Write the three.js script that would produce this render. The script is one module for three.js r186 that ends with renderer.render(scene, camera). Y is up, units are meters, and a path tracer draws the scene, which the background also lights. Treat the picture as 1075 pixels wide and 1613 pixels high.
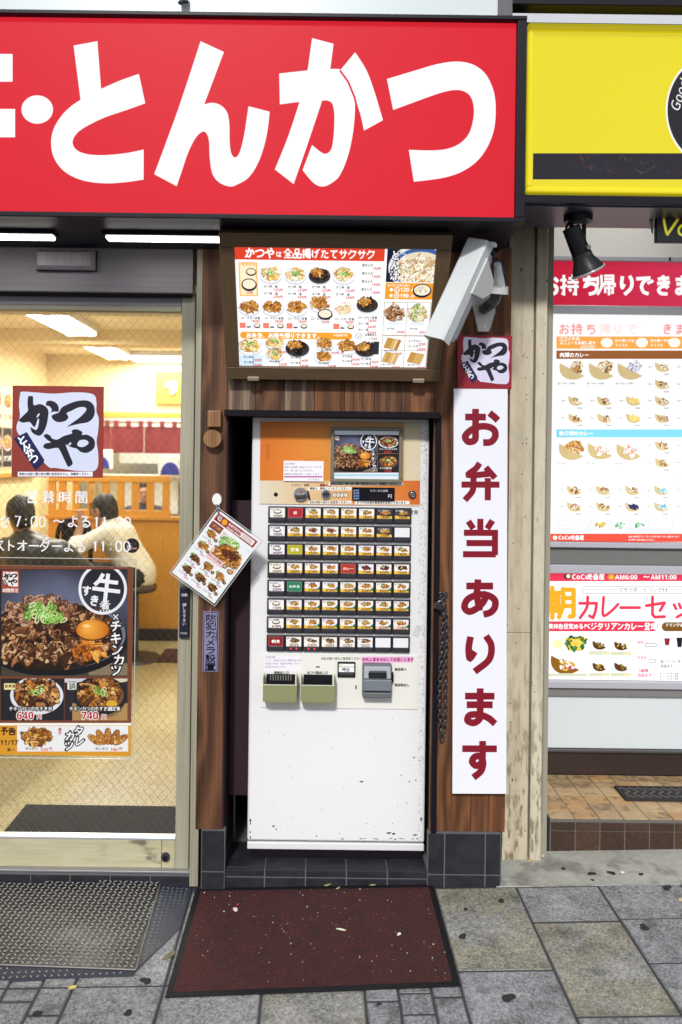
import * as THREE from 'three';
import { RoundedBoxGeometry } from 'three/addons/geometries/RoundedBoxGeometry.js';
import { mergeGeometries, mergeVertices } from 'three/addons/utils/BufferGeometryUtils.js';
import { MarchingCubes } from 'three/addons/objects/MarchingCubes.js';
import { RectAreaLightUniformsLib } from 'three/addons/lights/RectAreaLightUniformsLib.js';

// ---------- camera, sky, sun, exposure ----------
const scene = new THREE.Scene();
const camera = new THREE.PerspectiveCamera(64.62, 1075 / 1613, 0.1, 200);
camera.position.set(0, 1.63, 3.05);
camera.rotation.set(0, 0, 0.0125);                       // held a little askew
camera.focus = 3.1; camera.userData.fStop = 2.2;                // the room behind the door falls softly out of focus
camera.setViewOffset(1075, 1613, 37.5, 88.5, 1075, 1613); // shifted lens: verticals stay parallel

const renderer = new THREE.WebGLRenderer({ antialias: true });
renderer.toneMapping = THREE.LinearToneMapping;
renderer.toneMappingExposure = 1.25;
renderer.shadowMap.enabled = true;
RectAreaLightUniformsLib.init();

{ // an even evening sky over a bright shopping street
  const W = 64, H = 32, d = new Float32Array(W * H * 4);
  for (let y = 0; y < H; y++) for (let x = 0; x < W; x++) {
    const e = ((y + 0.5) / H - 0.5) * Math.PI, up = Math.max(0, Math.sin(e)), k = e < 0 ? 0.3 : 0.74 - 0.38 * up;
    d.set([k * 0.97, k * 0.99, k * 1.06, 1], (y * W + x) * 4);
  }
  const t = new THREE.DataTexture(d, W, H, THREE.RGBAFormat, THREE.FloatType);
  t.mapping = THREE.EquirectangularReflectionMapping; t.magFilter = THREE.LinearFilter; t.needsUpdate = true;
  scene.background = t; scene.environment = t;
}
const sun = new THREE.DirectionalLight(new THREE.Color(1, 0.97, 0.93), 2.35);
sun.position.set(-1.3, 6.3, 7.2); sun.target.position.set(0, 0.9, 0);
sun.castShadow = true; sun.shadow.radius = 10; sun.shadow.mapSize.set(2048, 2048);
Object.assign(sun.shadow.camera, { left: -4, right: 4, top: 4, bottom: -4, near: 0.5, far: 20 });
scene.add(sun, sun.target);

// ---------- helpers ----------
const R = (s) => () => { s = (s + 0x6d2b79f5) | 0; let t = Math.imul(s ^ (s >>> 15), 1 | s); t = (t + Math.imul(t ^ (t >>> 7), 61 | t)) ^ t; return ((t ^ (t >>> 14)) >>> 0) / 4294967296; };
const rnd = R(7);
const used = {};
const numbered = (n) => { used[n] = (used[n] ?? -1) + 1; return used[n] ? n + '_' + String(used[n]).padStart(3, '0') : n; };
function tag(o, label, category, group) { o.userData.label = label; o.userData.category = category; if (group) o.userData.group = group; return o; }
function thing(name, label, category, x = 0, y = 0, z = 0, group) {
  const o = new THREE.Group(); o.name = numbered(name); o.position.set(x, y, z); o.at = new THREE.Vector3(x, y, z);
  scene.add(o); return tag(o, label, category, group);
}
// add(): local coordinates of the parent. put(): world coordinates, for parents that are not turned.
function add(parent, name, geo, mat, x = 0, y = 0, z = 0, rx = 0, ry = 0, rz = 0) {
  const m = new THREE.Mesh(geo, mat); m.name = parent === scene ? numbered(name) : name; m.position.set(x, y, z); m.rotation.set(rx, ry, rz);
  m.castShadow = m.receiveShadow = true; m.at = (parent.at ?? new THREE.Vector3()).clone().add(m.position); parent.add(m); return m;
}
function put(parent, name, geo, mat, x, y, z, rx, ry, rz) { const a = parent.at ?? { x: 0, y: 0, z: 0 }; return add(parent, name, geo, mat, x - a.x, y - a.y, z - a.z, rx, ry, rz); }
const struct = (o) => { o.userData.kind = 'structure'; return o; };
const stuff = (o) => { o.userData.kind = 'stuff'; return o; };
// uv in metres from the dominant normal; (ou, ov) shifts the pattern, turn swaps u and v
function metric(g, ou = 0, ov = 0, turn = false) {
  const p = g.attributes.position, n = g.attributes.normal, uv = new Float32Array(p.count * 2);
  for (let i = 0; i < p.count; i++) {
    const ax = Math.abs(n.getX(i)), ay = Math.abs(n.getY(i)), az = Math.abs(n.getZ(i));
    let u, v; if (az >= ax && az >= ay) { u = p.getX(i); v = p.getY(i); } else if (ax >= ay) { u = p.getZ(i); v = p.getY(i); } else { u = p.getX(i); v = -p.getZ(i); }
    if (turn) [u, v] = [v, u];
    uv[2 * i] = u + ou; uv[2 * i + 1] = v + ov;
  }
  g.setAttribute('uv', new THREE.BufferAttribute(uv, 2)); return g;
}
const box = (w, h, d, r = 0.003, ou = 0, ov = 0, turn = false) => metric(r > 0 ? new RoundedBoxGeometry(w, h, d, 1, Math.min(r, w * 0.49, h * 0.49, d * 0.49)) : new THREE.BoxGeometry(w, h, d), ou, ov, turn);
const cyl = (r0, r1, h, n = 20) => new THREE.CylinderGeometry(r0, r1, h, n);
const plane = (w, h) => new THREE.PlaneGeometry(w, h);
const tube = (pts, r, n = 24, m = 8, closed = false) => new THREE.TubeGeometry(new THREE.CatmullRomCurve3(pts.map((p) => new THREE.Vector3(...p)), closed), n, r, m, closed);
const moved = (g, x, y, z, rx = 0, ry = 0, rz = 0) => g.applyMatrix4(new THREE.Matrix4().compose(new THREE.Vector3(x, y, z), new THREE.Quaternion().setFromEuler(new THREE.Euler(rx, ry, rz)), new THREE.Vector3(1, 1, 1)));
const join = (list) => mergeGeometries(list.map((g) => { const k = g.index ? g.toNonIndexed() : g; for (const a of Object.keys(k.attributes)) if (!['position', 'normal', 'uv'].includes(a)) k.deleteAttribute(a); return k; }));
// a flat prism from an outline [[x, y] ...] given thickness d (towards +z)
function prism(pts, d, bevel = 0) {
  const s = new THREE.Shape(pts.map((p) => new THREE.Vector2(...p)));
  return metric(new THREE.ExtrudeGeometry(s, { depth: d, bevelEnabled: bevel > 0, bevelThickness: bevel, bevelSize: bevel, bevelOffset: -bevel, bevelSegments: 1, curveSegments: 16 }));
}

// ---------- tileable noise and textures ----------
const hash = (x, y, s) => { let h = (Math.imul(x, 374761393) + Math.imul(y, 668265263) + Math.imul(s, 974634777)) | 0; h = Math.imul(h ^ (h >>> 13), 1274126177); return ((h ^ (h >>> 16)) >>> 0) / 4294967296; };
function vn(x, y, px, py, s) {
  const ix = Math.floor(x), iy = Math.floor(y), fx = x - ix, fy = y - iy, u = fx * fx * (3 - 2 * fx), v = fy * fy * (3 - 2 * fy), m = (a, n) => ((a % n) + n) % n;
  const a = hash(m(ix, px), m(iy, py), s), b = hash(m(ix + 1, px), m(iy, py), s), c = hash(m(ix, px), m(iy + 1, py), s), d = hash(m(ix + 1, px), m(iy + 1, py), s);
  return a + (b - a) * u + (c - a) * v + (a - b - c + d) * u * v;
}
function fbm(u, v, fx, fy, oct, s) { let t = 0, a = 0.5, n = 0; for (let i = 0; i < oct; i++) { t += a * vn(u * fx, v * fy, fx, fy, s + i); n += a; a *= 0.55; fx *= 2; fy *= 2; } return t / n; }
const mix = (a, b, t) => a + (b - a) * t, sat = (x) => Math.min(1, Math.max(0, x)), ss = (a, b, x) => { const t = sat((x - a) / (b - a)); return t * t * (3 - 2 * t); };
const lerp3 = (a, b, t) => [mix(a[0], b[0], t), mix(a[1], b[1], t), mix(a[2], b[2], t)];
const enc = (x) => 255 * (x <= 0.0031308 ? 12.92 * x : 1.055 * Math.pow(x, 1 / 2.4) - 0.055);
// fn(u, v) gives linear rgb in 0..1; wm, hm are the metres that one repeat covers
function texture(w, h, wm, hm, fn, srgb = true) {
  const d = new Uint8Array(w * h * 4);
  for (let y = 0; y < h; y++) for (let x = 0; x < w; x++) { const c = fn((x + 0.5) / w, (y + 0.5) / h), o = (y * w + x) * 4; for (let k = 0; k < 3; k++) d[o + k] = srgb ? enc(sat(c[k])) : sat(c[k]) * 255; d[o + 3] = 255; }
  const t = new THREE.DataTexture(d, w, h); t.wrapS = t.wrapT = THREE.RepeatWrapping; t.magFilter = THREE.LinearFilter; t.minFilter = THREE.LinearMipmapLinearFilter; t.generateMipmaps = true;
  if (srgb) t.colorSpace = THREE.SRGBColorSpace; t.repeat.set(1 / wm, 1 / hm); t.needsUpdate = true; return t;
}
const gray = (w, h, wm, hm, fn) => texture(w, h, wm, hm, (u, v) => { const k = fn(u, v); return [k, k, k]; }, false);
const std = (o) => new THREE.MeshStandardMaterial(o);
const col = (r, g, b) => new THREE.Color().setRGB(r, g, b);
const dull = (r, g, b, rough = 0.5, spec = 0.3) => new THREE.MeshPhysicalMaterial({ color: col(r, g, b), roughness: rough, specularIntensity: spec });
const plain = (r, g, b, rough = 0.5, metal = 0, extra = {}) => std({ color: col(r, g, b), roughness: rough, metalness: metal, ...extra });

// ---------- printed sheets: a canvas drawn in the sheet's own units ----------
function canvas(w, h) { const c = document.createElement('canvas'); c.width = w; c.height = h; return c; }
// a sheet that spans x0..x1, y0..y1 in drawing units, res pixels per unit, tilt in radians
function sheet(x0, y0, x1, y1, res, draw, tilt = -0.0125) {
  const c = canvas(Math.round((x1 - x0) * res), Math.round((y1 - y0) * res)), g = c.getContext('2d');
  g.scale(res, res); g.translate((x1 - x0) / 2, (y1 - y0) / 2); g.rotate(tilt); g.translate(-(x0 + x1) / 2, -(y0 + y1) / 2); draw(g);
  const t = new THREE.CanvasTexture(c); t.colorSpace = THREE.SRGBColorSpace; t.anisotropy = 8; return t;
}
const paper = (t, rough = 0.45, extra = {}) => new THREE.MeshPhysicalMaterial({ map: t, roughness: rough, specularIntensity: 0.45, ...extra });
const backlit = (t, glow, own = 0.35, rough = 0.4, spec = 0.35) => new THREE.MeshPhysicalMaterial({ specularIntensity: spec, map: t, color: col(own, own, own), emissive: 0xffffff, emissiveMap: t, emissiveIntensity: glow, roughness: rough });

// ---------- a stroke alphabet for Japanese lettering: strokes on a 100 x 100 field, "~" marks a curved stroke ----------
const GL = {
あ:'18,24 80,24/~45,8 43,45 49,84/~67,38 58,62 40,80 24,86 14,76 20,58 42,46 66,46 84,58 84,76 74,88 58,93',
い:'~22,20 18,50 26,76 38,82 44,68/~72,24 82,44 86,66', う:'~36,10 52,14 66,20/~22,40 50,32 72,38 74,60 62,82 42,94',
お:'14,28 62,28/~38,8 38,60 36,84 22,88 14,76 30,58 58,50 80,58 84,74 74,88 56,90/~70,18 80,26 90,36',
か:'~12,34 46,28 62,34 62,58 54,86 44,90 34,82/~40,8 34,40 14,90/~72,20 84,38 92,58', き:'20,24 78,18/16,44 82,38/~44,6 56,34 72,64/~72,64 56,56 36,60 24,74 34,88 70,92',
く:'66,8 28,50 72,94', け:'~20,12 16,50 22,88/34,36 90,34/~66,10 68,50 60,74 46,94', こ:'~24,20 50,18 78,22/~26,58 18,78 40,88 84,82',
さ:'16,32 84,26/~46,8 60,40 76,64/~76,64 56,56 36,60 24,74 36,88 72,92', し:'~30,8 28,60 36,86 54,90 70,80 86,60',
す:'10,25 90,25/~57,6 57,40 54,60 42,66 33,56 40,44 52,44 58,56 54,78 36,95', せ:'8,42 92,36/~68,10 68,40 64,58 54,58/~32,16 32,70 42,88 80,88', そ:'24,14 72,14 14,48 84,42/~84,42 50,52 44,74 70,92',
た:'12,26 62,24/~38,8 30,50 14,90/~52,46 70,42 88,44/~52,66 48,82 66,90 92,84', だ:'12,26 62,24/~38,8 30,50 14,90/~52,46 70,42 88,44/~52,66 48,82 66,90 92,84/72,6 78,18/86,2 92,14',
ち:'12,26 84,24/~44,8 36,34 24,56 48,44 72,48 84,64 72,84 42,93', つ:'~6,36 40,24 72,24 92,44 84,68 60,82 34,86', て:'10,22 88,18/~86,18 54,32 40,56 50,82 76,92',
で:'10,22 84,18/~82,18 52,32 38,56 48,82 74,92/72,34 80,46/86,28 94,40', と:'~28,8 34,30 42,46/~84,28 50,42 24,60 24,82 46,90 86,86',
な:'12,28 52,26/~36,8 28,36 14,62/~68,22 80,30 90,40/~66,42 66,72 54,88 38,84 40,72 58,68 72,76 86,90', に:'~20,12 16,50 22,88/~42,28 60,26 84,28/~44,66 40,82 60,86 88,82',
の:'~54,20 44,60 30,80 16,74 12,52 30,26 56,18 82,32 88,56 74,82 52,92', は:'~20,12 16,50 22,88/38,34 90,32/~66,10 66,60 62,82 48,90 40,80 52,70 70,76 88,90',
ば:'~20,12 16,50 22,88/38,36 84,34/~62,14 62,60 58,82 44,90 36,80 48,70 66,76 84,90/76,4 82,16/90,0 96,12', ま:'16,25 84,25/20,46 80,46/~51,6 51,60 50,80 36,90 22,84 26,72 48,70 70,78 86,92',
め:'~22,20 34,50 50,78/~66,10 58,50 38,80 20,84 12,66 30,42 58,34 84,44 88,66 76,84 56,93', や:'~8,48 40,34 70,28 88,40 82,56 60,60/~54,6 66,14 64,26/~28,16 42,50 58,96',
よ:'52,30 86,30/~52,6 52,56 52,78 38,90 18,84 18,74 38,68 60,74 86,92', り:'~28,10 24,40 27,62 38,46/~64,8 76,30 72,64 38,95', る:'20,14 74,14/~74,14 44,40 16,68 40,50 68,46 86,64 78,84 54,93 38,84 46,72 60,76 68,88',
を:'16,24 78,22/~46,6 36,34 20,58 42,44 56,52 56,72/~86,40 54,54 34,74 46,92 82,90', ん:'~48,6 32,50 10,94/~20,74 34,52 48,50 54,70 62,88 76,80 92,54', げ:'~20,12 16,50 22,88/34,36 84,34/~62,12 64,50 58,74 44,94/74,6 80,18/88,2 94,14',
れ:'26,8 26,94/~10,30 30,26 10,66/~26,44 50,24 60,40 58,76 68,88 90,72', ら:'~36,8 50,14 60,20/~28,32 26,58 48,46 74,50 80,70 64,88 40,92', も:'18,34 74,32/18,54 74,52/~46,6 42,60 50,88 72,88 82,66',
カ:'10,32 86,32 81,64 70,92 54,84/~46,6 42,48 12,92', メ:'~78,8 58,52 14,92/~28,34 54,54 84,84', ラ:'20,14 80,14/12,38 86,38 74,68 34,94', ス:'16,18 80,18 52,58 12,92/54,56 90,92', ト:'36,6 36,94/36,40 80,62',
オ:'10,32 90,32/60,6 60,92 44,86/58,34 38,62 10,84', ー:'8,50 92,50', タ:'38,6 26,36 8,58/36,22 84,22 70,58 44,82 20,94/34,46 66,68', ダ:'34,8 24,36 6,58/32,24 76,24 64,58 40,82 16,94/30,46 60,68/76,6 82,18/88,2 94,14',
チ:'~76,8 50,20 20,22/8,46 92,46/~52,20 52,60 28,94', キ:'14,32 82,24/8,62 92,52/38,4 58,96', ン:'14,16 42,34/~12,88 54,72 92,24', ツ:'14,22 26,44/42,16 52,38/~88,18 72,62 28,94', レ:'~24,8 24,88 60,68 92,38',
サ:'6,34 94,34/30,8 30,60/~70,6 70,50 60,78 34,95', ク:'36,6 26,32 6,56/34,22 84,22 75,54 54,78 22,95', セ:'8,42 90,30 70,62/36,6 36,78 46,89 90,87', ッ:'22,40 32,58/46,36 54,54/~86,38 74,72 36,94', ハ:'36,20 26,56 6,88/60,16 80,48 94,88',
フ:'12,20 86,20 78,52 54,76 24,94', リ:'28,10 28,58/~72,8 72,54 60,78 36,95', ド:'34,6 34,94/34,40 74,62/62,16 68,28/78,12 84,24', ベ:'6,62 34,28 50,44 94,82/66,22 72,34/80,16 86,28', ジ:'20,12 42,24/10,36 32,48/~14,90 56,74 90,38/68,10 74,22/82,6 88,18',
ア:'8,16 90,16 72,38 56,50/~50,32 48,62 22,94', コ:'14,22 84,22 84,86/10,84 88,84', イ:'~84,8 56,40 10,62/56,38 56,96', ロ:'14,20 86,20 86,86 14,86 14,20', ニ:'20,26 80,26/8,82 92,82', ュ:'30,46 68,46 66,84/16,86 88,86',
弁:'~48,6 40,18 22,34 70,32/62,16 84,42/6,58 94,58/~34,40 32,72 14,96/67,42 67,96', 当:'50,4 50,34/22,10 34,28/78,8 66,28/12,38 84,38 84,92/18,63 84,63/10,90 86,90', 牛:'34,6 24,30 10,46/22,30 86,30/4,58 96,58/50,4 50,98',
煮:'20,18 76,18/46,4 46,34/6,34 94,34/82,6 50,36 10,58/32,48 76,48 76,73 32,73 32,48/32,60 76,60/18,82 10,96/38,82 40,94/60,82 64,94/80,80 92,94', 円:'14,14 86,14 86,94 72,92/14,12 14,96/50,14 50,54/14,54 86,54', 丼:'10,26 90,26/4,58 96,58/~34,6 34,60 14,96/66,6 66,98/50,38 50,46',
防:'12,8 12,96/12,10 34,10 24,36 36,54 30,68 18,68/64,2 66,16/40,24 96,24/~60,26 56,64 36,96/58,48 86,48 82,86 70,94 60,88', 犯:'38,4 8,34/~14,8 34,40 34,82 26,94 12,88/34,46 6,76/50,14 88,14 88,48 74,50/50,14 50,84 60,93 94,92 96,72',
設:'12,8 36,8/4,22 44,22/12,36 38,36/12,50 38,50/12,64 38,64 38,90 12,90 12,64/56,8 54,30 44,46/56,8 80,8 80,36 94,38/48,54 86,54 70,78 44,96/54,62 70,80 96,96', 置:'12,8 88,8 88,28 12,28 12,8/38,8 38,28/62,8 62,28/6,40 94,40/50,30 48,48/30,50 78,50 78,84 30,84 30,50/30,61 78,61/30,72 78,72/12,52 12,96 94,96',
営:'24,4 32,18/50,2 50,18/78,4 68,18/8,40 8,24 92,24 92,40/34,36 68,36 68,54 34,54 34,36/20,66 80,66 80,94 20,94 20,66', 業:'38,2 38,24/62,2 62,24/20,6 30,22/80,6 70,22/8,26 92,26/34,30 40,40/66,30 60,40/10,42 90,42/18,55 82,55/4,69 96,69/50,42 50,98/46,69 12,94/54,69 90,94',
時:'8,16 34,16 34,82 8,82 8,16/8,48 34,48/46,20 92,20/68,4 68,38/42,38 96,38/42,58 96,58/80,48 80,92 66,90/50,68 60,80', 間:'10,8 10,98/10,8 42,8 42,38 10,38/10,23 42,23/90,8 90,94 78,96/58,8 58,38 90,38/58,8 90,8/58,23 90,23/34,50 67,50 67,88 34,88 34,50/34,68 67,68',
全:'50,2 30,26 4,44/50,2 70,26 96,44/26,48 74,48/20,69 80,69/8,93 92,93/50,48 50,93', 品:'30,6 70,6 70,42 30,42 30,6/6,56 44,56 44,94 6,94 6,56/57,56 94,56 94,94 57,94 57,56', 揚:'4,28 36,28/22,4 22,92 10,88/4,64 38,52/46,6 88,6 88,38 46,38 46,6/46,22 88,22/38,50 98,50/52,50 38,74/48,64 94,64 88,95 76,92/66,64 46,90/82,64 62,96',
持:'4,28 36,28/22,4 22,92 10,88/4,64 38,52/46,20 92,20/68,2 68,38/40,38 98,38/40,58 98,58/82,46 82,92 68,90/50,68 60,80', 帰:'10,12 10,52/~28,4 28,60 8,96/42,8 88,8 88,36 42,36/42,22 88,22/38,60 38,46 96,46 96,60/48,60 48,88/48,63 86,63 86,86 76,86/67,46 67,98',
定:'50,2 50,14/10,32 10,16 90,16 90,32/22,38 80,38/52,38 52,88/52,60 84,60/~30,50 26,74 6,96/24,74 44,90 94,94', 食:'50,2 34,20 6,38/50,2 66,20 94,38/50,20 50,32/28,34 74,34 74,60 28,60 28,34/28,47 74,47/28,60 28,94 52,85/86,66 64,75/46,60 66,80 96,96',
朝:'6,20 50,20/28,4 28,34/10,32 46,32 46,62 10,62 10,32/10,47 46,47/4,76 52,76/28,62 28,98/~60,8 60,60 48,96/60,10 92,10 92,92 80,94/60,36 92,36/60,61 92,61', 予:'22,10 78,10 50,34/34,22 62,38/8,46 92,46 78,66/50,46 50,94 34,92', 告:'30,6 14,34/24,24 84,24/50,2 50,46/4,46 96,46/20,62 80,62 80,94 20,94 20,62',
期:'12,20 52,20/21,4 21,68/43,4 43,68/21,36 43,36/21,52 43,52/4,68 56,68/20,74 6,94/42,74 54,92/~64,8 62,60 54,96/64,10 94,10 94,92 82,94/64,36 94,36/64,61 94,61', 限:'12,6 12,98/12,8 34,8 24,34 36,52 22,66/46,8 86,8 86,44 46,44/46,26 86,26/46,8 46,92 66,82/92,52 70,66/58,44 72,74 98,94',
鍋:'26,2 4,32/26,4 48,28/14,34 40,34/6,52 46,52/26,34 26,88/8,62 14,80/44,62 38,80/4,94 48,88/58,6 88,6 88,40/58,6 58,40/72,23 72,40/72,23 88,23/52,40 52,98/52,40 96,40 96,96 84,96/64,56 84,56 84,80 64,80 64,56', 来:'12,22 88,22/24,30 34,46/76,30 66,46/4,52 96,52/50,2 50,98/48,54 10,90/52,54 92,90',
自:'52,2 44,18/20,18 82,18 82,94 20,94 20,18/20,42 82,42/20,67 82,67', 動:'46,4 12,14/4,24 56,24/10,36 50,36 50,60 10,60 10,36/10,48 50,48/8,74 52,74/4,92 56,88/30,12 30,90/58,30 94,30 88,92 74,88/~76,6 76,50 54,94', 押:'4,28 36,28/22,4 22,92 10,88/4,64 38,52/44,10 94,10 94,62 44,62 44,10/44,36 94,36/69,10 69,98', 下:'4,14 96,14/46,14 46,98/52,40 78,60',
口:'16,20 84,20 84,88 16,88 16,20', 出:'50,2 50,92/20,14 20,46 80,46 80,14/12,58 12,92 88,92 88,58', 取:'4,10 54,10/14,10 14,80/43,10 43,98/14,31 43,31/14,53 43,53/2,84 50,75/56,22 94,22 78,62 50,96/60,38 74,72 98,96', 券:'28,4 36,18/70,4 62,18/16,24 84,24/4,44 96,44/50,4 46,40 6,66/56,42 70,54 96,66/28,64 76,64 72,92 60,92/46,64 40,82 20,96',
札:'4,28 48,28/26,4 26,98/26,34 6,68/28,44 46,60/62,6 62,82 72,91 96,90 98,70', 入:'34,10 52,12 44,50 8,94/50,34 64,68 96,94', 小:'50,4 50,92 34,88/26,34 6,70/74,34 94,70', 大:'6,34 94,34/50,4 46,46 8,96/52,36 66,70 94,96', 汁:'16,10 28,22/6,36 20,46/10,92 30,62/36,42 98,42/67,4 67,98', 返:'12,10 22,22/8,44 22,44 22,76 6,92/22,78 46,92 96,92/42,12 92,12/46,12 44,46 34,78/52,34 84,34 74,56 50,80/56,46 70,62 92,80',
肉:'14,20 86,20 86,94 74,94/14,20 14,98/50,2 50,34 28,58/50,32 76,56/50,56 28,84/50,56 76,80', 介:'50,2 6,46/50,2 94,46/36,46 32,76 14,98/67,46 67,98', 魚:'36,2 10,28/32,14 68,14 50,30/18,30 82,30 82,74 18,74 18,30/18,52 82,52/50,30 50,74/16,82 8,98/38,84 40,96/60,84 64,96/82,80 94,96', 類:'26,4 26,46/4,24 48,24/10,8 16,18/42,8 36,18/26,26 6,44/28,26 46,42/26,50 26,62/4,64 48,64/26,62 6,94/28,68 46,92/54,8 96,8/74,8 70,24/58,24 92,24 92,74 58,74 58,24/58,40 92,40/58,57 92,57/66,78 54,96/84,78 96,96',
身:'48,2 42,14/24,14 78,14 78,94 66,94/24,14 24,64/24,30 78,30/24,47 78,47/6,64 80,63/78,60 10,96', 体:'30,4 6,46/22,30 22,98/36,28 98,28/67,4 67,98/65,30 34,76/69,30 98,76/52,76 82,76', 目:'22,10 78,10 78,94 22,94 22,10/22,37 78,37/22,65 78,65', 覚:'24,4 30,14/50,2 50,14/78,4 70,14/8,34 8,20 92,20 92,34/28,34 72,34 72,70 28,70 28,34/28,46 72,46/28,58 72,58/38,70 32,84 8,96/60,70 60,90 68,95 94,94 94,82', 登:'16,10 40,10 8,42/14,24 24,32/62,4 70,20 96,42/86,8 72,16/92,20 78,28/34,38 66,38/28,48 72,48 72,66 28,66 28,48/34,72 40,86/66,72 60,86/6,94 94,94', 場:'4,34 38,34/20,8 20,78/2,84 42,70/50,6 88,6 88,38 50,38 50,6/50,22 88,22/42,50 98,50/54,50 42,74/50,64 94,64 88,95 76,92/68,64 48,90/82,64 64,96',
壱:'12,16 88,16/50,2 50,32/22,32 78,32/8,58 8,45 92,45 92,58/28,62 70,62/40,64 40,86 50,94 82,94 82,80', 番:'76,4 20,14/28,20 34,32/70,18 62,32/6,36 94,36/50,10 50,56/46,38 10,62/54,38 92,62/20,62 80,62 80,96 20,96 20,62/20,79 80,79/50,62 50,96', 屋:'18,8 86,8 86,28 18,28/18,8 18,50 4,96/28,42 90,42/50,44 36,60 78,58/66,48 84,64/30,76 88,76/22,94 96,94/58,60 58,94',
呼:'6,20 34,20 34,70 6,70 6,20/88,6 48,16/48,26 54,42/88,22 78,42/40,54 98,54/70,14 70,94 56,92', 付:'30,4 6,46/22,30 22,98/40,30 98,30/80,4 80,94 64,92/50,48 62,66', 紙:'26,2 10,24 34,28/40,20 8,54/4,56 44,50/24,52 24,98/10,66 4,86/36,64 44,82/90,6 56,14/56,14 56,92 76,82/56,46 98,46/74,10 78,60 92,94 98,78', 硬:'6,12 44,12/24,12 4,56/16,44 40,44 40,84 16,84 16,44/50,10 98,10/56,24 92,24 92,58 56,58 56,24/56,41 92,41/74,10 74,66 46,96/54,66 96,96', 貨:'30,2 6,28/20,18 20,38/80,6 50,16/50,4 50,30 58,36 94,34/22,44 78,44 78,82 22,82 22,44/22,56 78,56/22,69 78,69/36,84 10,98/64,84 90,98', 金:'50,2 4,42/50,2 96,42/28,42 72,42/14,60 86,60/50,42 50,92/26,68 34,82/74,68 66,82/6,93 94,93',
'0':'~50,10 26,22 20,50 26,78 50,90 74,78 80,50 74,22 50,10', '1':'32,26 54,10 54,92', '3':'~24,20 50,10 72,24 50,46/~50,46 78,66 68,86 46,91 20,80', '6':'~72,16 46,16 26,50 30,80 50,91 74,80 74,60 54,48 30,58', '7':'20,12 78,12 44,92', '4':'64,10 18,68 86,68/64,10 64,92', '5':'74,12 30,12 26,46/~26,46 54,40 76,60 64,86 42,91 20,80', '2':'~22,28 34,12 60,12 74,30 60,54 22,88/22,88 80,88', '8':'~50,10 28,24 50,46 76,70 50,91 24,70 50,46 72,24 50,10', '9':'~74,40 52,52 30,42 30,22 50,10 72,20 74,50 56,84 30,88',
':':'50,30 50,41/50,69 50,80', '〜':'~6,58 28,42 50,50 72,58 94,42', '・':'42,50 58,50', '×':'20,22 80,82/80,22 20,82', '/':'70,6 30,96', '!':'50,8 50,64/50,84 50,92', '、':'16,76 30,92', '。':'~14,84 22,76 30,84 22,92 14,84', ' ':'',
};
const glyphs = {};
function glyph(ch) { // a list of polylines in 0..1
  if (glyphs[ch]) return glyphs[ch];
  let s = GL[ch]; if (s === undefined) s = GL['目品当自告取朝定'[ch.charCodeAt(0) % 8]];
  return (glyphs[ch] = s.split('/').filter(Boolean).map((k) => {
    const p = k.replace('~', '').trim().split(' ').map((q) => q.split(',').map((v) => v / 100));
    if (k[0] !== '~' || p.length < 3) return p;
    const c = new THREE.CatmullRomCurve3(p.map(([x, y]) => new THREE.Vector3(x, y, 0)), false, 'centripetal'); return c.getPoints(p.length * 4).map((v) => [v.x, v.y]);
  }));
}
// write(): text at (x, y) = top left of the first cell; opt: w weight as a share of the size, sx horizontal stretch, step, down for vertical setting, edge [colour, width]
function write(g, text, x, y, size, color, opt = {}) {
  const { w = 0.1, sx = 1, step = 1.02, down = false, cap = 'butt', edge, turn = 0, slant = 0 } = opt;
  g.save(); g.translate(x, y); g.rotate(turn); g.lineCap = cap; g.lineJoin = cap === 'butt' ? 'miter' : 'round'; g.miterLimit = 3;
  const pass = (style, lw) => {
    g.strokeStyle = style; g.lineWidth = lw; let ax = 0, ay = 0;
    for (const ch of text) {
      const narrow = /[0-9:!/]/.test(ch) && !down ? 0.62 : 1;
      g.beginPath();
      for (const p of glyph(ch)) p.forEach(([px, py], i) => g[i ? 'lineTo' : 'moveTo'](ax + (narrow < 1 ? (px - 0.5) * 0.72 + 0.31 : px) * size * sx - slant * (py - 0.5) * size, ay + (down && ch === 'ー' ? px : py) * size));
      if (down && ch === 'ー') { g.beginPath(); g.moveTo(ax + size * sx * 0.5, ay + size * 0.08); g.lineTo(ax + size * sx * 0.5, ay + size * 0.92); }
      g.stroke(); if (down) ay += size * step; else ax += size * sx * step * narrow;
    }
  };
  if (edge) { g.lineJoin = g.lineCap = 'round'; pass(edge[0], size * w + edge[1]); g.lineCap = cap; }
  pass(color, size * w); g.restore();
}
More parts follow.
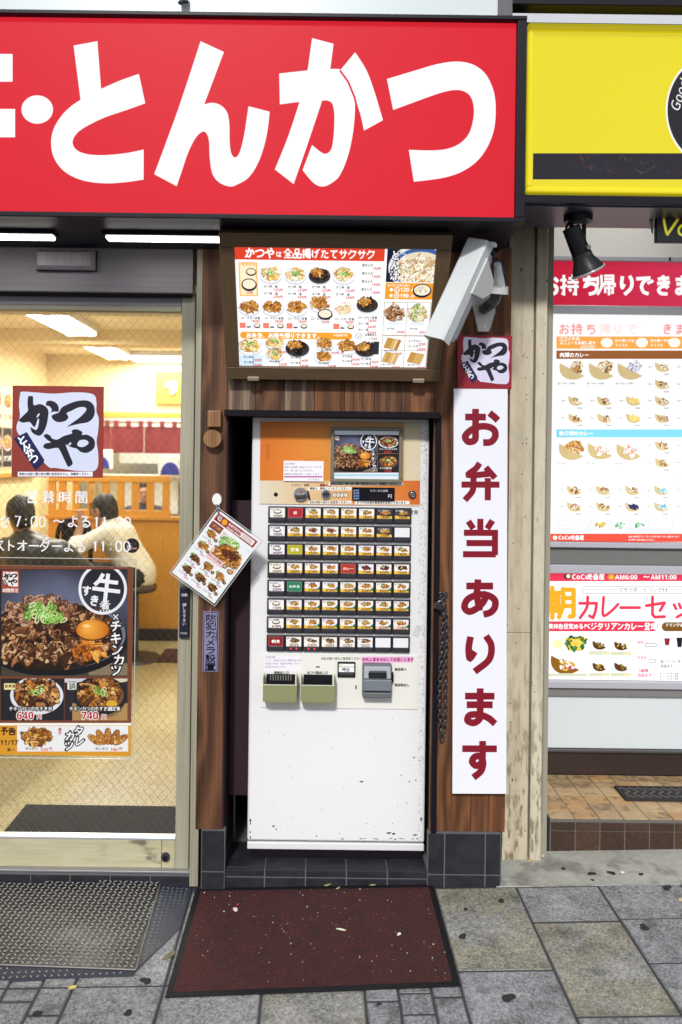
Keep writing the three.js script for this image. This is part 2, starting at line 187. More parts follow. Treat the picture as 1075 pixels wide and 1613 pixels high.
// lettering as thin solid ribbons, in metres, origin at the top left; used for letters stuck on glass
function letterGeometry(text, size, w, step = 1.02, sx = 1) {
  const pos = [], t = size * w / 2; let ax = 0;
  const quad = (a, b, c, d) => pos.push(...a, 0, ...b, 0, ...c, 0, ...a, 0, ...c, 0, ...d, 0);
  for (const ch of text) {
    const narrow = /[0-9:]/.test(ch) ? 0.62 : 1;
    for (const p of glyph(ch)) {
      const q = p.map(([x, y]) => [ax + (narrow < 1 ? (x - 0.5) * 0.72 + 0.31 : x) * size * sx, -y * size]);
      const off = q.map((a, i) => { const u = q[Math.max(0, i - 1)], v = q[Math.min(q.length - 1, i + 1)], l = Math.hypot(v[0] - u[0], v[1] - u[1]) || 1; let k = 1;
        if (i && i < q.length - 1) { const l1 = Math.hypot(a[0] - u[0], a[1] - u[1]), l2 = Math.hypot(v[0] - a[0], v[1] - a[1]); const dot = ((a[0] - u[0]) * (v[0] - a[0]) + (a[1] - u[1]) * (v[1] - a[1])) / (l1 * l2); k = Math.min(1.5, 1 / Math.sqrt(Math.max(0.3, (1 + dot) / 2))); }
        return [-(v[1] - u[1]) / l * t * k, (v[0] - u[0]) / l * t * k]; });
      for (let i = 0; i + 1 < q.length; i++) quad([q[i][0] + off[i][0], q[i][1] + off[i][1]], [q[i][0] - off[i][0], q[i][1] - off[i][1]], [q[i + 1][0] - off[i + 1][0], q[i + 1][1] - off[i + 1][1]], [q[i + 1][0] + off[i + 1][0], q[i + 1][1] + off[i + 1][1]]);
    }
    ax += size * sx * step * narrow;
  }
  const g = new THREE.BufferGeometry(); g.setAttribute('position', new THREE.BufferAttribute(new Float32Array(pos), 3)); g.computeVertexNormals(); return g;
}

// ---------- materials (linear base colours) ----------
const woodMap = (a, b, s, grain = 1) => texture(512, 1024, 0.55, 1.4, (u, v) => {
  const w = fbm(u, v, 3, 2, 3, s), ring = Math.abs(Math.sin((u * 9 + w * 3.2 + fbm(u, v, 2, 1, 2, s + 5) * 2) * Math.PI));
  const fine = fbm(u, v, 160, 6, 2, s + 9), big = fbm(u, v, 6, 3, 3, s + 11), pore = fbm(u, v, 250, 18, 1, s + 14) > 0.8 ? 0.72 : 1;
  const k = sat(0.15 + 0.5 * Math.pow(ring, 2.2) * grain + 0.45 * (fine - 0.35) + 0.45 * (big - 0.5));
  return lerp3(a, b, k).map((c) => c * pore);
});
const woodBump = gray(512, 1024, 0.55, 1.4, (u, v) => 0.6 * fbm(u, v, 160, 6, 2, 19) + 0.4 * fbm(u, v, 40, 4, 3, 23));
const plankMats = [[[0.055, 0.022, 0.01], [0.26, 0.11, 0.048], 31], [[0.045, 0.019, 0.01], [0.2, 0.09, 0.043], 47], [[0.06, 0.023, 0.01], [0.24, 0.10, 0.04], 63]]
  .map(([a, b, s]) => new THREE.MeshPhysicalMaterial({ map: woodMap(a, b, s), bumpMap: woodBump, bumpScale: 0.0012, roughness: 0.55, specularIntensity: 0.5 }));
const weatheredPlank = std({ map: texture(256, 1024, 0.12, 1.2, (u, v) => { const s = ss(0.5, 0.72, fbm(u, v, 7, 2, 4, 71)); return lerp3(lerp3([0.05, 0.024, 0.014], [0.15, 0.075, 0.04], fbm(u, v, 60, 4, 3, 73)), [0.27, 0.19, 0.12], s * 0.8); }), bumpMap: woodBump, bumpScale: 0.0012, roughness: 0.6 });
const frameWood = std({ map: texture(512, 256, 0.5, 0.2, (u, v) => lerp3([0.085, 0.05, 0.022], [0.16, 0.10, 0.05], fbm(u, v, 6, 90, 3, 81))), roughness: 0.5 });
// greyish wood-grain film on the door
const filmMap = (a, b, s) => texture(512, 1024, 0.4, 1.6, (u, v) => lerp3(a, b, sat(0.55 * fbm(u, v, 120, 5, 3, s) + 0.6 * fbm(u, v, 5, 3, 3, s + 4) - 0.1)));
const film = std({ map: filmMap([0.19, 0.178, 0.125], [0.5, 0.475, 0.36], 91), roughness: 0.42 });
const filmDark = std({ map: filmMap([0.14, 0.128, 0.145], [0.26, 0.24, 0.265], 95), roughness: 0.45 });
const filmWorn = std({ roughness: 0.5, map: texture(1024, 256, 0.8, 0.16, (u, v) => {
  let c = lerp3([0.36, 0.32, 0.19], [0.56, 0.52, 0.35], sat(0.6 * fbm(u, v, 8, 40, 3, 101) + 0.5 * fbm(u, v, 5, 3, 3, 102)));
  const scuff = ss(0.58, 0.78, fbm(u, v, 9, 3, 4, 103)) * ss(0.45, 0.75, u); c = lerp3(c, [0.07, 0.06, 0.05], 0.75 * scuff); return c; }) });
const slate = new THREE.MeshPhysicalMaterial({ roughness: 0.55, specularIntensity: 0.45, map: texture(512, 512, 0.5, 0.5, (u, v) => lerp3([0.010, 0.0095, 0.013], [0.034, 0.033, 0.042], fbm(u, v, 10, 10, 5, 111))), bumpMap: gray(512, 512, 0.5, 0.5, (u, v) => fbm(u, v, 26, 26, 4, 112)), bumpScale: 0.0015 });
const grout = plain(0.12, 0.12, 0.125, 0.9);
const darkGrout = plain(0.1, 0.1, 0.105, 0.9);
const stoneMap = (warm, s) => texture(512, 512, 0.42, 0.42, (u, v) => {
  const g = vn(u * 150, v * 150, 150, 150, s), g2 = fbm(u, v, 72, 72, 2, s + 1), big = fbm(u, v, 4, 4, 4, s + 2);
  let c = lerp3([0.085, 0.088, 0.094], [0.45, 0.465, 0.49], sat(0.85 * (g2 - 0.5) + 0.45 * (g - 0.5) + 0.43 + 0.55 * (big - 0.5)));
  if (warm) c = lerp3(c, [c[0] * 1.0, c[1] * 0.92, c[2] * 0.6], (0.4 + 0.6 * ss(0.42, 0.66, fbm(u, v, 3, 3, 3, s + 6))) * warm);
  const grime = ss(0.55, 0.8, fbm(u, v, 6, 6, 4, s + 8)); return c.map((k) => k * (1 - 0.38 * grime)); });
const stoneBump = gray(512, 512, 0.42, 0.42, (u, v) => fbm(u, v, 110, 110, 3, 127));
const stones = [stoneMap(0, 131), stoneMap(0, 141), stoneMap(0.75, 151)].map((map) => std({ map, bumpMap: stoneBump, bumpScale: 0.002, roughness: 0.68 }));
const joint = plain(0.045, 0.045, 0.05, 0.95);
const concrete = std({ roughness: 0.85, map: texture(512, 512, 0.9, 0.9, (u, v) => { let c = lerp3([0.24, 0.24, 0.215], [0.5, 0.51, 0.46], sat(0.7 * fbm(u, v, 5, 5, 5, 161) + 0.35 * fbm(u, v, 70, 70, 2, 162) - 0.05)); return lerp3(c, [0.13, 0.13, 0.115], 0.7 * ss(0.56, 0.8, fbm(u, v, 9, 9, 5, 163))); }), bumpMap: gray(256, 256, 0.5, 0.5, (u, v) => fbm(u, v, 40, 40, 4, 164)), bumpScale: 0.002 });
const spots = (u, v, fx, fy, s, r) => { const ix = Math.floor(u * fx), iy = Math.floor(v * fy), cx = hash(ix, iy, s), cy = hash(ix, iy, s + 1), rr = hash(ix, iy, s + 2); const d = Math.hypot(u * fx - ix - 0.25 - cx * 0.5, v * fy - iy - 0.25 - cy * 0.5); return rr > 0.985 && d < r * (rr - 0.6) * 2 ? 1 : 0; };
// painted posts, dirtier towards the pavement: the map runs once over the height
const postMap = (s, base) => texture(256, 2048, 0.22, 2.6, (u, v) => {
  let c = base.map((k) => k * (0.82 + 0.3 * fbm(u, v, 3, 20, 4, s)));
  const low = 1 - ss(0.02, 0.42, v), dirt = ss(0.45, 0.72, fbm(u, v, 20, 60, 5, s + 3)); c = lerp3(c, [0.12, 0.085, 0.045], dirt * (0.12 + 0.65 * low));
  const run = ss(0.52, 0.78, fbm(u, v, 34, 9, 4, s + 15)) * ss(0.4, 0.65, fbm(u, v, 4, 6, 3, s + 17)); c = lerp3(c, [0.2, 0.15, 0.09], run * 0.55);
  const edge = ss(0.36, 0.5, Math.abs(u - 0.5)) * fbm(u, v, 10, 60, 3, s + 21); c = lerp3(c, [0.16, 0.12, 0.08], edge * 0.35);
  if (fbm(u, v, 16, 60, 4, s + 8) > 0.835) c = [0.03, 0.025, 0.022];
  c = lerp3(c, [0.03, 0.025, 0.02], 0.8 * spots(u, v, 13, 150, s + 10, 0.22)); return c; });
const postPaint = std({ map: postMap(171, [0.58, 0.51, 0.37]), roughness: 0.62 });
const postPaint2 = std({ map: postMap(181, [0.62, 0.56, 0.42]), roughness: 0.55 });
const carpet = std({ roughness: 1, map: texture(512, 512, 0.3, 0.3, (u, v) => { const k = fbm(u, v, 90, 90, 2, 191), b = fbm(u, v, 4, 4, 4, 192); return lerp3([0.03, 0.009, 0.009], [0.135, 0.017, 0.019], sat(1.3 * (k - 0.38) + 0.6 * (b - 0.42))); }), bumpMap: gray(512, 512, 0.3, 0.3, (u, v) => fbm(u, v, 120, 120, 2, 195)), bumpScale: 0.006 });
const rubber = dull(0.009, 0.009, 0.011, 0.6, 0.3);
const rubberMat = std({ color: col(0.022, 0.021, 0.022), roughness: 0.8, bumpMap: gray(256, 256, 0.1, 0.1, (u, v) => fbm(u, v, 40, 40, 2, 198)), bumpScale: 0.002 });
const blackMetal = dull(0.011, 0.010, 0.016, 0.38, 0.35);
const soffitMetal = dull(0.014, 0.012, 0.022, 0.45, 0.3);
const nicheBlack = dull(0.009, 0.007, 0.011, 0.55, 0.2);
const nichePurple = dull(0.036, 0.019, 0.027, 0.5, 0.3);
const steel = plain(0.42, 0.43, 0.45, 0.3, 0.9);
const oldSteel = plain(0.10, 0.10, 0.11, 0.42, 0.85);
const silverPaint = plain(0.5, 0.5, 0.56, 0.38, 0.2);
const aluminium = plain(0.62, 0.63, 0.66, 0.34, 0.6);
const whitePaint = plain(0.72, 0.73, 0.74, 0.4);
const plate = new THREE.MeshPhysicalMaterial({ specularIntensity: 0.3, color: col(0.04, 0.039, 0.039), metalness: 0, roughness: 0.45, roughnessMap: gray(256, 256, 0.6, 0.6, (u, v) => 0.55 + 0.5 * fbm(u, v, 6, 6, 4, 201)), map: texture(512, 512, 0.7, 0.7, (u, v) => { const k = fbm(u, v, 5, 5, 5, 205); const b = lerp3([0.55, 0.55, 0.55], [1, 1, 1], k); return lerp3(b, [1, 0.85, 0.6], 0.3 * ss(0.58, 0.75, fbm(u, v, 8, 8, 4, 208))); }) });
const lug = plain(0.5, 0.5, 0.47, 0.35, 0.6);
const plateBlue = std({ color: col(0.028, 0.034, 0.055), metalness: 0.25, roughness: 0.45 });
const lugBlue = plain(0.26, 0.29, 0.34, 0.4, 0.6);
const white = plain(0.8, 0.8, 0.8, 0.5);
const black = dull(0.010, 0.010, 0.012, 0.45, 0.4);
const counterWood = std({ roughness: 0.4, map: texture(512, 512, 1.2, 1.2, (u, v) => lerp3([0.55, 0.24, 0.028], [0.74, 0.38, 0.06], sat(0.5 * fbm(u, v, 90, 4, 3, 211) + 0.5 * fbm(u, v, 4, 3, 4, 212)))) });
const creamWall = plain(0.74, 0.62, 0.36, 0.8);
const ceilingPaint = plain(0.78, 0.71, 0.5, 0.85);
const terrazzo = std({ roughness: 0.35, map: texture(1024, 1024, 0.8, 0.8, (u, v) => { const a = vn(u * 230, v * 230, 230, 230, 221), b = vn(u * 120, v * 120, 120, 120, 222); return lerp3([0.17, 0.13, 0.05], [0.62, 0.53, 0.29], sat(0.25 + 0.6 * a + 0.55 * (b - 0.5))); }) });
const stepTile = [[0.42, 0.29, 0.155], [0.5, 0.35, 0.19], [0.47, 0.29, 0.13]].map((c, i) => std({ roughness: 0.5, map: texture(256, 256, 0.2, 0.2, (u, v) => { const k = 0.72 + 0.5 * fbm(u, v, 7, 7, 4, 231 + i), d = 1 - 0.45 * ss(0.55, 0.75, fbm(u, v, 5, 5, 4, 236 + i)); return c.map((q) => q * k * d); }) }));
const riserTile = [[0.045, 0.024, 0.015], [0.06, 0.032, 0.019]].map((c, i) => std({ roughness: 0.42, map: texture(256, 256, 0.2, 0.2, (u, v) => { const k = 0.5 + 1.1 * fbm(u, v, 40, 40, 2, 241 + i); return c.map((q) => q * k); }) }));
const kickBrown = plain(0.035, 0.022, 0.02, 0.35);
const tubeGlow = std({ color: col(0.8, 0.8, 0.8), emissive: col(1, 0.97, 0.92), emissiveIntensity: 6 });
const clearPlastic = new THREE.MeshPhysicalMaterial({ color: col(0.97, 0.97, 0.95), transmission: 1, thickness: 0, roughness: 0.03 });
const glassPane = new THREE.MeshPhysicalMaterial({ color: col(0.96, 0.98, 0.97), transmission: 1, thickness: 0, roughness: 0 });

// ---------- the ground ----------
const SLOPE = 0.028, gy = (x) => 0.006 + SLOPE * x; // the street climbs gently to the right
const TILT = Math.atan(SLOPE);
{
  const street = struct(add(scene, 'street_ground', metric(new THREE.BoxGeometry(90, 0.2, 60)), joint, 0, 0.006 - 0.1 - 0.0035, 29.2, 0, 0, TILT));
  const pave = new THREE.Group(); pave.name = 'pavement'; struct(pave); scene.add(pave); pave.rotation.z = TILT; pave.position.y = 0.006; 
  const g = 0.0035; let k = 0;
  const stone = (x0, x1, z0, z1, m) => { const w = x1 - x0 - 2 * g, d = z1 - z0 - 3 * g; add(pave, 'paving_stone', box(w, 0.05, d, 0.004, rnd() * 3, rnd() * 3, rnd() > 0.5), stones[m ?? (rnd() < 0.5 ? 0 : 1)], (x0 + x1) / 2, -0.025 + (rnd() - 0.5) * 0.003, (z0 + z1) / 2, (rnd() - 0.5) * 0.003, 0, (rnd() - 0.5) * 0.003); k++; };
  const column = (x0, x1, zs, ms = {}) => { for (let i = 0; i + 1 < zs.length; i++) stone(x0, x1, zs[i], zs[i + 1], ms[i]); };
  column(0.458, 0.764, [0.022, 0.51, 0.98, 1.4], { 0: 2, 1: 0 });
  column(0.764, 1.07, [0.02, 0.25, 0.724, 1.2], { 0: 0, 1: 2 });
  column(1.07, 1.378, [0.012, 0.24, 0.485, 0.96, 1.4], { 0: 1, 1: 0 });
  column(1.378, 1.685, [0.006, 0.36, 0.8, 1.3]);
  column(1.685, 1.99, [0, 0.25, 0.7, 1.3]);
  // small setts in front of the mat
  column(0.366, 0.458, [0.02, 0.3, 0.628, 0.76, 0.9]); column(0.265, 0.366, [0.02, 0.3, 0.61, 0.702, 0.86]); column(0.164, 0.265, [0.02, 0.3, 0.643, 0.79, 0.92]);
  column(-0.148, 0.164, [0.02, 0.5, 1.0], { 1: 2 }); column(-0.449, -0.148, [0.02, 0.557, 0.96], { 1: 0 });
  column(-0.73, -0.449, [0.2, 0.557, 1.0]); column(-0.832, -0.73, [0.2, 0.557, 0.68, 0.8]); column(-0.935, -0.832, [0.2, 0.557, 0.62, 0.75]); column(-1.24, -0.935, [0.2, 0.557, 0.66, 0.9]);
  for (let x = 1.99; x < 3.4; x += 0.306) column(x, x + 0.306, [0, 0.35 + 0.2 * rnd(), 0.8, 1.4]);
  // the first stretch right under the facade, hidden by mat and ramp
  for (let x = -3; x < 2; x += 0.306) if (x < -1.25) column(x, x + 0.306, [0, 0.4, 0.8, 1.2]);
  for (let x = -1.24; x < 1.9; x += 0.306) column(x, x + 0.306, [1.4, 1.9, 2.4]);
  const apron = struct(add(scene, 'concrete_apron', box(1.5, 0.06, 0.27, 0.004), concrete, 1.44, gy(1.44) - 0.03 + 0.0012, -0.117, 0, 0, TILT));
  // dried chewing gum trodden into the stones, one flat patch each
  const gum = plain(0.02, 0.02, 0.022, 0.9);
  for (const [x, z, r] of [[0.5886, 0.642, 0.02], [0.6865, 0.12, 0.012], [0.5084, 0.3318, 0.014], [1.1319, 0.2972, 0.017], [1.3173, 0.0479, 0.016], [-0.5117, 0.5373, 0.017], [1.0736, -0.0596, 0.014], [1.1525, -0.062, 0.014], [1.2597, -0.0493, 0.009], [-0.8004, 0.6766, 0.012], [-0.5329, 0.6826, 0.013], [0.202, 0.661, 0.007], [0.5488, 0.1694, 0.007], [1.0628, -0.0134, 0.006], [0.9788, -0.1007, 0.009]]) {
    const q = []; const ph = rnd() * 6; for (let i = 0; i < 16; i++) { const a = i / 16 * Math.PI * 2, rr = r * (0.85 + 0.22 * Math.sin(2 * a + ph) + 0.14 * Math.sin(3 * a + ph * 2)); q.push([rr * Math.cos(a) * 1.15, rr * Math.sin(a)]); }
    const onApron = z < 0.012; add(onApron ? apron : pave, 'gum_patch', moved(prism(q, 0.002, 0.0008), 0, 0, 0, -Math.PI / 2), gum, onApron ? x - 1.44 : x, onApron ? 0.0305 : 0.0022, onApron ? z + 0.117 : z);
  }
}

// ---------- walls, soffits, alcove ----------
{ // plain mass of the building: kept behind the visible facings
  const wall = (n, x0, x1, y0, y1, z0, z1, m) => struct(add(scene, n, box(x1 - x0, y1 - y0, z1 - z0, 0), m, (x0 + x1) / 2, (y0 + y1) / 2, (z0 + z1) / 2));
  wall('facade_wall', -0.45, -0.338, -0.1, 2.44, -0.8, -0.02, nicheBlack);       // left of the alcove
  wall('facade_wall', 0.468, 0.94, -0.1, 3.2, -0.9, -0.2, plain(0.3, 0.28, 0.22, 0.8)); // right of the alcove, behind the posts
  wall('facade_wall', -0.338, 0.468, 1.81, 2.44, -0.8, -0.014, nicheBlack);       // above the alcove
  wall('facade_wall', 0.468, 0.715, -0.1, 2.44, -0.2, -0.014, nicheBlack);
  wall('facade_wall', -3.6, 0.7, 2.424, 3.9, -0.9, 0.02, soffitMetal);             // behind the red sign
  wall('facade_wall', -3.6, -1.47, -0.1, 2.44, -0.22, -0.04, film);                // left of the sliding door
  wall('alcove_wall', -0.345, 0.47, -0.1, 1.83, -0.86, -0.8, nicheBlack);
  wall('alcove_floor', -0.338, 0.468, -0.08, 0.066, -0.8, -0.012, darkGrout);
  wall('facade_wall', 1.74, 4.6, 2.5, 3.7, -0.85, 0.15, soffitMetal);
  wall('facade_wall', 2.38, 4.6, -0.1, 2.496, -0.9, -0.3, plain(0.3, 0.28, 0.24, 0.8));
  const upper = struct(add(scene, 'upper_panel', box(2.6, 0.5, 0.04, 0.004), std({ color: col(0.62, 0.7, 0.72), roughness: 0.3 }), 0.5956 - 1.3, 3.36, 0.28));
  struct(add(scene, 'corner_post', box(0.05, 0.5, 0.05, 0.003), plain(0.09, 0.09, 0.1, 0.4), 0.6215, 3.36, 0.27));
  struct(add(scene, 'upper_panel', box(2.4, 0.9, 0.06, 0.004), blackMetal, 0.6516 + 1.2, 3.645, 0.23));
}

// ---------- prints: logo, food pictures, posters ----------
function outline(g, pts, fill) { // a closed smooth outline through points; [x, y, 1] marks a sharp corner
  g.beginPath(); const n = pts.length; g.moveTo(pts[0][0], pts[0][1]);
  for (let i = 0; i < n; i++) {
    const p0 = pts[(i + n - 1) % n], p1 = pts[i], p2 = pts[(i + 1) % n], p3 = pts[(i + 2) % n], k = 1 / 6;
    const a = p1[2] ? p1 : [p1[0] + (p2[0] - p0[0]) * k, p1[1] + (p2[1] - p0[1]) * k], b = p2[2] ? p2 : [p2[0] - (p3[0] - p1[0]) * k, p2[1] - (p3[1] - p1[1]) * k];
    g.bezierCurveTo(a[0], a[1], b[0], b[1], p2[0], p2[1]);
  }
  g.closePath(); g.fillStyle = fill; g.fill();
}
// the brushed shop mark on its 433 unit square: brown field, ragged pale card, three brushed letters, blue tab
function logo(g, x, y, s, field = '#8a3a33', card = '#ccd3ea', tab = true, tilt = 0) {
  g.save(); g.translate(x, y); g.scale(s / 433, s / 433); if (field) { g.fillStyle = field; g.fillRect(0, 0, 433, 433); }
  outline(g, [[47, 27], [110, 30], [195, 36], [290, 30], [360, 33], [392, 46], [400, 80], [400, 120], [411, 158], [407, 220], [401, 262], [408, 320], [408, 372], [396, 398], [372, 404], [315, 402], [262, 396], [205, 388], [165, 376], [60, 260], [26, 220], [22, 185], [37, 145], [33, 90], [38, 42]], card);
  const ink = '#23232f', A = (p) => p.map(([a, b, c]) => [(a - 105) * 0.5187, (b - 732) * 0.5187, c]), B = (p) => p.map(([a, b, c]) => [a - 55, b - 737, c]);
  outline(g, A([[252, 832], [272, 823], [296, 832], [303, 905], [360, 897], [412, 920], [437, 962], [432, 1030], [420, 1090], [395, 1150], [360, 1185], [318, 1176], [285, 1150], [272, 1106, 1], [300, 1122], [322, 1134], [342, 1108], [352, 1040], [340, 1035], [310, 1106], [265, 1062], [200, 1066], [163, 1045, 1], [220, 990], [250, 955], [246, 900]]), ink);
  outline(g, A([[328, 1022], [340, 990], [358, 982], [350, 1005]]), card);
  outline(g, A([[415, 908], [425, 872], [470, 868], [510, 890], [530, 925], [527, 965], [485, 965], [458, 978, 1], [467, 945], [442, 915]]), ink);
  outline(g, B([[243, 878], [262, 868], [276, 862], [290, 840], [320, 823], [365, 808], [410, 806], [438, 823], [447, 855], [440, 885], [415, 908], [372, 916], [312, 931, 1], [345, 908], [382, 880], [406, 852], [400, 838], [372, 838], [335, 855], [314, 866], [322, 885], [306, 903], [272, 908], [250, 896]]), ink);
  outline(g, B([[205, 973], [218, 964], [235, 972], [246, 986], [270, 990], [300, 974], [338, 962], [338, 948], [362, 942], [388, 955], [386, 968], [412, 968], [440, 985], [448, 1010], [440, 1035], [412, 1053], [382, 1050], [362, 1034], [345, 1030], [325, 1022], [310, 1016], [326, 1060], [342, 1104], [320, 1121, 1], [300, 1080], [278, 1036], [262, 1030], [225, 1036], [203, 1026], [212, 1010], [238, 1004], [222, 992]]), ink);
  outline(g, B([[364, 1016], [374, 996], [402, 992], [418, 1006], [402, 1022], [380, 1026]]), card); outline(g, B([[318, 1020], [330, 1004], [336, 1012]]), card);
  if (tab) {
    g.fillStyle = '#1f2450'; g.beginPath(); [[7, 248], [70, 218], [153, 350], [150, 364], [112, 401]].forEach(([a, b], i) => g[i ? 'lineTo' : 'moveTo'](a, b)); g.closePath(); g.fill();
    write(g, 'とんかつ', 18, 250, 40, '#f2f2f6', { w: 0.19, down: true, step: 0.88, turn: -0.55, cap: 'round', sx: 1.1 });
  }
  g.restore();
}
const pick = (r, a) => a[Math.floor(r() * a.length)];
const MEAT = ['#2a1810', '#4a2a18', '#6b4026', '#8a5a38', '#a9774d', '#c79a6c', '#3a2014', '#5d3822'];
const FRIED = ['#9a5a20', '#b8742c', '#cf9040', '#dfaa5a', '#b06a28', '#e6bd76', '#8a4c18'];
const RICE = ['#f3efe4', '#ffffff', '#e7dfca', '#d9cfb4'], GREEN = ['#6fae3e', '#8fc75a', '#b4de86', '#4c8c2c', '#d8f0b8'];
// a heap of irregular shaded morsels filling an ellipse, back to front
let heapShade = 0.55, heapShine = 0.5;
function heap(g, cx, cy, rx, ry, n, sz, pal, seed, flat = 0.6) {
  const r = R(seed), list = []; for (let i = 0; i < n; i++) { const a = r() * 6.283, q = Math.sqrt(r()); list.push([cx + rx * q * Math.cos(a), cy + ry * q * Math.sin(a), r()]); }
  list.sort((a, b) => a[1] - b[1]);
  for (const [x, y, t] of list) {
    const s = sz * (0.5 + t), rot = r() * 3.14, k = 5 + Math.floor(r() * 4), ph = r() * 6; g.save(); g.translate(x, y); g.rotate(rot); g.scale(1, flat + r() * 0.3);
    const blob = (q, dx, dy) => { g.beginPath(); for (let i = 0; i <= k * 3; i++) { const a = i / (k * 3) * 6.283, rr = q * (1 + 0.22 * Math.sin(a * 3 + ph) + 0.15 * Math.sin(a * 5 + ph * 2)); g[i ? 'lineTo' : 'moveTo'](dx + rr * Math.cos(a), dy + rr * Math.sin(a)); } g.closePath(); g.fill(); };
    g.fillStyle = `rgba(30,14,6,${heapShade})`; blob(s * 1.08, s * 0.14, s * 0.22); g.fillStyle = pick(r, pal); blob(s, 0, 0); g.fillStyle = pick(r, pal); blob(s * 0.6, -s * 0.2, -s * 0.15);
    if (r() > 0.45) { g.fillStyle = `rgba(255,240,215,${heapShine})`; blob(s * 0.2, -s * 0.3, -s * 0.3); } g.restore();
  }
}
function ell(g, x, y, rx, ry, fill, stroke, lw = 1) { g.beginPath(); g.ellipse(x, y, rx, ry, 0, 0, 6.2832); if (fill) { g.fillStyle = fill; g.fill(); } if (stroke) { g.strokeStyle = stroke; g.lineWidth = lw; g.stroke(); } }
function rings(g, cx, cy, rx, ry, n, sz, seed) { const r = R(seed); for (let i = 0; i < n; i++) { g.save(); g.translate(cx + (r() * 2 - 1) * rx, cy + (r() * 2 - 1) * ry); g.rotate(r() * 3); ell(g, 0, 0, sz * (0.6 + r() * 0.7), sz * (0.35 + r() * 0.4), null, pick(r, GREEN), sz * 0.34); g.restore(); } }
function bowl(g, x, y, rx, ry, rim, pal, seed, green = true) { ell(g, x, y + ry * 0.16, rx * 0.96, ry, 'rgba(40,36,40,0.35)'); ell(g, x, y, rx, ry, rim); ell(g, x, y - ry * 0.04, rx * 0.88, ry * 0.84, '#7a5530'); heap(g, x, y - ry * 0.12, rx * 0.76, ry * 0.7, Math.round(40 + rx), Math.max(1, rx * 0.15), pal, seed); if (green) rings(g, x, y - ry * 0.25, rx * 0.22, ry * 0.18, 10, Math.max(0.7, rx * 0.09), seed + 1); }
// small print: lines of real characters too small to read
function small(g, text, x, y, s, color, opt) { write(g, text, x, y, s, color, { w: 0.12, ...opt }); }
function box2(g, x0, y0, x1, y1, fill) { g.fillStyle = fill; g.fillRect(x0, y0, x1 - x0, y1 - y0); }
function latin(g, t, x, y, s, color, font = 'bold', fam = 'sans-serif', turn = 0, edge) { g.save(); g.translate(x, y); g.rotate(turn); g.font = `${font} ${s}px ${fam}`; if (edge) { g.lineJoin = 'round'; g.strokeStyle = edge[0]; g.lineWidth = edge[1]; g.strokeText(t, 0, 0); } g.fillStyle = color; g.fillText(t, 0, 0); g.restore(); }
function round2(g, x0, y0, x1, y1, r, fill, stroke, lw = 1) { g.beginPath(); g.roundRect(x0, y0, x1 - x0, y1 - y0, r); if (fill) { g.fillStyle = fill; g.fill(); } if (stroke) { g.strokeStyle = stroke; g.lineWidth = lw; g.stroke(); } }

// beef-pan picture used on the door poster and on the machine's screen
function beefPan(g) { // drawn on 2..201 x 898..1064
  const gr = g.createLinearGradient(0, 898, 0, 1064); gr.addColorStop(0, '#2b2c3a'); gr.addColorStop(0.35, '#4b5068'); gr.addColorStop(0.7, '#2a2624'); gr.addColorStop(1, '#4b4238'); g.fillStyle = gr; g.fillRect(2, 898, 199, 168);
  g.save(); g.beginPath(); g.rect(2, 898, 199, 166); g.clip();
  for (const [sx, sy, sr, al] of [[60, 935, 60, 0.4], [118, 940, 42, 0.4], [95, 915, 40, 0.25], [150, 960, 36, 0.3]]) { const q = g.createRadialGradient(sx, sy, 2, sx, sy, sr); q.addColorStop(0, `rgba(150,158,195,${al})`); q.addColorStop(1, 'rgba(150,158,195,0)'); g.fillStyle = q; g.fillRect(2, 898, 199, 168); }
  box2(g, 140, 1045, 201, 1066, '#8a7b66'); for (let i = 0; i < 6; i++) box2(g, 140, 1046 + i * 4, 201, 1046.7 + i * 4, '#6d6050');
  ell(g, 85, 1008, 116, 58, '#17171c'); ell(g, 86, 1000, 112, 55, '#70758c'); ell(g, 85, 1002, 108, 53, '#2a1b12');
  heap(g, 84, 1000, 98, 44, 300, 9, MEAT, 11, 0.5); heap(g, 60, 962, 52, 20, 120, 6.5, ['#7a4a34', '#9c6a50', '#b98a70', '#5a3424', '#c9a48a'], 13, 0.5); heap(g, 60, 1030, 60, 18, 90, 8, MEAT.concat('#d8b48a'), 15, 0.45); heap(g, 145, 1026, 26, 12, 30, 8, ['#d88a34', '#c06a1c', '#e8a84e', '#8a4a18'], 17, 0.5);
  const yk = g.createRadialGradient(138, 988, 3, 146, 994, 30); yk.addColorStop(0, '#f2b04a'); yk.addColorStop(0.6, '#d8852a'); yk.addColorStop(1, '#a85514'); ell(g, 146, 993, 27, 16.5, '#5a3010'); ell(g, 146, 992, 26, 15.5, yk); ell(g, 136, 986, 6, 2.4, 'rgba(255,240,200,0.6)');
  rings(g, 64, 964, 24, 14, 46, 5.2, 21); rings(g, 88, 974, 14, 6, 14, 4.5, 23);
  g.restore();
}
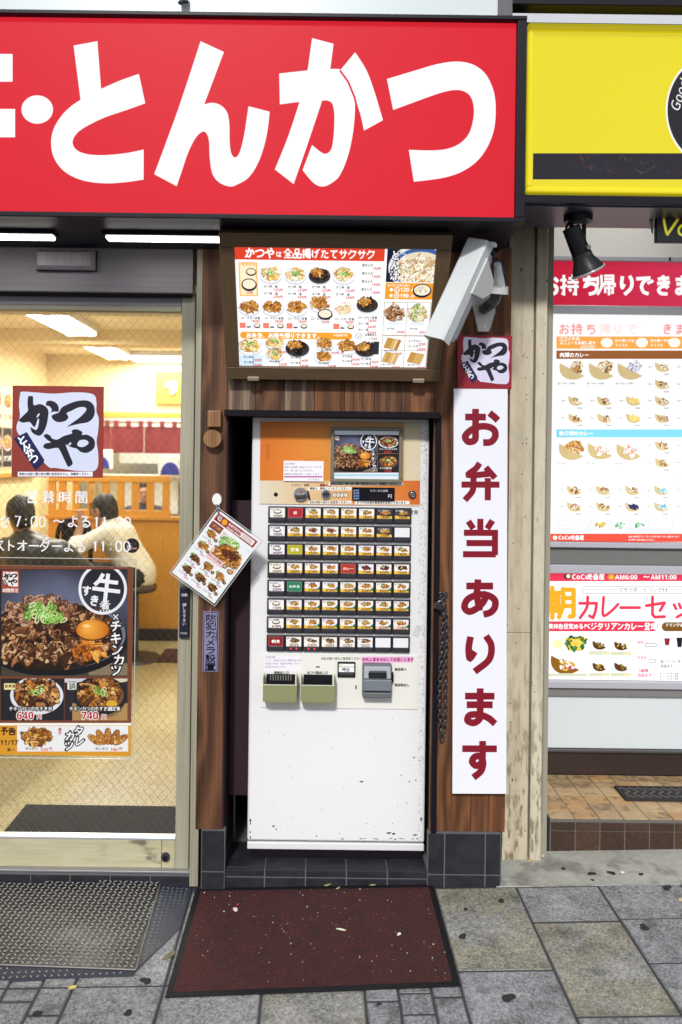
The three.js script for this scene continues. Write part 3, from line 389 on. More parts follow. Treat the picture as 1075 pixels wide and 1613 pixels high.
function beefTitle(g) {
  g.save(); g.beginPath(); g.rect(2, 897, 199, 168); g.clip(); ell(g, 162, 928, 36, 38, 'rgba(20,20,28,0.55)', '#e8eaf2', 4.6); g.restore();
  write(g, '牛', 147, 899, 48, '#eef0f6', { w: 0.13, turn: 0.12, edge: ['#20202a', 3] }); write(g, 'す', 129, 921, 17, '#eef0f6', { w: 0.15, turn: 0.1 }); write(g, 'き', 141, 936, 18, '#eef0f6', { w: 0.15, turn: 0.1 }); write(g, '煮', 156, 945, 19, '#eef0f6', { w: 0.1 });
  write(g, '×', 176, 965, 13, '#eef0f6', { w: 0.13, edge: ['#20202a', 2.4] });
  [['チ', 173, 977], ['キ', 173, 996], ['ン', 175, 1014], ['カ', 178, 1030], ['ツ', 173, 1046]].forEach(([c, x, y]) => write(g, c, x, y, 19, '#f4f4f8', { w: 0.14, edge: ['#17171d', 3.4], slant: 0.05 }));
}
const doorPosterPrint = sheet(-7, 892, 208, 1190, 4.4, (g) => {
  box2(g, -12, 885, 214, 1196, '#7a4430'); box2(g, -1, 897, 201, 1065, '#222'); beefPan(g); beefTitle(g); logo(g, 3, 899, 27, '#b04a30', '#f0ecea'); small(g, '期間限定', 3.5, 927, 6.4, '#e8ddd8', { w: 0.16, edge: ['#a03a2c', 1.6] });
  // two smaller dishes
  box2(g, 1, 1069, 101, 1135, '#25242b'); box2(g, 102, 1069, 201, 1135, '#2c2a30');
  g.save(); g.beginPath(); g.rect(1, 1069, 100, 66); g.clip(); bowl(g, 58, 1096, 42, 30, '#dfe3ee', FRIED.concat(MEAT), 31); g.restore();
  g.save(); g.beginPath(); g.rect(102, 1069, 99, 66); g.clip(); box2(g, 114, 1108, 201, 1136, '#b08a58'); ell(g, 113, 1068, 24, 8, '#cfd2dc'); ell(g, 190, 1069, 14, 6, '#d8d2b8'); bowl(g, 158, 1096, 42, 31, '#22232c', MEAT.concat(FRIED), 33); ell(g, 176, 1109, 9, 6, '#e0a838'); g.restore();
  round2(g, 6, 1076, 25, 1087, 2, '#e9dfa6', '#4a3a1c', 0.8); small(g, 'お弁当', 7.4, 1078, 5.6, '#6b2a1c', { w: 0.16 }); round2(g, 106, 1074, 121, 1087, 2, '#f0f0f0', '#333', 0.8); write(g, '鍋', 108, 1075, 11, '#222', { w: 0.08 });
  small(g, 'チキンカツの牛すき丼', 14, 1113, 7, '#f4f4f4', { w: 0.13, step: 0.98, edge: ['#1a1a20', 1.8] }); small(g, 'チキンカツの牛すき鍋定食', 109, 1113, 7, '#f4f4f4', { w: 0.13, step: 0.96, edge: ['#1a1a20', 1.8] });
  latin(g, '640', 26, 1133.5, 16.5, '#b4202c', 'bold', 'sans-serif', 0, ['#f6eef0', 2.4]); latin(g, '740', 128, 1133.5, 16.5, '#b4202c', 'bold', 'sans-serif', 0, ['#f6eef0', 2.4]); small(g, '円', 58, 1125, 8, '#b4202c', { edge: ['#f6eef0', 1.6] }); small(g, '円', 160, 1125, 8, '#b4202c', { edge: ['#f6eef0', 1.6] }); 
  // strip for the coming dish
  box2(g, -12, 1139, 214, 1143, '#f4f2ee'); box2(g, -12, 1143, 214, 1196, '#d99a2e'); box2(g, 27, 1143.5, 202, 1184, '#e9eaf0');
  write(g, '予告', 0, 1145.5, 12.6, '#3a2414', { w: 0.16 }); latin(g, '11/17', 0, 1174, 11, '#2a1a10', 'bold'); small(g, '来〜', 11, 1178, 6.4, '#3a2414');
  heap(g, 60, 1161, 20, 12, 90, 5, FRIED.concat('#6a3c14', '#8f5a20'), 41); g.save(); for (let i = 0; i < 5; i++) { g.save(); g.translate(170 + (i - 2) * 5, 1172); g.rotate((i - 2) * 0.5); ell(g, 0, -12, 5.5, 13, pick(R(50 + i), FRIED), '#6a3a10', 0.8); heap(g, 0, -12, 4, 10, 14, 2.2, FRIED, 60 + i); g.restore(); } g.restore();
  [['タ', 117, 1144], ['レ', 118, 1160], ['カ', 103, 1152], ['ツ', 101, 1167]].forEach(([c, x, y]) => write(g, c, x, y, 15, '#f8f8fb', { w: 0.15, edge: ['#2d2d3a', 3.2], slant: 0.12 }));
  small(g, '限定', 92, 1147, 5, '#a4202c', { down: true }); small(g, 'タレカツ', 40, 1177, 5, '#333'); latin(g, '520', 64, 1183, 7, '#c02030', 'bold', 'sans-serif', 0, ['#fff', 1]); small(g, '円', 77, 1177, 5.6, '#c02030'); small(g, 'タレカツ', 150, 1177, 5, '#333'); latin(g, '740', 174, 1183, 7, '#c02030', 'bold', 'sans-serif', 0, ['#fff', 1]); small(g, '円', 187, 1177, 5.6, '#c02030');
});
const logoPrint = sheet(19, 608, 163, 752, 5.6, (g) => { box2(g, 10, 600, 172, 760, '#8a3a33'); logo(g, 19, 608, 144); box2(g, 28, 743, 146, 750.5, '#e9e9f2'); small(g, '本日は当店に限り持ち帰りが使えません。ご了承ください。', 30, 744.4, 4.4, '#2a2028', { w: 0.13, step: 0.97 }); });
const logoPrintRed = sheet(721, 529, 806, 613, 6, (g) => { box2(g, 710, 520, 815, 620, '#8f2530'); logo(g, 722, 526, 85, '#8f2530', '#d2cfe6'); }, 0);
const bannerPrint = sheet(0, 0, 85, 638, 3, (g) => {
  box2(g, -2, -2, 88, 640, '#e6e8f0'); const red = '#82192a';
  // eight characters, one below another
  [['お', 28], ['弁', 115], ['当', 204], ['あ', 297], ['り', 386], ['ま', 470], ['す', 553]].forEach(([c, y]) => write(g, c, 8, y - 2, 65, red, { w: c === '当' || c === '弁' ? 0.15 : 0.165, sx: 1.06 }));
}, 0);
const cameraSticker = sheet(0, 0, 25, 95, 8, (g) => { box2(g, 0, 0, 25, 95, '#827d9f'); round2(g, 1.6, 1.6, 23.4, 93.4, 1, null, '#1d1a2a', 1); write(g, '防犯カメラ設置', 3.6, 4.6, 12.3, '#100e1a', { w: 0.135, down: true, step: 1.03, sx: 1.44 }); }, 0);
const pushPrint = sheet(0, 0, 15, 80, 8, (g) => { box2(g, 0, 0, 15, 80, '#232230'); write(g, '自動', 2.4, 8, 5, '#d8dce4', { w: 0.1 }); write(g, '押して下さい', 4.6, 24, 6.2, '#d8dce4', { w: 0.1, down: true, step: 1.0 }); latin(g, 'PUSH', 1.9, 75, 4.4, '#d8dce4', ''); }, 0);

// laminated card on the hook (84 x 123 units)
const cardPrint = sheet(0, 0, 84, 123, 7, (g) => {
  box2(g, -1, -1, 86, 125, '#eef0f6'); box2(g, 3, 3, 81, 16, '#93242e'); logo(g, 5, 4.5, 9, null, '#f0eef4', false); ell(g, 20, 9.5, 5, 5, '#e8a838', '#a05018', 0.8); latin(g, 'KATSUYA', 27, 9.6, 6.2, '#fff'); latin(g, 'GRAND MENU', 27, 14.6, 4, '#fff'); round2(g, 53, 5, 78, 14, 1.5, '#f0e6e8', null); for (let i = 0; i < 4; i++) box2(g, 55, 6.5 + i * 2, 74, 7.1 + i * 2, '#a07078');
  box2(g, 3, 18, 25, 30, '#8a4a34'); small(g, 'かつ丼', 7, 21, 5, '#d8b094');
  g.save(); g.beginPath(); g.rect(28, 22, 53, 46); g.clip(); box2(g, 28, 22, 81, 70, '#e8c0a8'); ell(g, 60, 40, 34, 26, '#dfe6f4'); ell(g, 58, 44, 30, 24, '#eceef4'); heap(g, 48, 34, 16, 10, 120, 3, ['#a8d080', '#c8e8a8', '#88b860', '#e0f4cc'], 71, 0.4); heap(g, 58, 50, 20, 12, 90, 5, FRIED, 73); heap(g, 58, 47, 14, 6, 40, 2.5, ['#3a1c10', '#5a2c14', '#7a3c18'], 74); g.strokeStyle = '#3a2418'; g.lineWidth = 1; g.beginPath(); g.moveTo(70, 56); g.lineTo(84, 50); g.moveTo(71, 59); g.lineTo(85, 54); g.stroke(); g.restore();
  box2(g, 28, 62, 60, 72, '#e9c6c8'); small(g, 'チキンカツ定食', 29, 64, 3.6, '#40282c');
  const dish = (x, y, s, seed, kind) => { ell(g, x, y, 11 * s, 6.6 * s, '#f7f7fa', '#c8c8d0', 0.5); heap(g, x - 3 * s, y - 3 * s, 5 * s, 3 * s, 30, 1.8 * s, ['#a8d080', '#c8e8a8', '#88b860'], seed); heap(g, x + 1 * s, y - 0.5 * s, 7 * s, 4 * s, 40, 2.4 * s, kind ? ['#5a3418', '#7a4a20', '#9a6a34', '#40240f'] : FRIED, seed + 1); ell(g, x + 11 * s, y + 3.4 * s, 3 * s, 2.4 * s, '#222', '#000', 0.5); ell(g, x + 11 * s, y + 3.2 * s, 2.2 * s, 1.5 * s, '#b08a50'); small(g, 'とんかつ定食', x - 10 * s, y + 8 * s, 2.6, '#3a3a66'); small(g, '580円', x + 2 * s, y + 11 * s, 3, '#b02038'); };
  dish(15, 38, 1, 81); dish(15, 60, 1, 83); dish(15, 84, 0.95, 85, 1); dish(16, 105, 0.95, 87, 1); dish(41, 82, 1, 89); dish(41, 104, 1, 91, 1); dish(66, 84, 1, 93); dish(66, 106, 1, 95, 1); ell(g, 62, 66, 4, 3.4, '#1c1c20'); ell(g, 62, 65.6, 3, 2.2, '#c8b890'); ell(g, 74, 68, 5, 4, '#1c1c20'); ell(g, 74, 67.6, 3.8, 2.7, '#d8b070');
}, 0);

// the lit menu board above the machine (321 x 195 units)
heapShade = 0.28; heapShine = 0.6;
const menuPrint = sheet(0, 0, 321, 195, 5, (g) => {
  box2(g, -2, -2, 324, 198, '#fbfbfb'); box2(g, 0, 0, 239, 21, '#e2442c'); write(g, 'かつや', 17, 3, 15.5, '#fff', { w: 0.17, cap: 'round', slant: 0.16 }); write(g, 'は', 66, 7, 10, '#fff', { w: 0.17 }); write(g, '全品揚げたてサクサク', 78, 3.6, 14.5, '#fff', { w: 0.15, step: 1.01 });
  // soup corner
  g.save(); g.beginPath(); g.rect(243, 0, 78, 53); g.clip(); box2(g, 243, 0, 321, 53, '#1b2036'); ell(g, 298, 30, 52, 36, '#e4e2dc'); ell(g, 298, 31, 46, 31, '#3d66a8'); ell(g, 297, 33, 42, 27, '#e8dcc0'); heap(g, 296, 34, 34, 20, 90, 5, ['#f4ecd8', '#e0d0a8', '#d0b888', '#c89a68', '#fff8ea'], 101); g.strokeStyle = '#c8a878'; g.lineWidth = 5; g.beginPath(); g.moveTo(302, 30); g.lineTo(324, 18); g.stroke(); write(g, 'とん汁', 249, 4, 15, '#fff', { down: true, w: 0.14, edge: ['#1b2036', 2] }); write(g, 'かつや', 266, 1, 6.5, '#fff', { down: true, w: 0.13 }); g.restore();
  box2(g, 243, 54, 321, 80, '#ef9a2e'); small(g, 'おかわりお持ち帰り', 246, 56, 4, '#fff'); for (const [y, c, p] of [[61, '小', '120'], [70.5, '大', '190']]) { ell(g, 253, y + 4, 2.6, 2.6, '#fff'); ell(g, 262, y + 4, 4, 4, null, '#fff', 1); small(g, c, 259, y + 1, 6, '#fff'); latin(g, p, 267, y + 7.2, 9, '#fff'); small(g, '円', 285, y + 1.6, 6, '#fff'); } ell(g, 303, 66, 15, 11, '#1b2036'); ell(g, 303, 65, 13, 8.5, '#f4ead0'); heap(g, 303, 65, 9, 5, 20, 2.4, RICE.concat('#d8b888'), 103);
  const price = (x, y, a, b) => { small(g, a, x, y, 4.4, '#333', { w: 0.13 }); small(g, b, x + 16, y + 5, 5, '#c02a36', { w: 0.14 }); };
  box2(g, 6, 25, 36, 78, '#f4b45a'); box2(g, 8, 30, 34, 76, '#fbe6c2'); small(g, 'おいしいとん汁', 7, 26, 3.9, '#fff'); ell(g, 26, 40, 8.5, 6, '#22232c'); ell(g, 26, 39.4, 7, 4.4, '#efe0c0'); ell(g, 22, 60, 12.5, 10, '#22232c'); ell(g, 22, 59, 10.5, 7.5, '#f2e6ca'); small(g, '120円', 15, 70, 4.6, '#b02028');
  const dish = (x, y, s, kind, seed) => { s *= 1.14; ell(g, x, y + 2.5, 15.5 * s, 10.5 * s, '#d8dae2'); ell(g, x, y, 15.5 * s, 10.5 * s, kind === 2 ? '#3c3a3c' : '#f0f1f6', '#aab', 0.5); const pal = kind === 0 ? ['#ecc468', '#f2d888', '#d09a44', '#f8efc8', '#c08a3c', '#fbf6e6'] : kind === 2 ? ['#2a2220', '#3a2c26', '#4a3428', '#181414'] : FRIED; heap(g, x, y - 2.5 * s, 11.5 * s, 7 * s, 60, 3 * s, pal, seed); if (kind === 2) heap(g, x - 4 * s, y - 5 * s, 7 * s, 4 * s, 24, 2.8 * s, FRIED, seed + 1); if (kind === 0) heap(g, x, y - 4 * s, 6 * s, 3 * s, 12, 1.6 * s, GREEN, seed + 2); };
  [[58, 45, 0], [97, 45, 0], [136, 45, 2], [175, 45, 0]].forEach(([x, y, k], i) => { dish(x, y, 1, k, 110 + i * 3); price(x - 12, 60, 'かつ丼 梅', '520円'); price(x - 12, 71, 'かつ丼 竹', '690円'); });
  for (let i = 0; i < 4; i++) price(204, 25 + i * 12.5, 'ごはん大', '190円');
  [[21, 97, 1], [60, 97, 1], [99, 97, 1], [137, 90, 1], [177, 97, 1], [215, 90, 2]].forEach(([x, y, k], i) => { if (i === 4) { ell(g, x, y, 17, 11, '#f4f0ec', '#c8b8a8', 0.6); heap(g, x, y, 12, 6, 40, 3, ['#f4d8b0', '#fbf0e0', '#e8c090'], 140); } else dish(x, y, 1, k, 130 + i * 3); if (i === 3) { ell(g, 146, 106, 12.5, 9, '#1c1d24'); ell(g, 146, 105, 10.5, 6.6, '#efe4cc'); } price(x - 14, i === 5 ? 108 : 111, 'ロースカツ定食', '780円'); if (i < 5 && i !== 3) { box2(g, x - 17, 121, x - 7, 130, '#e8806a'); ell(g, x - 2, 128, 4, 1.4, '#456'); ell(g, x + 12, 126, 5.6, 4, '#22232c'); ell(g, x + 12, 125.4, 4.4, 2.6, '#f2e6ca'); } });
  price(201, 118, 'カレー梅', '640円'); price(201, 128, 'カレー竹', '820円');
  round2(g, 4, 136, 192, 147.5, 5.5, '#f0a030'); write(g, 'お弁当、お持ち帰りできます。', 14, 137.4, 9, '#fff', { w: 0.17, step: 1.02 }); small(g, 'お電話ご予約', 160, 138, 4, '#fff'); ell(g, 203, 141, 6, 5, '#dfe3ec', '#889', 0.5); heap(g, 203, 140, 4, 3, 12, 1.4, RICE, 151); small(g, '定食ごはん', 213, 137, 4, '#333'); small(g, '130円', 220, 143, 5, '#c02a36');
  [[20, 162, 1.15, 0], [62, 156, 0.9, 0], [62, 176, 0.9, 0], [100, 164, 1.15, 2], [146, 156, 0.85, 1], [144, 178, 0.85, 1], [184, 161, 1, 1], [216, 164, 1.05, 2]].forEach(([x, y, s, k], i) => dish(x, y, s, k, 160 + i * 3)); box2(g, 228, 150, 238, 172, '#30333a');
  box2(g, 2, 176, 42, 194, '#cfe6f4'); for (const [x, y] of [[8, 177], [8, 186], [50, 163], [52, 184], [88, 177], [88, 186], [140, 163], [136, 186], [176, 174], [176, 182], [208, 178], [208, 186]]) price(x, y, 'カツ弁当', '590円');
  g.strokeStyle = '#a08a70'; g.lineWidth = 0.8; g.strokeRect(243, 85, 76, 54); g.strokeRect(243, 140, 76, 54); g.beginPath(); g.moveTo(281, 85); g.lineTo(281, 194); g.moveTo(243, 165); g.lineTo(319, 165); g.stroke();
  [[261, 104], [299, 104]].forEach(([x, y], i) => { heap(g, x, y - 2, 13, 12, 60, 4.2, i ? ['#e8d8b0', '#d0b070', '#f4ecd4', '#8aa860'] : ['#7a4a30', '#a06a44', '#5a3018', '#c89468', '#d8d0c0'], 190 + i); ell(g, x, y + 15, 12, 3, '#dfe3ec'); price(x - 12, y + 22, 'サラダ', '390円'); });
  [[259, 152], [257, 176], [300, 176]].forEach(([x, y], i) => { for (let k = 0; k < 5; k++) { g.save(); g.translate(x - 8 + k * 4.6, y + k * 0.8); g.rotate(0.35); round2(g, -2.4, -9, 2.4, 9, 1, pick(R(200 + i * 7 + k), ['#d8b068', '#c89848', '#b8823a', '#e8d0a0']), '#8a5a20', 0.5); g.restore(); } price(x - 12, y + 11, 'カツサンド', '490円'); }); price(286, 146, 'メンチカツ', '120円'); price(286, 155, 'ロースカツ', '200円');
}, 0);

// big fascia sign: white letters on red, drawn on the face's own 913 x 310 units
const fasciaPrint = sheet(-100, 28, 813, 338, 2.2, (g) => {
  box2(g, -120, 0, 830, 360, '#dc2434'); const W = '#fdfdfd', Z1 = (p) => p.map(([x, y, c]) => [x / 1.991, y / 1.99, c]), Z2 = (p) => p.map(([x, y, c]) => [535 + x / 1.991, y / 1.99, c]);
  outline(g, Z1([[228, 137, 1], [303, 123, 1], [315, 273, 1], [372, 248], [434, 226, 1], [454, 319, 1], [395, 340], [330, 362], [275, 388], [240, 412], [225, 440], [236, 464], [268, 478], [320, 482], [390, 476], [449, 464, 1], [449, 559, 1], [395, 567], [340, 571], [290, 568], [240, 556], [195, 530], [166, 490], [157, 445], [165, 400], [190, 358], [220, 328], [250, 308, 1]]), W);
  outline(g, Z1([[628, 123, 1], [702, 157, 1], [640, 322, 1], [665, 317], [692, 325], [712, 348], [719, 385], [720, 440], [725, 476], [738, 489], [752, 471], [765, 420], [773, 370], [779, 328, 1], [846, 345, 1], [840, 400], [828, 455], [808, 510], [780, 552], [745, 574], [722, 581], [690, 570], [666, 542], [657, 490], [655, 440], [648, 416], [636, 408], [614, 426], [590, 472], [570, 530], [553, 580, 1], [482, 542, 1], [560, 330]]), W);
  outline(g, [[492, 57, 1], [526, 66, 1], [521, 106, 1], [538, 107], [551, 120], [558, 142], [560, 168], [557, 205], [549, 243], [536, 274], [522, 287], [508, 292], [494, 286], [477, 266, 1], [492, 226, 1], [504, 236], [513, 240], [521, 235], [525, 221], [527, 196], [527, 176], [524, 161], [517, 156], [508, 156, 1], [486, 222], [463, 288, 1], [433, 265, 1], [455, 210], [472, 158, 1], [441, 162, 1], [440, 113, 1], [485, 108, 1]], W);
  g.lineWidth = 3; outline(g, Z2([[2, 216, 1], [50, 158, 1], [86, 215], [112, 285], [138, 372, 1], [78, 405, 1], [66, 352], [48, 300], [26, 250]]), W); g.strokeStyle = '#dc2434'; g.beginPath(); g.moveTo(536, 108); g.lineTo(549, 126); g.lineTo(559, 150); g.lineTo(572, 202); g.stroke();
  outline(g, Z2([[150, 242, 1], [240, 215], [310, 195], [370, 187], [420, 196], [460, 225], [485, 275], [493, 330], [488, 400], [465, 460], [430, 505], [380, 537], [320, 555], [235, 566, 1], [219, 465, 1], [290, 467], [340, 462], [380, 445], [408, 415], [421, 375], [424, 335], [415, 300], [395, 282], [368, 277], [330, 283], [270, 303], [170, 340, 1]]), W);
  ell(g, 57, 170, 25, 22.5, W); box2(g, -90, 82, 18, 126, W); box2(g, -100, 169, 22, 214, W); box2(g, -60, 50, -28, 300, W);
});
// yellow neighbour sign
const yellowPrint = sheet(830, 38, 1230, 305, 2.6, (g) => {
  box2(g, 800, 20, 1260, 330, '#e9d91a'); box2(g, 800, 243, 1260, 286, '#17141f');
  const r = R(301); for (let i = 0; i < 70; i++) { g.strokeStyle = pick(r, ['#7a1c24', '#2a3a8a', '#8a6a2a', '#4a2060', '#3a6a80', '#a03030']); g.lineWidth = 0.5 + r() * 0.9; g.globalAlpha = 0.5 * r(); let x = 870 + r() * 350, y = 250 + r() * 30; g.beginPath(); g.moveTo(x, y); for (let k = 0; k < 6; k++) { x += (r() - 0.35) * 16; y += (r() - 0.5) * 12; g.lineTo(x, Math.min(283, Math.max(246, y))); } g.stroke(); } g.globalAlpha = 1;
  g.save(); g.translate(1130, 172); ell(g, 0, 0, 78, 92, '#f6f6f6'); ell(g, 0, 0, 75, 88, '#14121a'); g.restore(); latin(g, 'Good', 1073, 176, 22, '#f4f4f4', 'italic', 'sans-serif', -1.22);
});
const voPrint = sheet(0, 0, 80, 52, 5, (g) => { box2(g, 0, 0, 80, 52, '#191b1d'); g.lineCap = 'round'; g.lineJoin = 'round'; const gr = g.createLinearGradient(0, 8, 0, 40); gr.addColorStop(0, '#b06a2a'); gr.addColorStop(0.45, '#d8d02c'); gr.addColorStop(1, '#e8e03c'); g.strokeStyle = gr; g.lineWidth = 4.4; g.beginPath(); g.moveTo(11, 16); g.quadraticCurveTo(14, 36, 17, 40); g.quadraticCurveTo(26, 28, 34, 14); g.stroke(); g.lineWidth = 4; g.beginPath(); g.ellipse(42, 33, 7, 8, 0.3, 0, 6.3); g.stroke(); g.beginPath(); g.moveTo(58, 26); g.lineTo(60, 40); g.moveTo(66, 12); g.lineTo(68, 40); g.stroke(); }, 0);
// a half-moon of curry on a plate
function curry(g, x, y, s, seed, sauce = '#c4a872', top = null) { g.save(); g.translate(x, y); g.rotate(0.22); g.beginPath(); g.moveTo(-s, -s * 0.42); g.quadraticCurveTo(0, -s * 0.15, s, s * 0.1); g.quadraticCurveTo(s * 0.5, s * 0.62, -s * 0.1, s * 0.6); g.quadraticCurveTo(-s * 0.95, s * 0.55, -s, -s * 0.42); g.closePath(); g.fillStyle = sauce; g.fill(); if (top) heap(g, s * 0.15, -s * 0.05, s * 0.55, s * 0.3, 26, s * 0.14, top, seed, 0.7); g.restore(); }
const takeoutPrint = sheet(862, 414, 1130, 483, 5, (g) => { const gr = g.createLinearGradient(862, 0, 1130, 0); gr.addColorStop(0, '#c3223c'); gr.addColorStop(1, '#d23a5c'); g.fillStyle = gr; g.fillRect(850, 400, 300, 100); [['お', 862 - 12], ['持', 880], ['ち', 913], ['帰', 937], ['り', 970], ['で', 997], ['き', 1028], ['ま', 1057], ['す', 1087]].forEach(([c, x]) => write(g, c, x, 433, 34, '#fbfbfb', { w: c === '帰' ? 0.115 : c === '持' ? 0.13 : 0.165, sx: 0.9 })); });
heapShade = 0.12; heapShine = 0.5;
const curryBoardPrint = sheet(862, 497, 1130, 853, 4.4, (g) => {
  box2(g, 850, 490, 1140, 860, '#f4f5f6'); [['お', 878], ['持', 898], ['ち', 920], ['帰', 942], ['り', 962], ['で', 984], ['き', 1040], ['ま', 1060], ['す', 1082]].forEach(([c, x]) => write(g, c, x, 510, 18, '帰りで'.includes(c) ? '#f8dcd8' : '#ef9a96', { w: 0.13 }));
  box2(g, 875, 531, 1130, 550, '#f2a54a'); write(g, 'ココイチの', 879, 531.5, 6.4, '#fff', { w: 0.16 }); write(g, 'メニューもお楽しみも', 880, 538, 5.6, '#fff', { w: 0.16 }); write(g, 'イロイロ!', 912, 544.5, 5.2, '#fff', { w: 0.16 }); for (const x of [954, 1009, 1060]) { ell(g, x, 540.5, 9.5, 7.5, '#fbf4ea'); small(g, '持ち帰り予約', x + 13, 535, 5, '#fff'); small(g, 'ライス大', x + 13, 542, 5, '#fff'); }
  box2(g, 875, 553, 1130, 566, '#96592c'); write(g, '肉類のカレー', 880, 556, 7.6, '#fff', { w: 0.16 }); box2(g, 875, 676.5, 1130, 689, '#7fd0f4'); write(g, '魚介類のカレー', 879, 679, 7.6, '#fff', { w: 0.16 }); box2(g, 875, 746, 1130, 758, '#e2e5ea'); write(g, '野菜類・その他のカレー', 879, 748, 7.4, '#f6f7f8', { w: 0.16 });
  const T = ['#e8d8b0', '#c89858', '#9a6a34', '#fff8ea', '#5a4028'];
  [[899, 586], [945, 586], [990, 586]].forEach(([x, y], i) => { curry(g, x, y, 21, 311 + i, '#cdb684'); heap(g, x + 8, y - 8, 10, 7, 40, 3, i === 2 ? ['#fff', '#e8e4f0', '#8a86b0', '#d8d4e0'] : T, 315 + i); small(g, 'ビーフカレー700円', x - 22, y + 17, 3, '#666'); });
  const mini = (x, y, seed, top = T) => { curry(g, x, y, 12.5, seed, '#d3bd8c', top); small(g, 'カレー', x - 22, y - 2, 2.8, '#555'); small(g, '750円', x + 2, y + 10, 2.8, '#555'); };
  for (const [y, s] of [[579, 0], [606, 1]]) for (const x of [1041, 1086]) mini(x, y, 330 + s * 5 + x); for (const [y, s] of [[632, 0], [659, 1]]) for (let i = 0; i < 5; i++) mini(905 + i * 45.3, y, 340 + s * 9 + i, i % 3 === 2 ? ['#f4d87a', '#e8c050', '#fbe8a0'] : T);
  [[898, 712], [943, 711], [988, 712]].forEach(([x, y], i) => { curry(g, x, y, 21, 361 + i, '#cdb684', i ? ['#e8a890', '#fbf4ec', '#d88a6a', '#fff'] : null); if (!i) heap(g, x + 6, y - 8, 13, 8, 50, 3, FRIED.concat('#f4e0b0'), 365); small(g, 'フライカレー', x - 22, y + 17, 3, '#666'); });
  for (const y of [702, 729]) for (const x of [1041, 1086]) mini(x, y, 370 + y + x); for (const [y, s] of [[772, 0], [798, 1]]) for (let i = 0; i < 5; i++) mini(903 + i * 45.5, y, 390 + s * 9 + i, i === 3 ? ['#a8d4e0', '#6ab0c8', '#e8f4f8'] : i === 2 && s ? ['#2a2c5a', '#3a3c78', '#20204a'] : T);
  box2(g, 875, 817, 1130, 835, '#dcdfe1'); write(g, 'カレーにぴったり', 879, 819, 6, '#f4f5f6', { w: 0.16 }); write(g, 'サラダもご用意', 879, 827, 6, '#f4f5f6', { w: 0.16 }); [944, 974, 1005].forEach((x, i) => { ell(g, x, 826, 12, 7.5, '#fbfcfb'); heap(g, x, 826, 8, 4, 18, 2, i ? ['#4a9a70', '#d8ecd8', '#a8d0b0'] : ['#e8a838', '#4a9a70', '#f4d078'], 420 + i); }); box2(g, 1022, 819, 1056, 833, '#eceeef'); box2(g, 1060, 819, 1094, 833, '#eceeef');
  box2(g, 850, 840, 1140, 853, '#ee5242'); ell(g, 873, 846.4, 3.4, 3.4, '#fff'); latin(g, 'CoCo', 878, 849.4, 8, '#fff'); write(g, '壱番屋', 897, 842.6, 7, '#fff', { w: 0.16 }); small(g, '価格は税込みです。店により取り扱いのない品があります。', 988, 843, 3, '#fff'); small(g, '持ち帰りは別の品となります。', 988, 848, 3, '#fff');
});
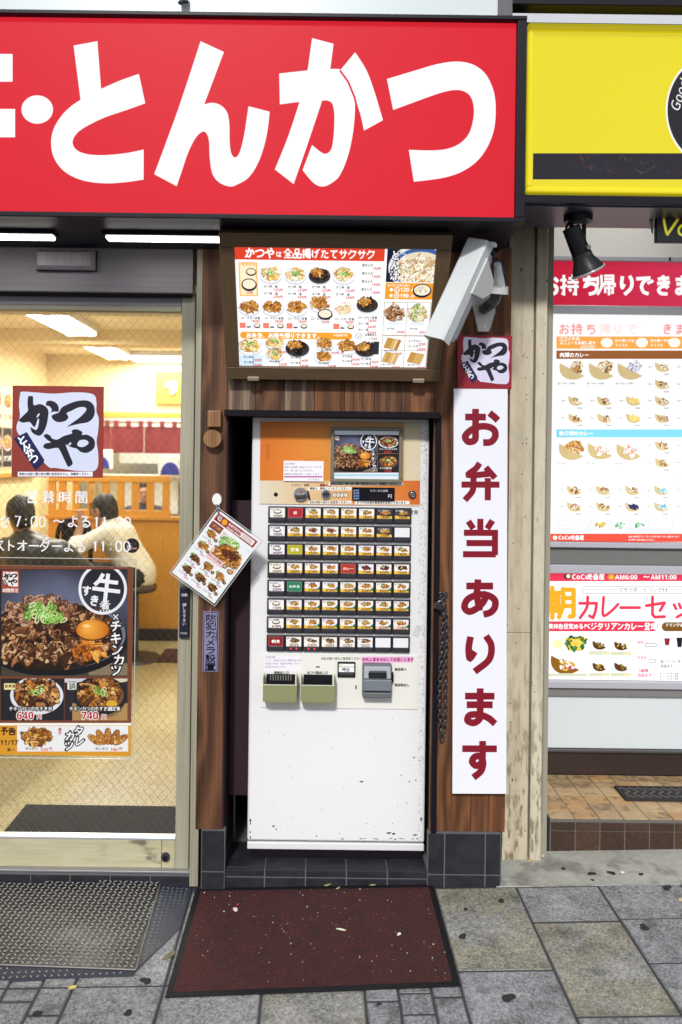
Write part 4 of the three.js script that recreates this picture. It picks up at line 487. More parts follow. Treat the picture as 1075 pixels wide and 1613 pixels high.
const morningPrint = sheet(862, 902, 1130, 1070, 5, (g) => {
  box2(g, 850, 890, 1140, 1080, '#f7f8f9'); box2(g, 850, 902, 1140, 914.5, '#e23a56'); ell(g, 892.5, 907, 5.4, 4.6, '#14121a'); ell(g, 893.5, 906.6, 3.4, 3.4, '#f4ead0'); latin(g, 'CoCo', 899, 911.8, 11, '#fff'); write(g, '壱番屋', 923, 903, 9, '#fff', { w: 0.15 }); ell(g, 961, 907.6, 3.6, 3.6, '#f4c23a'); for (let i = 0; i < 10; i++) { g.save(); g.translate(961, 907.6); g.rotate(i * 0.628); box2(g, 4.2, -0.5, 6.2, 0.5, '#f4c23a'); g.restore(); } latin(g, 'AM6:00', 967, 912, 10, '#fff'); write(g, '〜', 1011, 902.6, 10, '#fff', { w: 0.16 }); latin(g, 'AM11:00', 1023, 912, 10, '#fff');
  write(g, '朝', 854, 923, 50, '#f6a828', { w: 0.145, cap: 'round', sx: 1.04 }); round2(g, 916, 922.5, 1140, 933.5, 5, '#fff', '#555', 0.7); for (let i = 0; i < 12; i++) ell(g, 922 + i * 2.8, 928, 0.7, 0.7, '#444'); small(g, 'ハーフサラダ・ドリンク付', 957, 924, 8, '#3a3a3a', { w: 0.09, sx: 0.94 }); for (let i = 0; i < 12; i++) ell(g, 1050 + i * 2.8, 928, 0.7, 0.7, '#444');
  [['カ', 908, 38], ['レ', 941, 36], ['ー', 973, 38], ['セ', 1013, 38], ['ッ', 1052, 36], ['ト', 1080, 38]].forEach(([c, x, s]) => write(g, c, x, 937, s, '#df3a54', { w: 0.125, cap: 'round', sx: 0.92 }));
  g.save(); g.beginPath(); g.rect(850, 970, 300, 30); g.clip(); round2(g, 840, 977.5, 1034, 993, 7.5, '#df3a54'); write(g, '身体が目覚める!', 862, 981, 8.4, '#fff', { w: 0.15, sx: 0.96, step: 0.98 }); write(g, 'ベジタリアンカレー登場', 918, 979.5, 11.4, '#fff', { w: 0.15, sx: 0.9 }); round2(g, 1040, 979, 1140, 993, 7, '#7a5420'); small(g, 'ドリンクは下からお選びください', 1046, 980.4, 5.4, '#fff', { w: 0.16 }); g.restore();
  heap(g, 906, 1012, 14, 9, 70, 4, ['#1f5a34', '#2a7a48', '#174028', '#e8c83a'], 441); heap(g, 906, 1011, 8, 5, 40, 2.4, ['#f0c83a', '#e8a82a', '#f8e078'], 443); box2(g, 870, 1007, 884, 1019, '#f4eaa8');
  curry(g, 888, 1046, 24, 445, '#8a5e1c', ['#e8c85a', '#b03a5a', '#fff', '#c89a2a']); const W2 = ['#e8c85a', '#6a3a1c', '#8aa04a', '#3a2010']; [[942, 1015], [976, 1016], [942, 1049], [976, 1049]].forEach(([x, y], i) => { curry(g, x, y, 11.5, 450 + i, '#5e3a1c', W2); box2(g, x - 16, y + 9, x + 16, y + 15, '#cfd2b8'); small(g, '460円', x + 4, y + 10, 4.4, '#f4e8a0'); }); box2(g, 862, 1059, 923, 1064, '#cfd2b8');
  small(g, '日替ベジ', 1002, 1008, 4.4, '#d05a70'); small(g, '新発売', 1002, 1032, 4.4, '#d05a70'); round2(g, 1014, 1012, 1032, 1017, 2.4, null, '#333', 0.7); round2(g, 1020, 1037, 1031, 1042, 2.4, null, '#333', 0.7); small(g, '5種類', 1004, 1052, 5.6, '#d8506a'); small(g, '選べます', 1002, 1059, 5.6, '#d8506a');
  g.fillStyle = '#8a2a34'; g.beginPath(); g.moveTo(1044, 1004); g.lineTo(1053, 1004); g.lineTo(1051.6, 1015); g.lineTo(1045.4, 1015); g.fill(); g.fillStyle = '#20202c'; g.beginPath(); g.moveTo(1063, 1003); g.lineTo(1073, 1003); g.lineTo(1071, 1018); g.lineTo(1065, 1018); g.fill(); small(g, 'ホットコーヒー', 1038, 1038, 5.2, '#333', { w: 0.09 }); small(g, '選べます', 1038, 1045, 5, '#333', { w: 0.09 }); for (let i = 0; i < 3; i++) { ell(g, 1038.5, 1060 + i * 4, 0.9, 0.9, '#222'); small(g, 'おかわり取扱', 1048, 1058 + i * 4, 3, '#777'); }
});

// ---------- ticket machine prints ----------
heapShade = 0.2; heapShine = 0.5;
const buttonAtlas = (() => { // 8 x 8 labels
  const c = canvas(1024, 768), g = c.getContext('2d'), names = { '0,1': ['丼', '#b02a34'], '2,1': ['定食', '#b8ae24'], '3,4': ['カレー', '#b0382c'], '4,1': ['お弁当', '#2f7f58'], '7,0': ['朝食', '#8a1f24'] };
  for (let r = 0; r < 8; r++) for (let k = 0; k < 8; k++) {
    g.save(); g.translate(k * 128, r * 96); g.beginPath(); g.rect(0, 0, 128, 96); g.clip(); const n = names[r + ',' + k], s = r * 8 + k;
    if (n) { box2(g, 0, 0, 128, 96, n[1]); const z = n[0].length > 2 ? 30 : 36; write(g, n[0], 64 - n[0].length * z * 0.51, 48 - z / 2, z, '#f6f4f0', { w: 0.15 }); g.strokeStyle = 'rgba(255,255,255,0.35)'; g.lineWidth = 3; g.strokeRect(6, 6, 116, 84); }
    else if ((r === 1 && k === 7) || (r === 7 && k > 5)) box2(g, 0, 0, 128, 96, '#e9eaee');
    else {
      const q = R(500 + s), darkCell = (r === 0 && k > 5) || (r === 1 && k === 6), base = darkCell ? '#3c3a40' : pick(q, ['#f4f1ec', '#f1ece6', '#eeeaf2', '#f6efe2']); box2(g, 0, 0, 128, 96, base);
      if (k > 0 && r !== 7) { g.fillStyle = r === 6 && k > 5 ? '#f0d0b4' : '#f0c24a'; g.beginPath(); g.moveTo(0, 96); g.lineTo(0, 64); g.lineTo(128, 72); g.lineTo(128, 96); g.fill(); }
      const pal = r === 3 && k > 4 ? ['#5a2018', '#7a2c1c', '#3a1410'] : r === 1 && (k === 2 || k === 3) ? ['#5a2018', '#8a3a20', '#c87a2c'] : r === 7 ? MEAT.concat('#d8a050') : k === 0 ? ['#e8e0f0', '#8a84b0', '#fff'] : FRIED;
      if (k === 0) ell(g, 64, 40, 34, 20, '#3a3a46'), ell(g, 64, 36, 28, 13, '#f2ead8'); else { ell(g, 70, 40, 46, 27, darkCell ? '#2a2a30' : '#fbfbfd', '#999', 1); heap(g, 70, 36, 34, 17, 34, 9, pal, 600 + s); if (q() > 0.5) heap(g, 60, 32, 12, 6, 8, 5, GREEN, 700 + s); }
      small(g, pick(q, ['かつ丼', 'カツ定食', 'とん汁', 'カツカレー', 'メンチカツ']), 6, 5, 20, darkCell ? '#e8e8ee' : '#3a3038', { w: 0.13 }); if (r >= 4 && r <= 6 && k > 1) { g.fillStyle = '#2f7f58'; g.beginPath(); g.moveTo(128, 44); g.lineTo(128, 90); g.lineTo(100, 72); g.fill(); }
      write(g, (110 + Math.floor(q() * 78) * 10) + '円', 30, 68, 26, r === 7 ? '#f4e8d0' : '#4a1c14', { w: 0.15, edge: r === 7 ? ['#30201a', 4] : undefined });
    }
    g.restore();
  }
  const t = new THREE.CanvasTexture(c); t.colorSpace = THREE.SRGBColorSpace; t.anisotropy = 8; return t;
})();
// enamelled front: paint with rust chips, grime towards the right edge, ghost marks of old stickers
heapShade = 0.5;
const machineSkin = sheet(394, 655, 676, 1340, 2.6, (g) => {
  box2(g, 380, 640, 690, 1350, '#e6e6e8'); const r = R(801);
  for (let i = 0; i < 0; i++) { g.fillStyle = `rgba(${150 + r() * 60},${150 + r() * 50},${150 + r() * 50},0.05)`; ell(g, 394 + r() * 282, 655 + r() * 685, 6 + r() * 30, 8 + r() * 50, g.fillStyle); }
  for (let i = 0; i < 1600; i++) { const x = 676 - Math.pow(r(), 3) * 14, y = 655 + r() * 685; ell(g, x, y, 0.4 + r() * 1.4, 0.5 + r() * 2.4, `rgba(70,66,60,${0.03 + r() * 0.1})`); }
  for (let i = 0; i < 50; i++) { const x = 668 + r() * 8, y = 700 + r() * 640; ell(g, x, y, 0.25 + r() * 0.5, 0.3 + r() * 0.9, 'rgba(30,24,20,0.7)'); }
  for (let i = 0; i < 28; i++) ell(g, 400 + r() * 270, 1130 + r() * 195, 0.35 + r() * 0.5, 0.3 + r() * 0.5, '#2a2624');
  const chip = (x, y, w, h) => { const q = []; for (let i = 0; i < 12; i++) { const a = i / 12 * 6.283; q.push([x + w * Math.cos(a) * (0.5 + r()), y + h * Math.sin(a) * (0.4 + r())]); } outline(g, q, '#221e1c'); };
  chip(572, 1234, 3, 1.2); chip(616, 1315, 4, 1.2); chip(623, 1316, 2.5, 1.6); chip(432, 1304, 1.6, 1.6); chip(436, 1309, 1, 1); chip(657, 1318, 2.6, 1.2); chip(667, 1292, 1, 4); chip(655, 1196, 2.2, 0.9); chip(658, 1232, 1, 1); chip(500, 1320, 1.4, 0.8); chip(648, 1234, 1, 0.8); chip(635, 1224, 0.9, 0.9); for (let i = 0; i < 14; i++) chip(540 + r() * 130, 1323.5 + r() * 1.6, 0.8 + r() * 2.4, 0.6); for (let i = 0; i < 8; i++) chip(394.6 + r(), 1290 + r() * 34, 0.8, 2);
  g.save(); g.globalAlpha = 0.13; g.save(); g.translate(660, 997); g.rotate(0.4); box2(g, -5, -9, 6, 9, '#555'); g.restore(); g.globalAlpha = 0.12; g.beginPath(); g.moveTo(396, 896); g.lineTo(412, 912); g.lineTo(396, 932); g.fill(); g.restore();
  small(g, '営業', 648, 806, 7, '#777'); 
});
const machineHead = sheet(410, 664, 662, 795, 4, (g) => {
  box2(g, 400, 655, 670, 800, '#e4dcc8'); const gr = g.createLinearGradient(410, 0, 530, 0); gr.addColorStop(0, '#d8732a'); gr.addColorStop(0.6, '#e08a36'); gr.addColorStop(1, '#dc9040'); g.fillStyle = gr; g.fillRect(410, 664, 110, 93); box2(g, 520, 664, 637, 760, '#d8a468'); box2(g, 637, 664, 662, 757, '#d9ccae');
  const g2 = g.createLinearGradient(410, 0, 662, 0); g2.addColorStop(0, '#ddd5be'); g2.addColorStop(0.45, '#ddb27c'); g2.addColorStop(0.85, '#d8813a'); g2.addColorStop(1, '#cf6c2c'); g.fillStyle = g2; g.fillRect(410, 757, 252, 38); const r = R(811); g.globalAlpha = 0.25; box2(g, 419, 700, 426, 724, '#9a4a18'); for (let i = 0; i < 60; i++) ell(g, 414 + r() * 100, 668 + r() * 90, 0.3 + r() * 0.5, 0.3 + r() * 0.5, '#6a3010'); g.strokeStyle = '#7a3a14'; g.lineWidth = 0.8; for (let i = 0; i < 9; i++) { g.beginPath(); g.moveTo(450 + r() * 70, 716 + r() * 34); g.lineTo(450 + r() * 70, 716 + r() * 34); g.stroke(); } g.globalAlpha = 1; for (let i = 0; i < 20; i++) ell(g, 540 + r() * 40, 666 + r() * 2.4, 0.7 + r(), 0.6, '#e0a050');
  ell(g, 435, 779, 3.3, 3.3, '#191616'); small(g, 'とりけし・返却', 459, 762, 4, '#222'); small(g, '硬貨入口', 504, 762, 4.6, '#7a1c1c', { w: 0.16 });
  box2(g, 486, 767, 554, 772, '#f2f0ea'); small(g, '硬貨は、ゆっくり入れてください。', 488, 767.4, 4, '#333', { w: 0.13 }); box2(g, 486, 788.6, 554, 793.4, '#efeae0'); small(g, 'お札の取り忘れにご注意ください。', 488, 789, 4, '#333', { w: 0.13 }); box2(g, 518, 759.4, 635, 764.6, '#f4f2ee'); small(g, '本日は当店に限り持ち帰りが使えません。ご了承ください。', 520, 760, 4, '#222', { w: 0.14 }); box2(g, 560, 789, 645, 794.2, '#f4f2ee'); small(g, 'かつやのお米は国産米を使用しております。', 562, 789.6, 4, '#222', { w: 0.14 });
  for (let i = 0; i < 4; i++) { ell(g, 527 + i * 6, 779.5, 3.4, 3.8, '#e8e2d4', '#4a3a2c', 0.9); small(g, '1', 525.4 + i * 6, 777.4, 4, '#333'); }
});
const screenPrint = sheet(529, 676, 627, 754, 6, (g) => { box2(g, 520, 670, 640, 760, '#dfe9f2'); box2(g, 528, 684, 628, 743.5, '#8a5a44'); g.save(); g.translate(529, 684); g.scale(65 / 199, 58 / 166); g.translate(-2, -898); beefPan(g); beefTitle(g); g.restore(); logo(g, 530, 686, 7, '#b04a30', '#f0ecea', false); box2(g, 595, 685, 627, 713, '#222'); box2(g, 595, 714, 627, 743, '#222'); bowl(g, 611, 696, 15, 9, '#dfe3ee', FRIED.concat(MEAT), 821); bowl(g, 611, 727, 15, 10, '#3a3c46', MEAT.concat(FRIED), 823); small(g, 'チキンカツ牛すき丼', 597, 705, 3, '#fff'); small(g, '640円', 604, 709, 4, '#e04050'); small(g, '牛すき鍋定食', 598, 735, 3, '#fff'); small(g, '740円', 604, 739, 4, '#e04050'); box2(g, 528, 746, 628, 749, '#a8d4e4'); });
const noticePrint = sheet(447, 726, 510, 758, 6, (g) => { box2(g, 440, 720, 515, 762, '#f2eff4'); [['お客様各位', 448, 728.5], ['食券は当日限り有効とさせていただき', 448, 734], ['ます。払い戻しはできません。', 448, 739.4], ['ご了承のほどよろしくお願いします', 448, 745], ['かつや店長', 486, 753.6]].forEach(([t, x, y]) => small(g, t, x, y, 3.4, '#8a84a0', { w: 0.1 })); box2(g, 448, 750, 508, 752, '#b0409a'); });
const traySheet = sheet(412, 1031, 658, 1115, 5, (g) => {
  box2(g, 405, 1020, 665, 1120, '#e6e6de'); box2(g, 416, 1032, 474, 1057, '#edeaf0'); [['お客様各位', 418, 1033], ['ここに、券売機で出ない場合があります', 418, 1038], ['お手数ですが、係員をお呼びください', 418, 1043], ['ご迷惑をおかけします', 418, 1048]].forEach(([t, x, y]) => small(g, t, x, y, 3.2, '#8a84a0', { w: 0.1 }));
  small(g, '券取出し口', 432, 1056.6, 4.6, '#1c1c1c', { w: 0.16 }); small(g, 'おつり取出し口', 484, 1056.6, 4.6, '#1c1c1c', { w: 0.16 }); small(g, 'お札の取り忘れにご注意ください', 506, 1034.6, 4.2, '#2c2c2c', { w: 0.12 }); box2(g, 570, 1034, 651, 1043, '#e6a8d8'); write(g, 'お札しわをのばしてお願いします', 571, 1035.6, 5.3, '#8a1030', { w: 0.16 }); small(g, '紙幣投入', 622, 1051.4, 4.6, '#222', { w: 0.16 }); small(g, '紙幣取出し', 622, 1076, 4.6, '#222', { w: 0.16 }); box2(g, 498, 1049, 504, 1051, '#111'); box2(g, 560, 1079, 562, 1085, '#111');
});
const displayPrint = sheet(555, 768, 622, 789, 6, (g) => { box2(g, 550, 760, 630, 795, '#14131b'); small(g, 'ただいまの金額', 583, 771, 4, '#c8ccd4', { w: 0.11 }); small(g, '円', 611, 778, 7, '#d8dce4', { w: 0.1 }); box2(g, 582, 779, 608, 787, '#20161a'); for (let i = 0; i < 4; i++) small(g, '販売中', 557, 771 + i * 4.2, 3, '#8aa4d8', { w: 0.16 }); });
const callPrint = sheet(0, 0, 24, 13, 10, (g) => { box2(g, 0, 0, 24, 13, '#eef0f2'); box2(g, 0, 4.4, 24, 5, '#222'); write(g, '呼出', 5, 6, 6, '#1c1c1c', { w: 0.13 }); box2(g, 1, 1, 5, 3.4, '#e8d06a'); }, 0);

// ---------- fascia sign and its lamps ----------
{
  const [cx, cy, w, h] = [-0.5044, 2.7368, 2.3443, 0.6754], s = thing('shop_sign', 'long red light box sign with huge white lettering above the sliding door', 'sign', cx, cy, 0.2);
  put(s, 'box', box(w, h, 0.37, 0.004), soffitMetal, cx, cy, 0.2);
  const [fx, fy, fw, fh] = [-0.3121, 2.7381, 1.8975, 0.6443];
  const L = cx - w / 2, Rr = cx + w / 2, T = cy + h / 2, B = cy - h / 2, f = 0.03, z = 0.4;
  put(s, 'face', plane(fw, fh), backlit(fasciaPrint, 0.74, 0.12, 0.42, 0.18), fx, fy, 0.3875);
  put(s, 'frame_rail', box(w, T - (fy + fh / 2), 0.034, 0.003), blackMetal, cx, (T + fy + fh / 2) / 2, z - 0.006);
  put(s, 'frame_rail', box(w, fy - fh / 2 - B, 0.034, 0.003), blackMetal, cx, (B + fy - fh / 2) / 2, z - 0.006);
  put(s, 'frame_stile', box(Rr - (fx + fw / 2), fh, 0.033, 0.003), blackMetal, (Rr + fx + fw / 2) / 2, fy, z - 0.0065);
  const glow = new THREE.RectAreaLight(col(1, 0.35, 0.33), 0.25, 1.7, 0.6); glow.position.set(-0.2, fy, 0.42); glow.lookAt(-0.2, fy, 3); scene.add(glow);
  // underside lamps: slim tubes set into the soffit
  const tubes = [[-1.3512, -0.931], [-0.7432, -0.2425], [-0.0435, 0.3924]];
  tubes.forEach(([a, b], i) => {
    const lm = thing('strip_lamp', ['white strip lamp under the red sign at the left, over the glass door', 'white strip lamp under the red sign beside the menu board', 'white strip lamp under the red sign, mostly hidden by the menu board'][i], 'strip lamp', (a + b) / 2, B - 0.008, 0.22, 'strip lamps under the red sign');
    put(lm, 'housing', box(b - a + 0.02, 0.016, 0.07, 0.003), blackMetal, (a + b) / 2, B - 0.006, 0.22); put(lm, 'tube', box(b - a, 0.012, 0.045, 0.004), tubeGlow, (a + b) / 2, B - 0.018, 0.22);
    const l = new THREE.RectAreaLight(col(1, 0.98, 0.94), 5, b - a, 0.045); l.position.set((a + b) / 2, B - 0.026, 0.22); l.lookAt((a + b) / 2, -5, 0.22); scene.add(l);
  });
  const eye = thing('motion_sensor', 'tiny dark sensor bracket under the red sign', 'sensor', -0.8252, 2.4135, 0.3);
  put(eye, 'bracket', box(0.022, 0.016, 0.03, 0.002), oldSteel, -0.8252, 2.4178, 0.3); put(eye, 'lens', new THREE.SphereGeometry(0.009, 12, 8), black, -0.8251, 2.407, 0.3);
  const cl = thing('cable_clamp', 'small dark clamp hanging at the top above the red sign', 'clamp', -0.4687, 3.1531, 0.33);
  put(cl, 'plate', box(0.03, 0.03, 0.012, 0.003), black, -0.4689, 3.1659, 0.32); put(cl, 'hook', tube([[0, 0.01, 0], [0.006, -0.006, 0.01], [-0.004, -0.016, 0.012], [-0.012, -0.008, 0.008]], 0.004, 14, 6), black, -0.4708, 3.1488, 0.335);
}

// ---------- sliding glass door ----------
const doorTop = 2.2466, stileX = -0.499, stileW = 0.0523;
{
  const fr = thing('door_frame', 'grey wood-grain frame around the sliding glass door', 'door frame', -0.9, 0.03, -0.02);
  { const [x, y, w, h] = [-1.2353, 2.3239, 1.5177, 0.1746]; put(fr, 'header_panel', box(w, h, 0.05, 0.003, 0, 0, true), filmDark, x, y, -0.026); }
  { const [x, y, w, h] = [-0.4457, 1.2106, 0.0335, 2.4207]; put(fr, 'jamb', box(w, h, 0.06, 0.003, 0.11), film, x, y, -0.03); }
  { const [x, y, w, h] = [-1.2494, 2.2377, 1.5266, 0.0097]; put(fr, 'track', box(w, 0.012, 0.04, 0.002), blackMetal, x, y - 0.004, -0.045); }
  { const y = 0.0425; put(fr, 'threshold', box(1.5, 0.008, 0.07, 0.002), plain(0.3, 0.3, 0.31, 0.4, 0.5), -1.2, y, -0.055); put(fr, 'threshold_base', box(1.5, 0.05, 0.1, 0.002), darkGrout, -1.2, y - 0.032, -0.07); }
  const d = thing('sliding_door', 'wired glass sliding door with beige wood-grain frame and worn bottom rail', 'door', -0.9, 0.05, -0.065);
  const yb = 0.0342, yt = doorTop;
  put(d, 'stile', box(stileW, yt - yb, 0.036, 0.003), film, stileX, (yt + yb) / 2, -0.065);
  put(d, 'stile', box(stileW, yt - yb, 0.036, 0.003, 0.2), film, -1.5, (yt + yb) / 2, -0.065);
  const gx0 = -1.5 + stileW / 2, gx1 = stileX - stileW / 2, gw = gx1 - gx0, gcx = (gx0 + gx1) / 2;
  { const y0 = 2.1931; put(d, 'top_rail', box(gw, yt - y0, 0.03, 0.003, 0, 0, true), filmDark, gcx, (yt + y0) / 2, -0.065); const y1 = 2.1737; put(d, 'glazing_bead', box(gw, y0 - y1, 0.04, 0.002, 0, 0, true), film, gcx, (y0 + y1) / 2, -0.065); }
  const yr = 0.1509; { const sx = -0.5766;
    put(d, 'bottom_rail', box(sx - gx0 - 0.001, yr - yb, 0.034, 0.003, 1.02), filmWorn, (sx + gx0) / 2, (yr + yb) / 2, -0.066); put(d, 'bottom_rail', box(gx1 - sx - 0.001, yr - yb, 0.034, 0.003, 0.05), filmWorn, (gx1 + sx) / 2, (yr + yb) / 2, -0.066);
    const y2 = 0.1607; put(d, 'glazing_bead', box(gw, y2 - yr, 0.038, 0.002), aluminium, gcx, (yr + y2) / 2, -0.066); 
    const lk = put(d, 'lock', moved(cyl(0.0155, 0.0175, 0.012, 24), 0, 0, 0, Math.PI / 2), oldSteel, -0.5612, 0.0888, -0.044); add(lk, 'keyhole', moved(cyl(0.0085, 0.0085, 0.004, 20), 0, 0, 0, Math.PI / 2), blackMetal, 0, 0, 0.008); }
  const gy0 = 0.1607, gy1 = 2.1737, gh = gy1 - gy0, gcy = (gy0 + gy1) / 2;
  put(d, 'glass_pane', plane(gw + 0.01, gh + 0.01), glassPane, gcx, gcy, -0.062);
  { // the wire lattice cast into the glass
    const list = [], k = 0.86, p = 0.0335, W = gw, H = gh;
    for (const sgn of [1, -1]) for (let c = -H / 2 * k - W / 2; c < W / 2 + H / 2 * k; c += p) {
      const at = (y) => c + sgn * k * y; let y0 = -H / 2, y1 = H / 2; // x = c + sgn * k * y must stay inside
      const lo = (-W / 2 - c) / (sgn * k), hi = (W / 2 - c) / (sgn * k); y0 = Math.max(y0, Math.min(lo, hi)); y1 = Math.min(y1, Math.max(lo, hi)); if (y1 - y0 < 0.01) continue;
      const dx = at(y1) - at(y0), dy = y1 - y0, g = new THREE.BoxGeometry(0.0006, Math.hypot(dx, dy), 0.0006); list.push(moved(g, (at(y0) + at(y1)) / 2, (y0 + y1) / 2, sgn * 0.0004, 0, 0, -Math.atan2(dx, dy)));
    }
    stuff(put(d, 'wire_lattice', join(list), plain(0.22, 0.2, 0.16, 0.35, 0.7), gcx, gcy, -0.0645));
  }
  { const [x, y, w, h] = [-0.4988, 1.0261, 0.0375, 0.1936]; const ph = put(d, 'push_plate', box(w, h, 0.018, 0.005), plain(0.018, 0.017, 0.023, 0.4), x, y, -0.039); add(ph, 'lettering', plane(w * 0.94, h * 0.96), paper(pushPrint, 0.4), 0, 0, 0.0098); }
  // white letters stuck on the pane
  const lm = plain(0.85, 0.85, 0.86, 0.5), px = 0.0024, lett = (t, X, Y, s, step) => put(d, 'lettering', letterGeometry(t, s * px, 0.105, step), lm, X, Y, -0.0605);
  lett('営業時間', -1.1179, 1.4843, 20.5, 1.28); lett('あさ', -1.2703, 1.3873, 20.5, 1.0); lett('7:00', -1.163, 1.3886, 20.5, 1.04); lett('〜', -1.0142, 1.3905, 20, 1); lett('よる', -0.9606, 1.3911, 20.5, 0.97); lett('11:30', -0.8605, 1.3899, 20.5, 0.98);
  lett('ラストオーダーよる', -1.2863, 1.2944, 19.5, 0.955); lett('11:00', -0.8643, 1.2972, 20, 1.02);

  { const [x, y, w, h] = [-0.9514, 2.3513, 0.221, 0.0737], b = thing('door_sensor_cover', 'dark wood-grain cover box with sloping edges on the door header', 'cover box', x, y, 0.0);
    const sh = (a, bb) => [[-a / 2, -bb / 2], [a / 2, -bb / 2], [a / 2, bb / 2], [-a / 2, bb / 2]];
    put(b, 'cover', new THREE.ExtrudeGeometry(new THREE.Shape(sh(w, h).map((q) => new THREE.Vector2(...q))), { depth: 0.014, bevelEnabled: true, bevelThickness: 0.014, bevelSize: 0.012, bevelOffset: -0.012, bevelSegments: 1 }), std({ map: filmDark.map, color: col(1.25, 1.25, 1.25), roughness: 0.45 }), x, y, 0.01); put(b, 'back_plate', box(w * 1.02, h * 1.04, 0.008, 0.001), blackMetal, x, y, 0.003); }
  // stickers and poster on the pane
  { const [x, y] = [-0.7092, 1.2753], pr = sheet(0, 0, 24, 24, 8, (g) => { ell(g, 12, 12, 12, 12, '#1a191d'); box2(g, 4, 11, 11, 19, '#dcdce4'); box2(g, 5, 12, 8, 19, '#2f3f80'); box2(g, 12, 15, 20, 18, '#b9805c'); box2(g, 13, 5, 19, 12, '#2c2624'); box2(g, 3, 8, 12, 9.5, '#8a6a50'); }, 0), s = thing('round_sticker', 'small dark round sticker on the glass at the end of the closing time', 'sticker', x, y, -0.068); put(s, 'print', new THREE.CircleGeometry(0.0285, 40), paper(pr, 0.4), x, y, -0.0672); put(s, 'backing', new THREE.CylinderGeometry(0.0285, 0.0285, 0.0008, 40).rotateX(Math.PI / 2), black, x, y, -0.068); }
  { const [x, y, w, h] = [-0.9971, 1.7101, 0.3507, 0.3507]; const s = thing('logo_sticker', 'square brown sticker with brushed black shop mark on the glass door', 'sticker', x, y, -0.06); put(s, 'print', box(w, h, 0.0012, 0), plain(0.3, 0.09, 0.07), x, y, -0.0588); put(s, 'face', plane(w, h), paper(logoPrint, 0.4), x, y, -0.0575); }
  { const [x, y, w, h] = [-0.9621, 0.8321, 0.523, 0.725]; const s = thing('beef_poster', 'tall food poster of a beef pan in a clear sleeve on the glass door', 'poster', x, y, -0.05); put(s, 'card', box(w, h, 0.0015, 0), white, x, y, -0.0555); put(s, 'print', plane(w, h), paper(doorPosterPrint, 0.35), x, y, -0.0542); put(s, 'clear_sleeve', plane(0.5446, 0.7635), clearPlastic, -0.9616, 0.8423, -0.051);
    const [sx, sy] = [-0.9616, 0.8423], W = 0.5446, H = 0.7635, em = plain(0.5, 0.52, 0.5, 0.2); put(s, 'sleeve_edge', box(0.0022, H, 0.003, 0), em, sx + W / 2, sy, -0.052); put(s, 'sleeve_edge', box(W, 0.0022, 0.003, 0), em, sx, sy + H / 2 + 0.0012, -0.052); put(s, 'sleeve_edge', box(W, 0.0022, 0.003, 0), em, sx, sy - H / 2 - 0.0012, -0.052); }
}

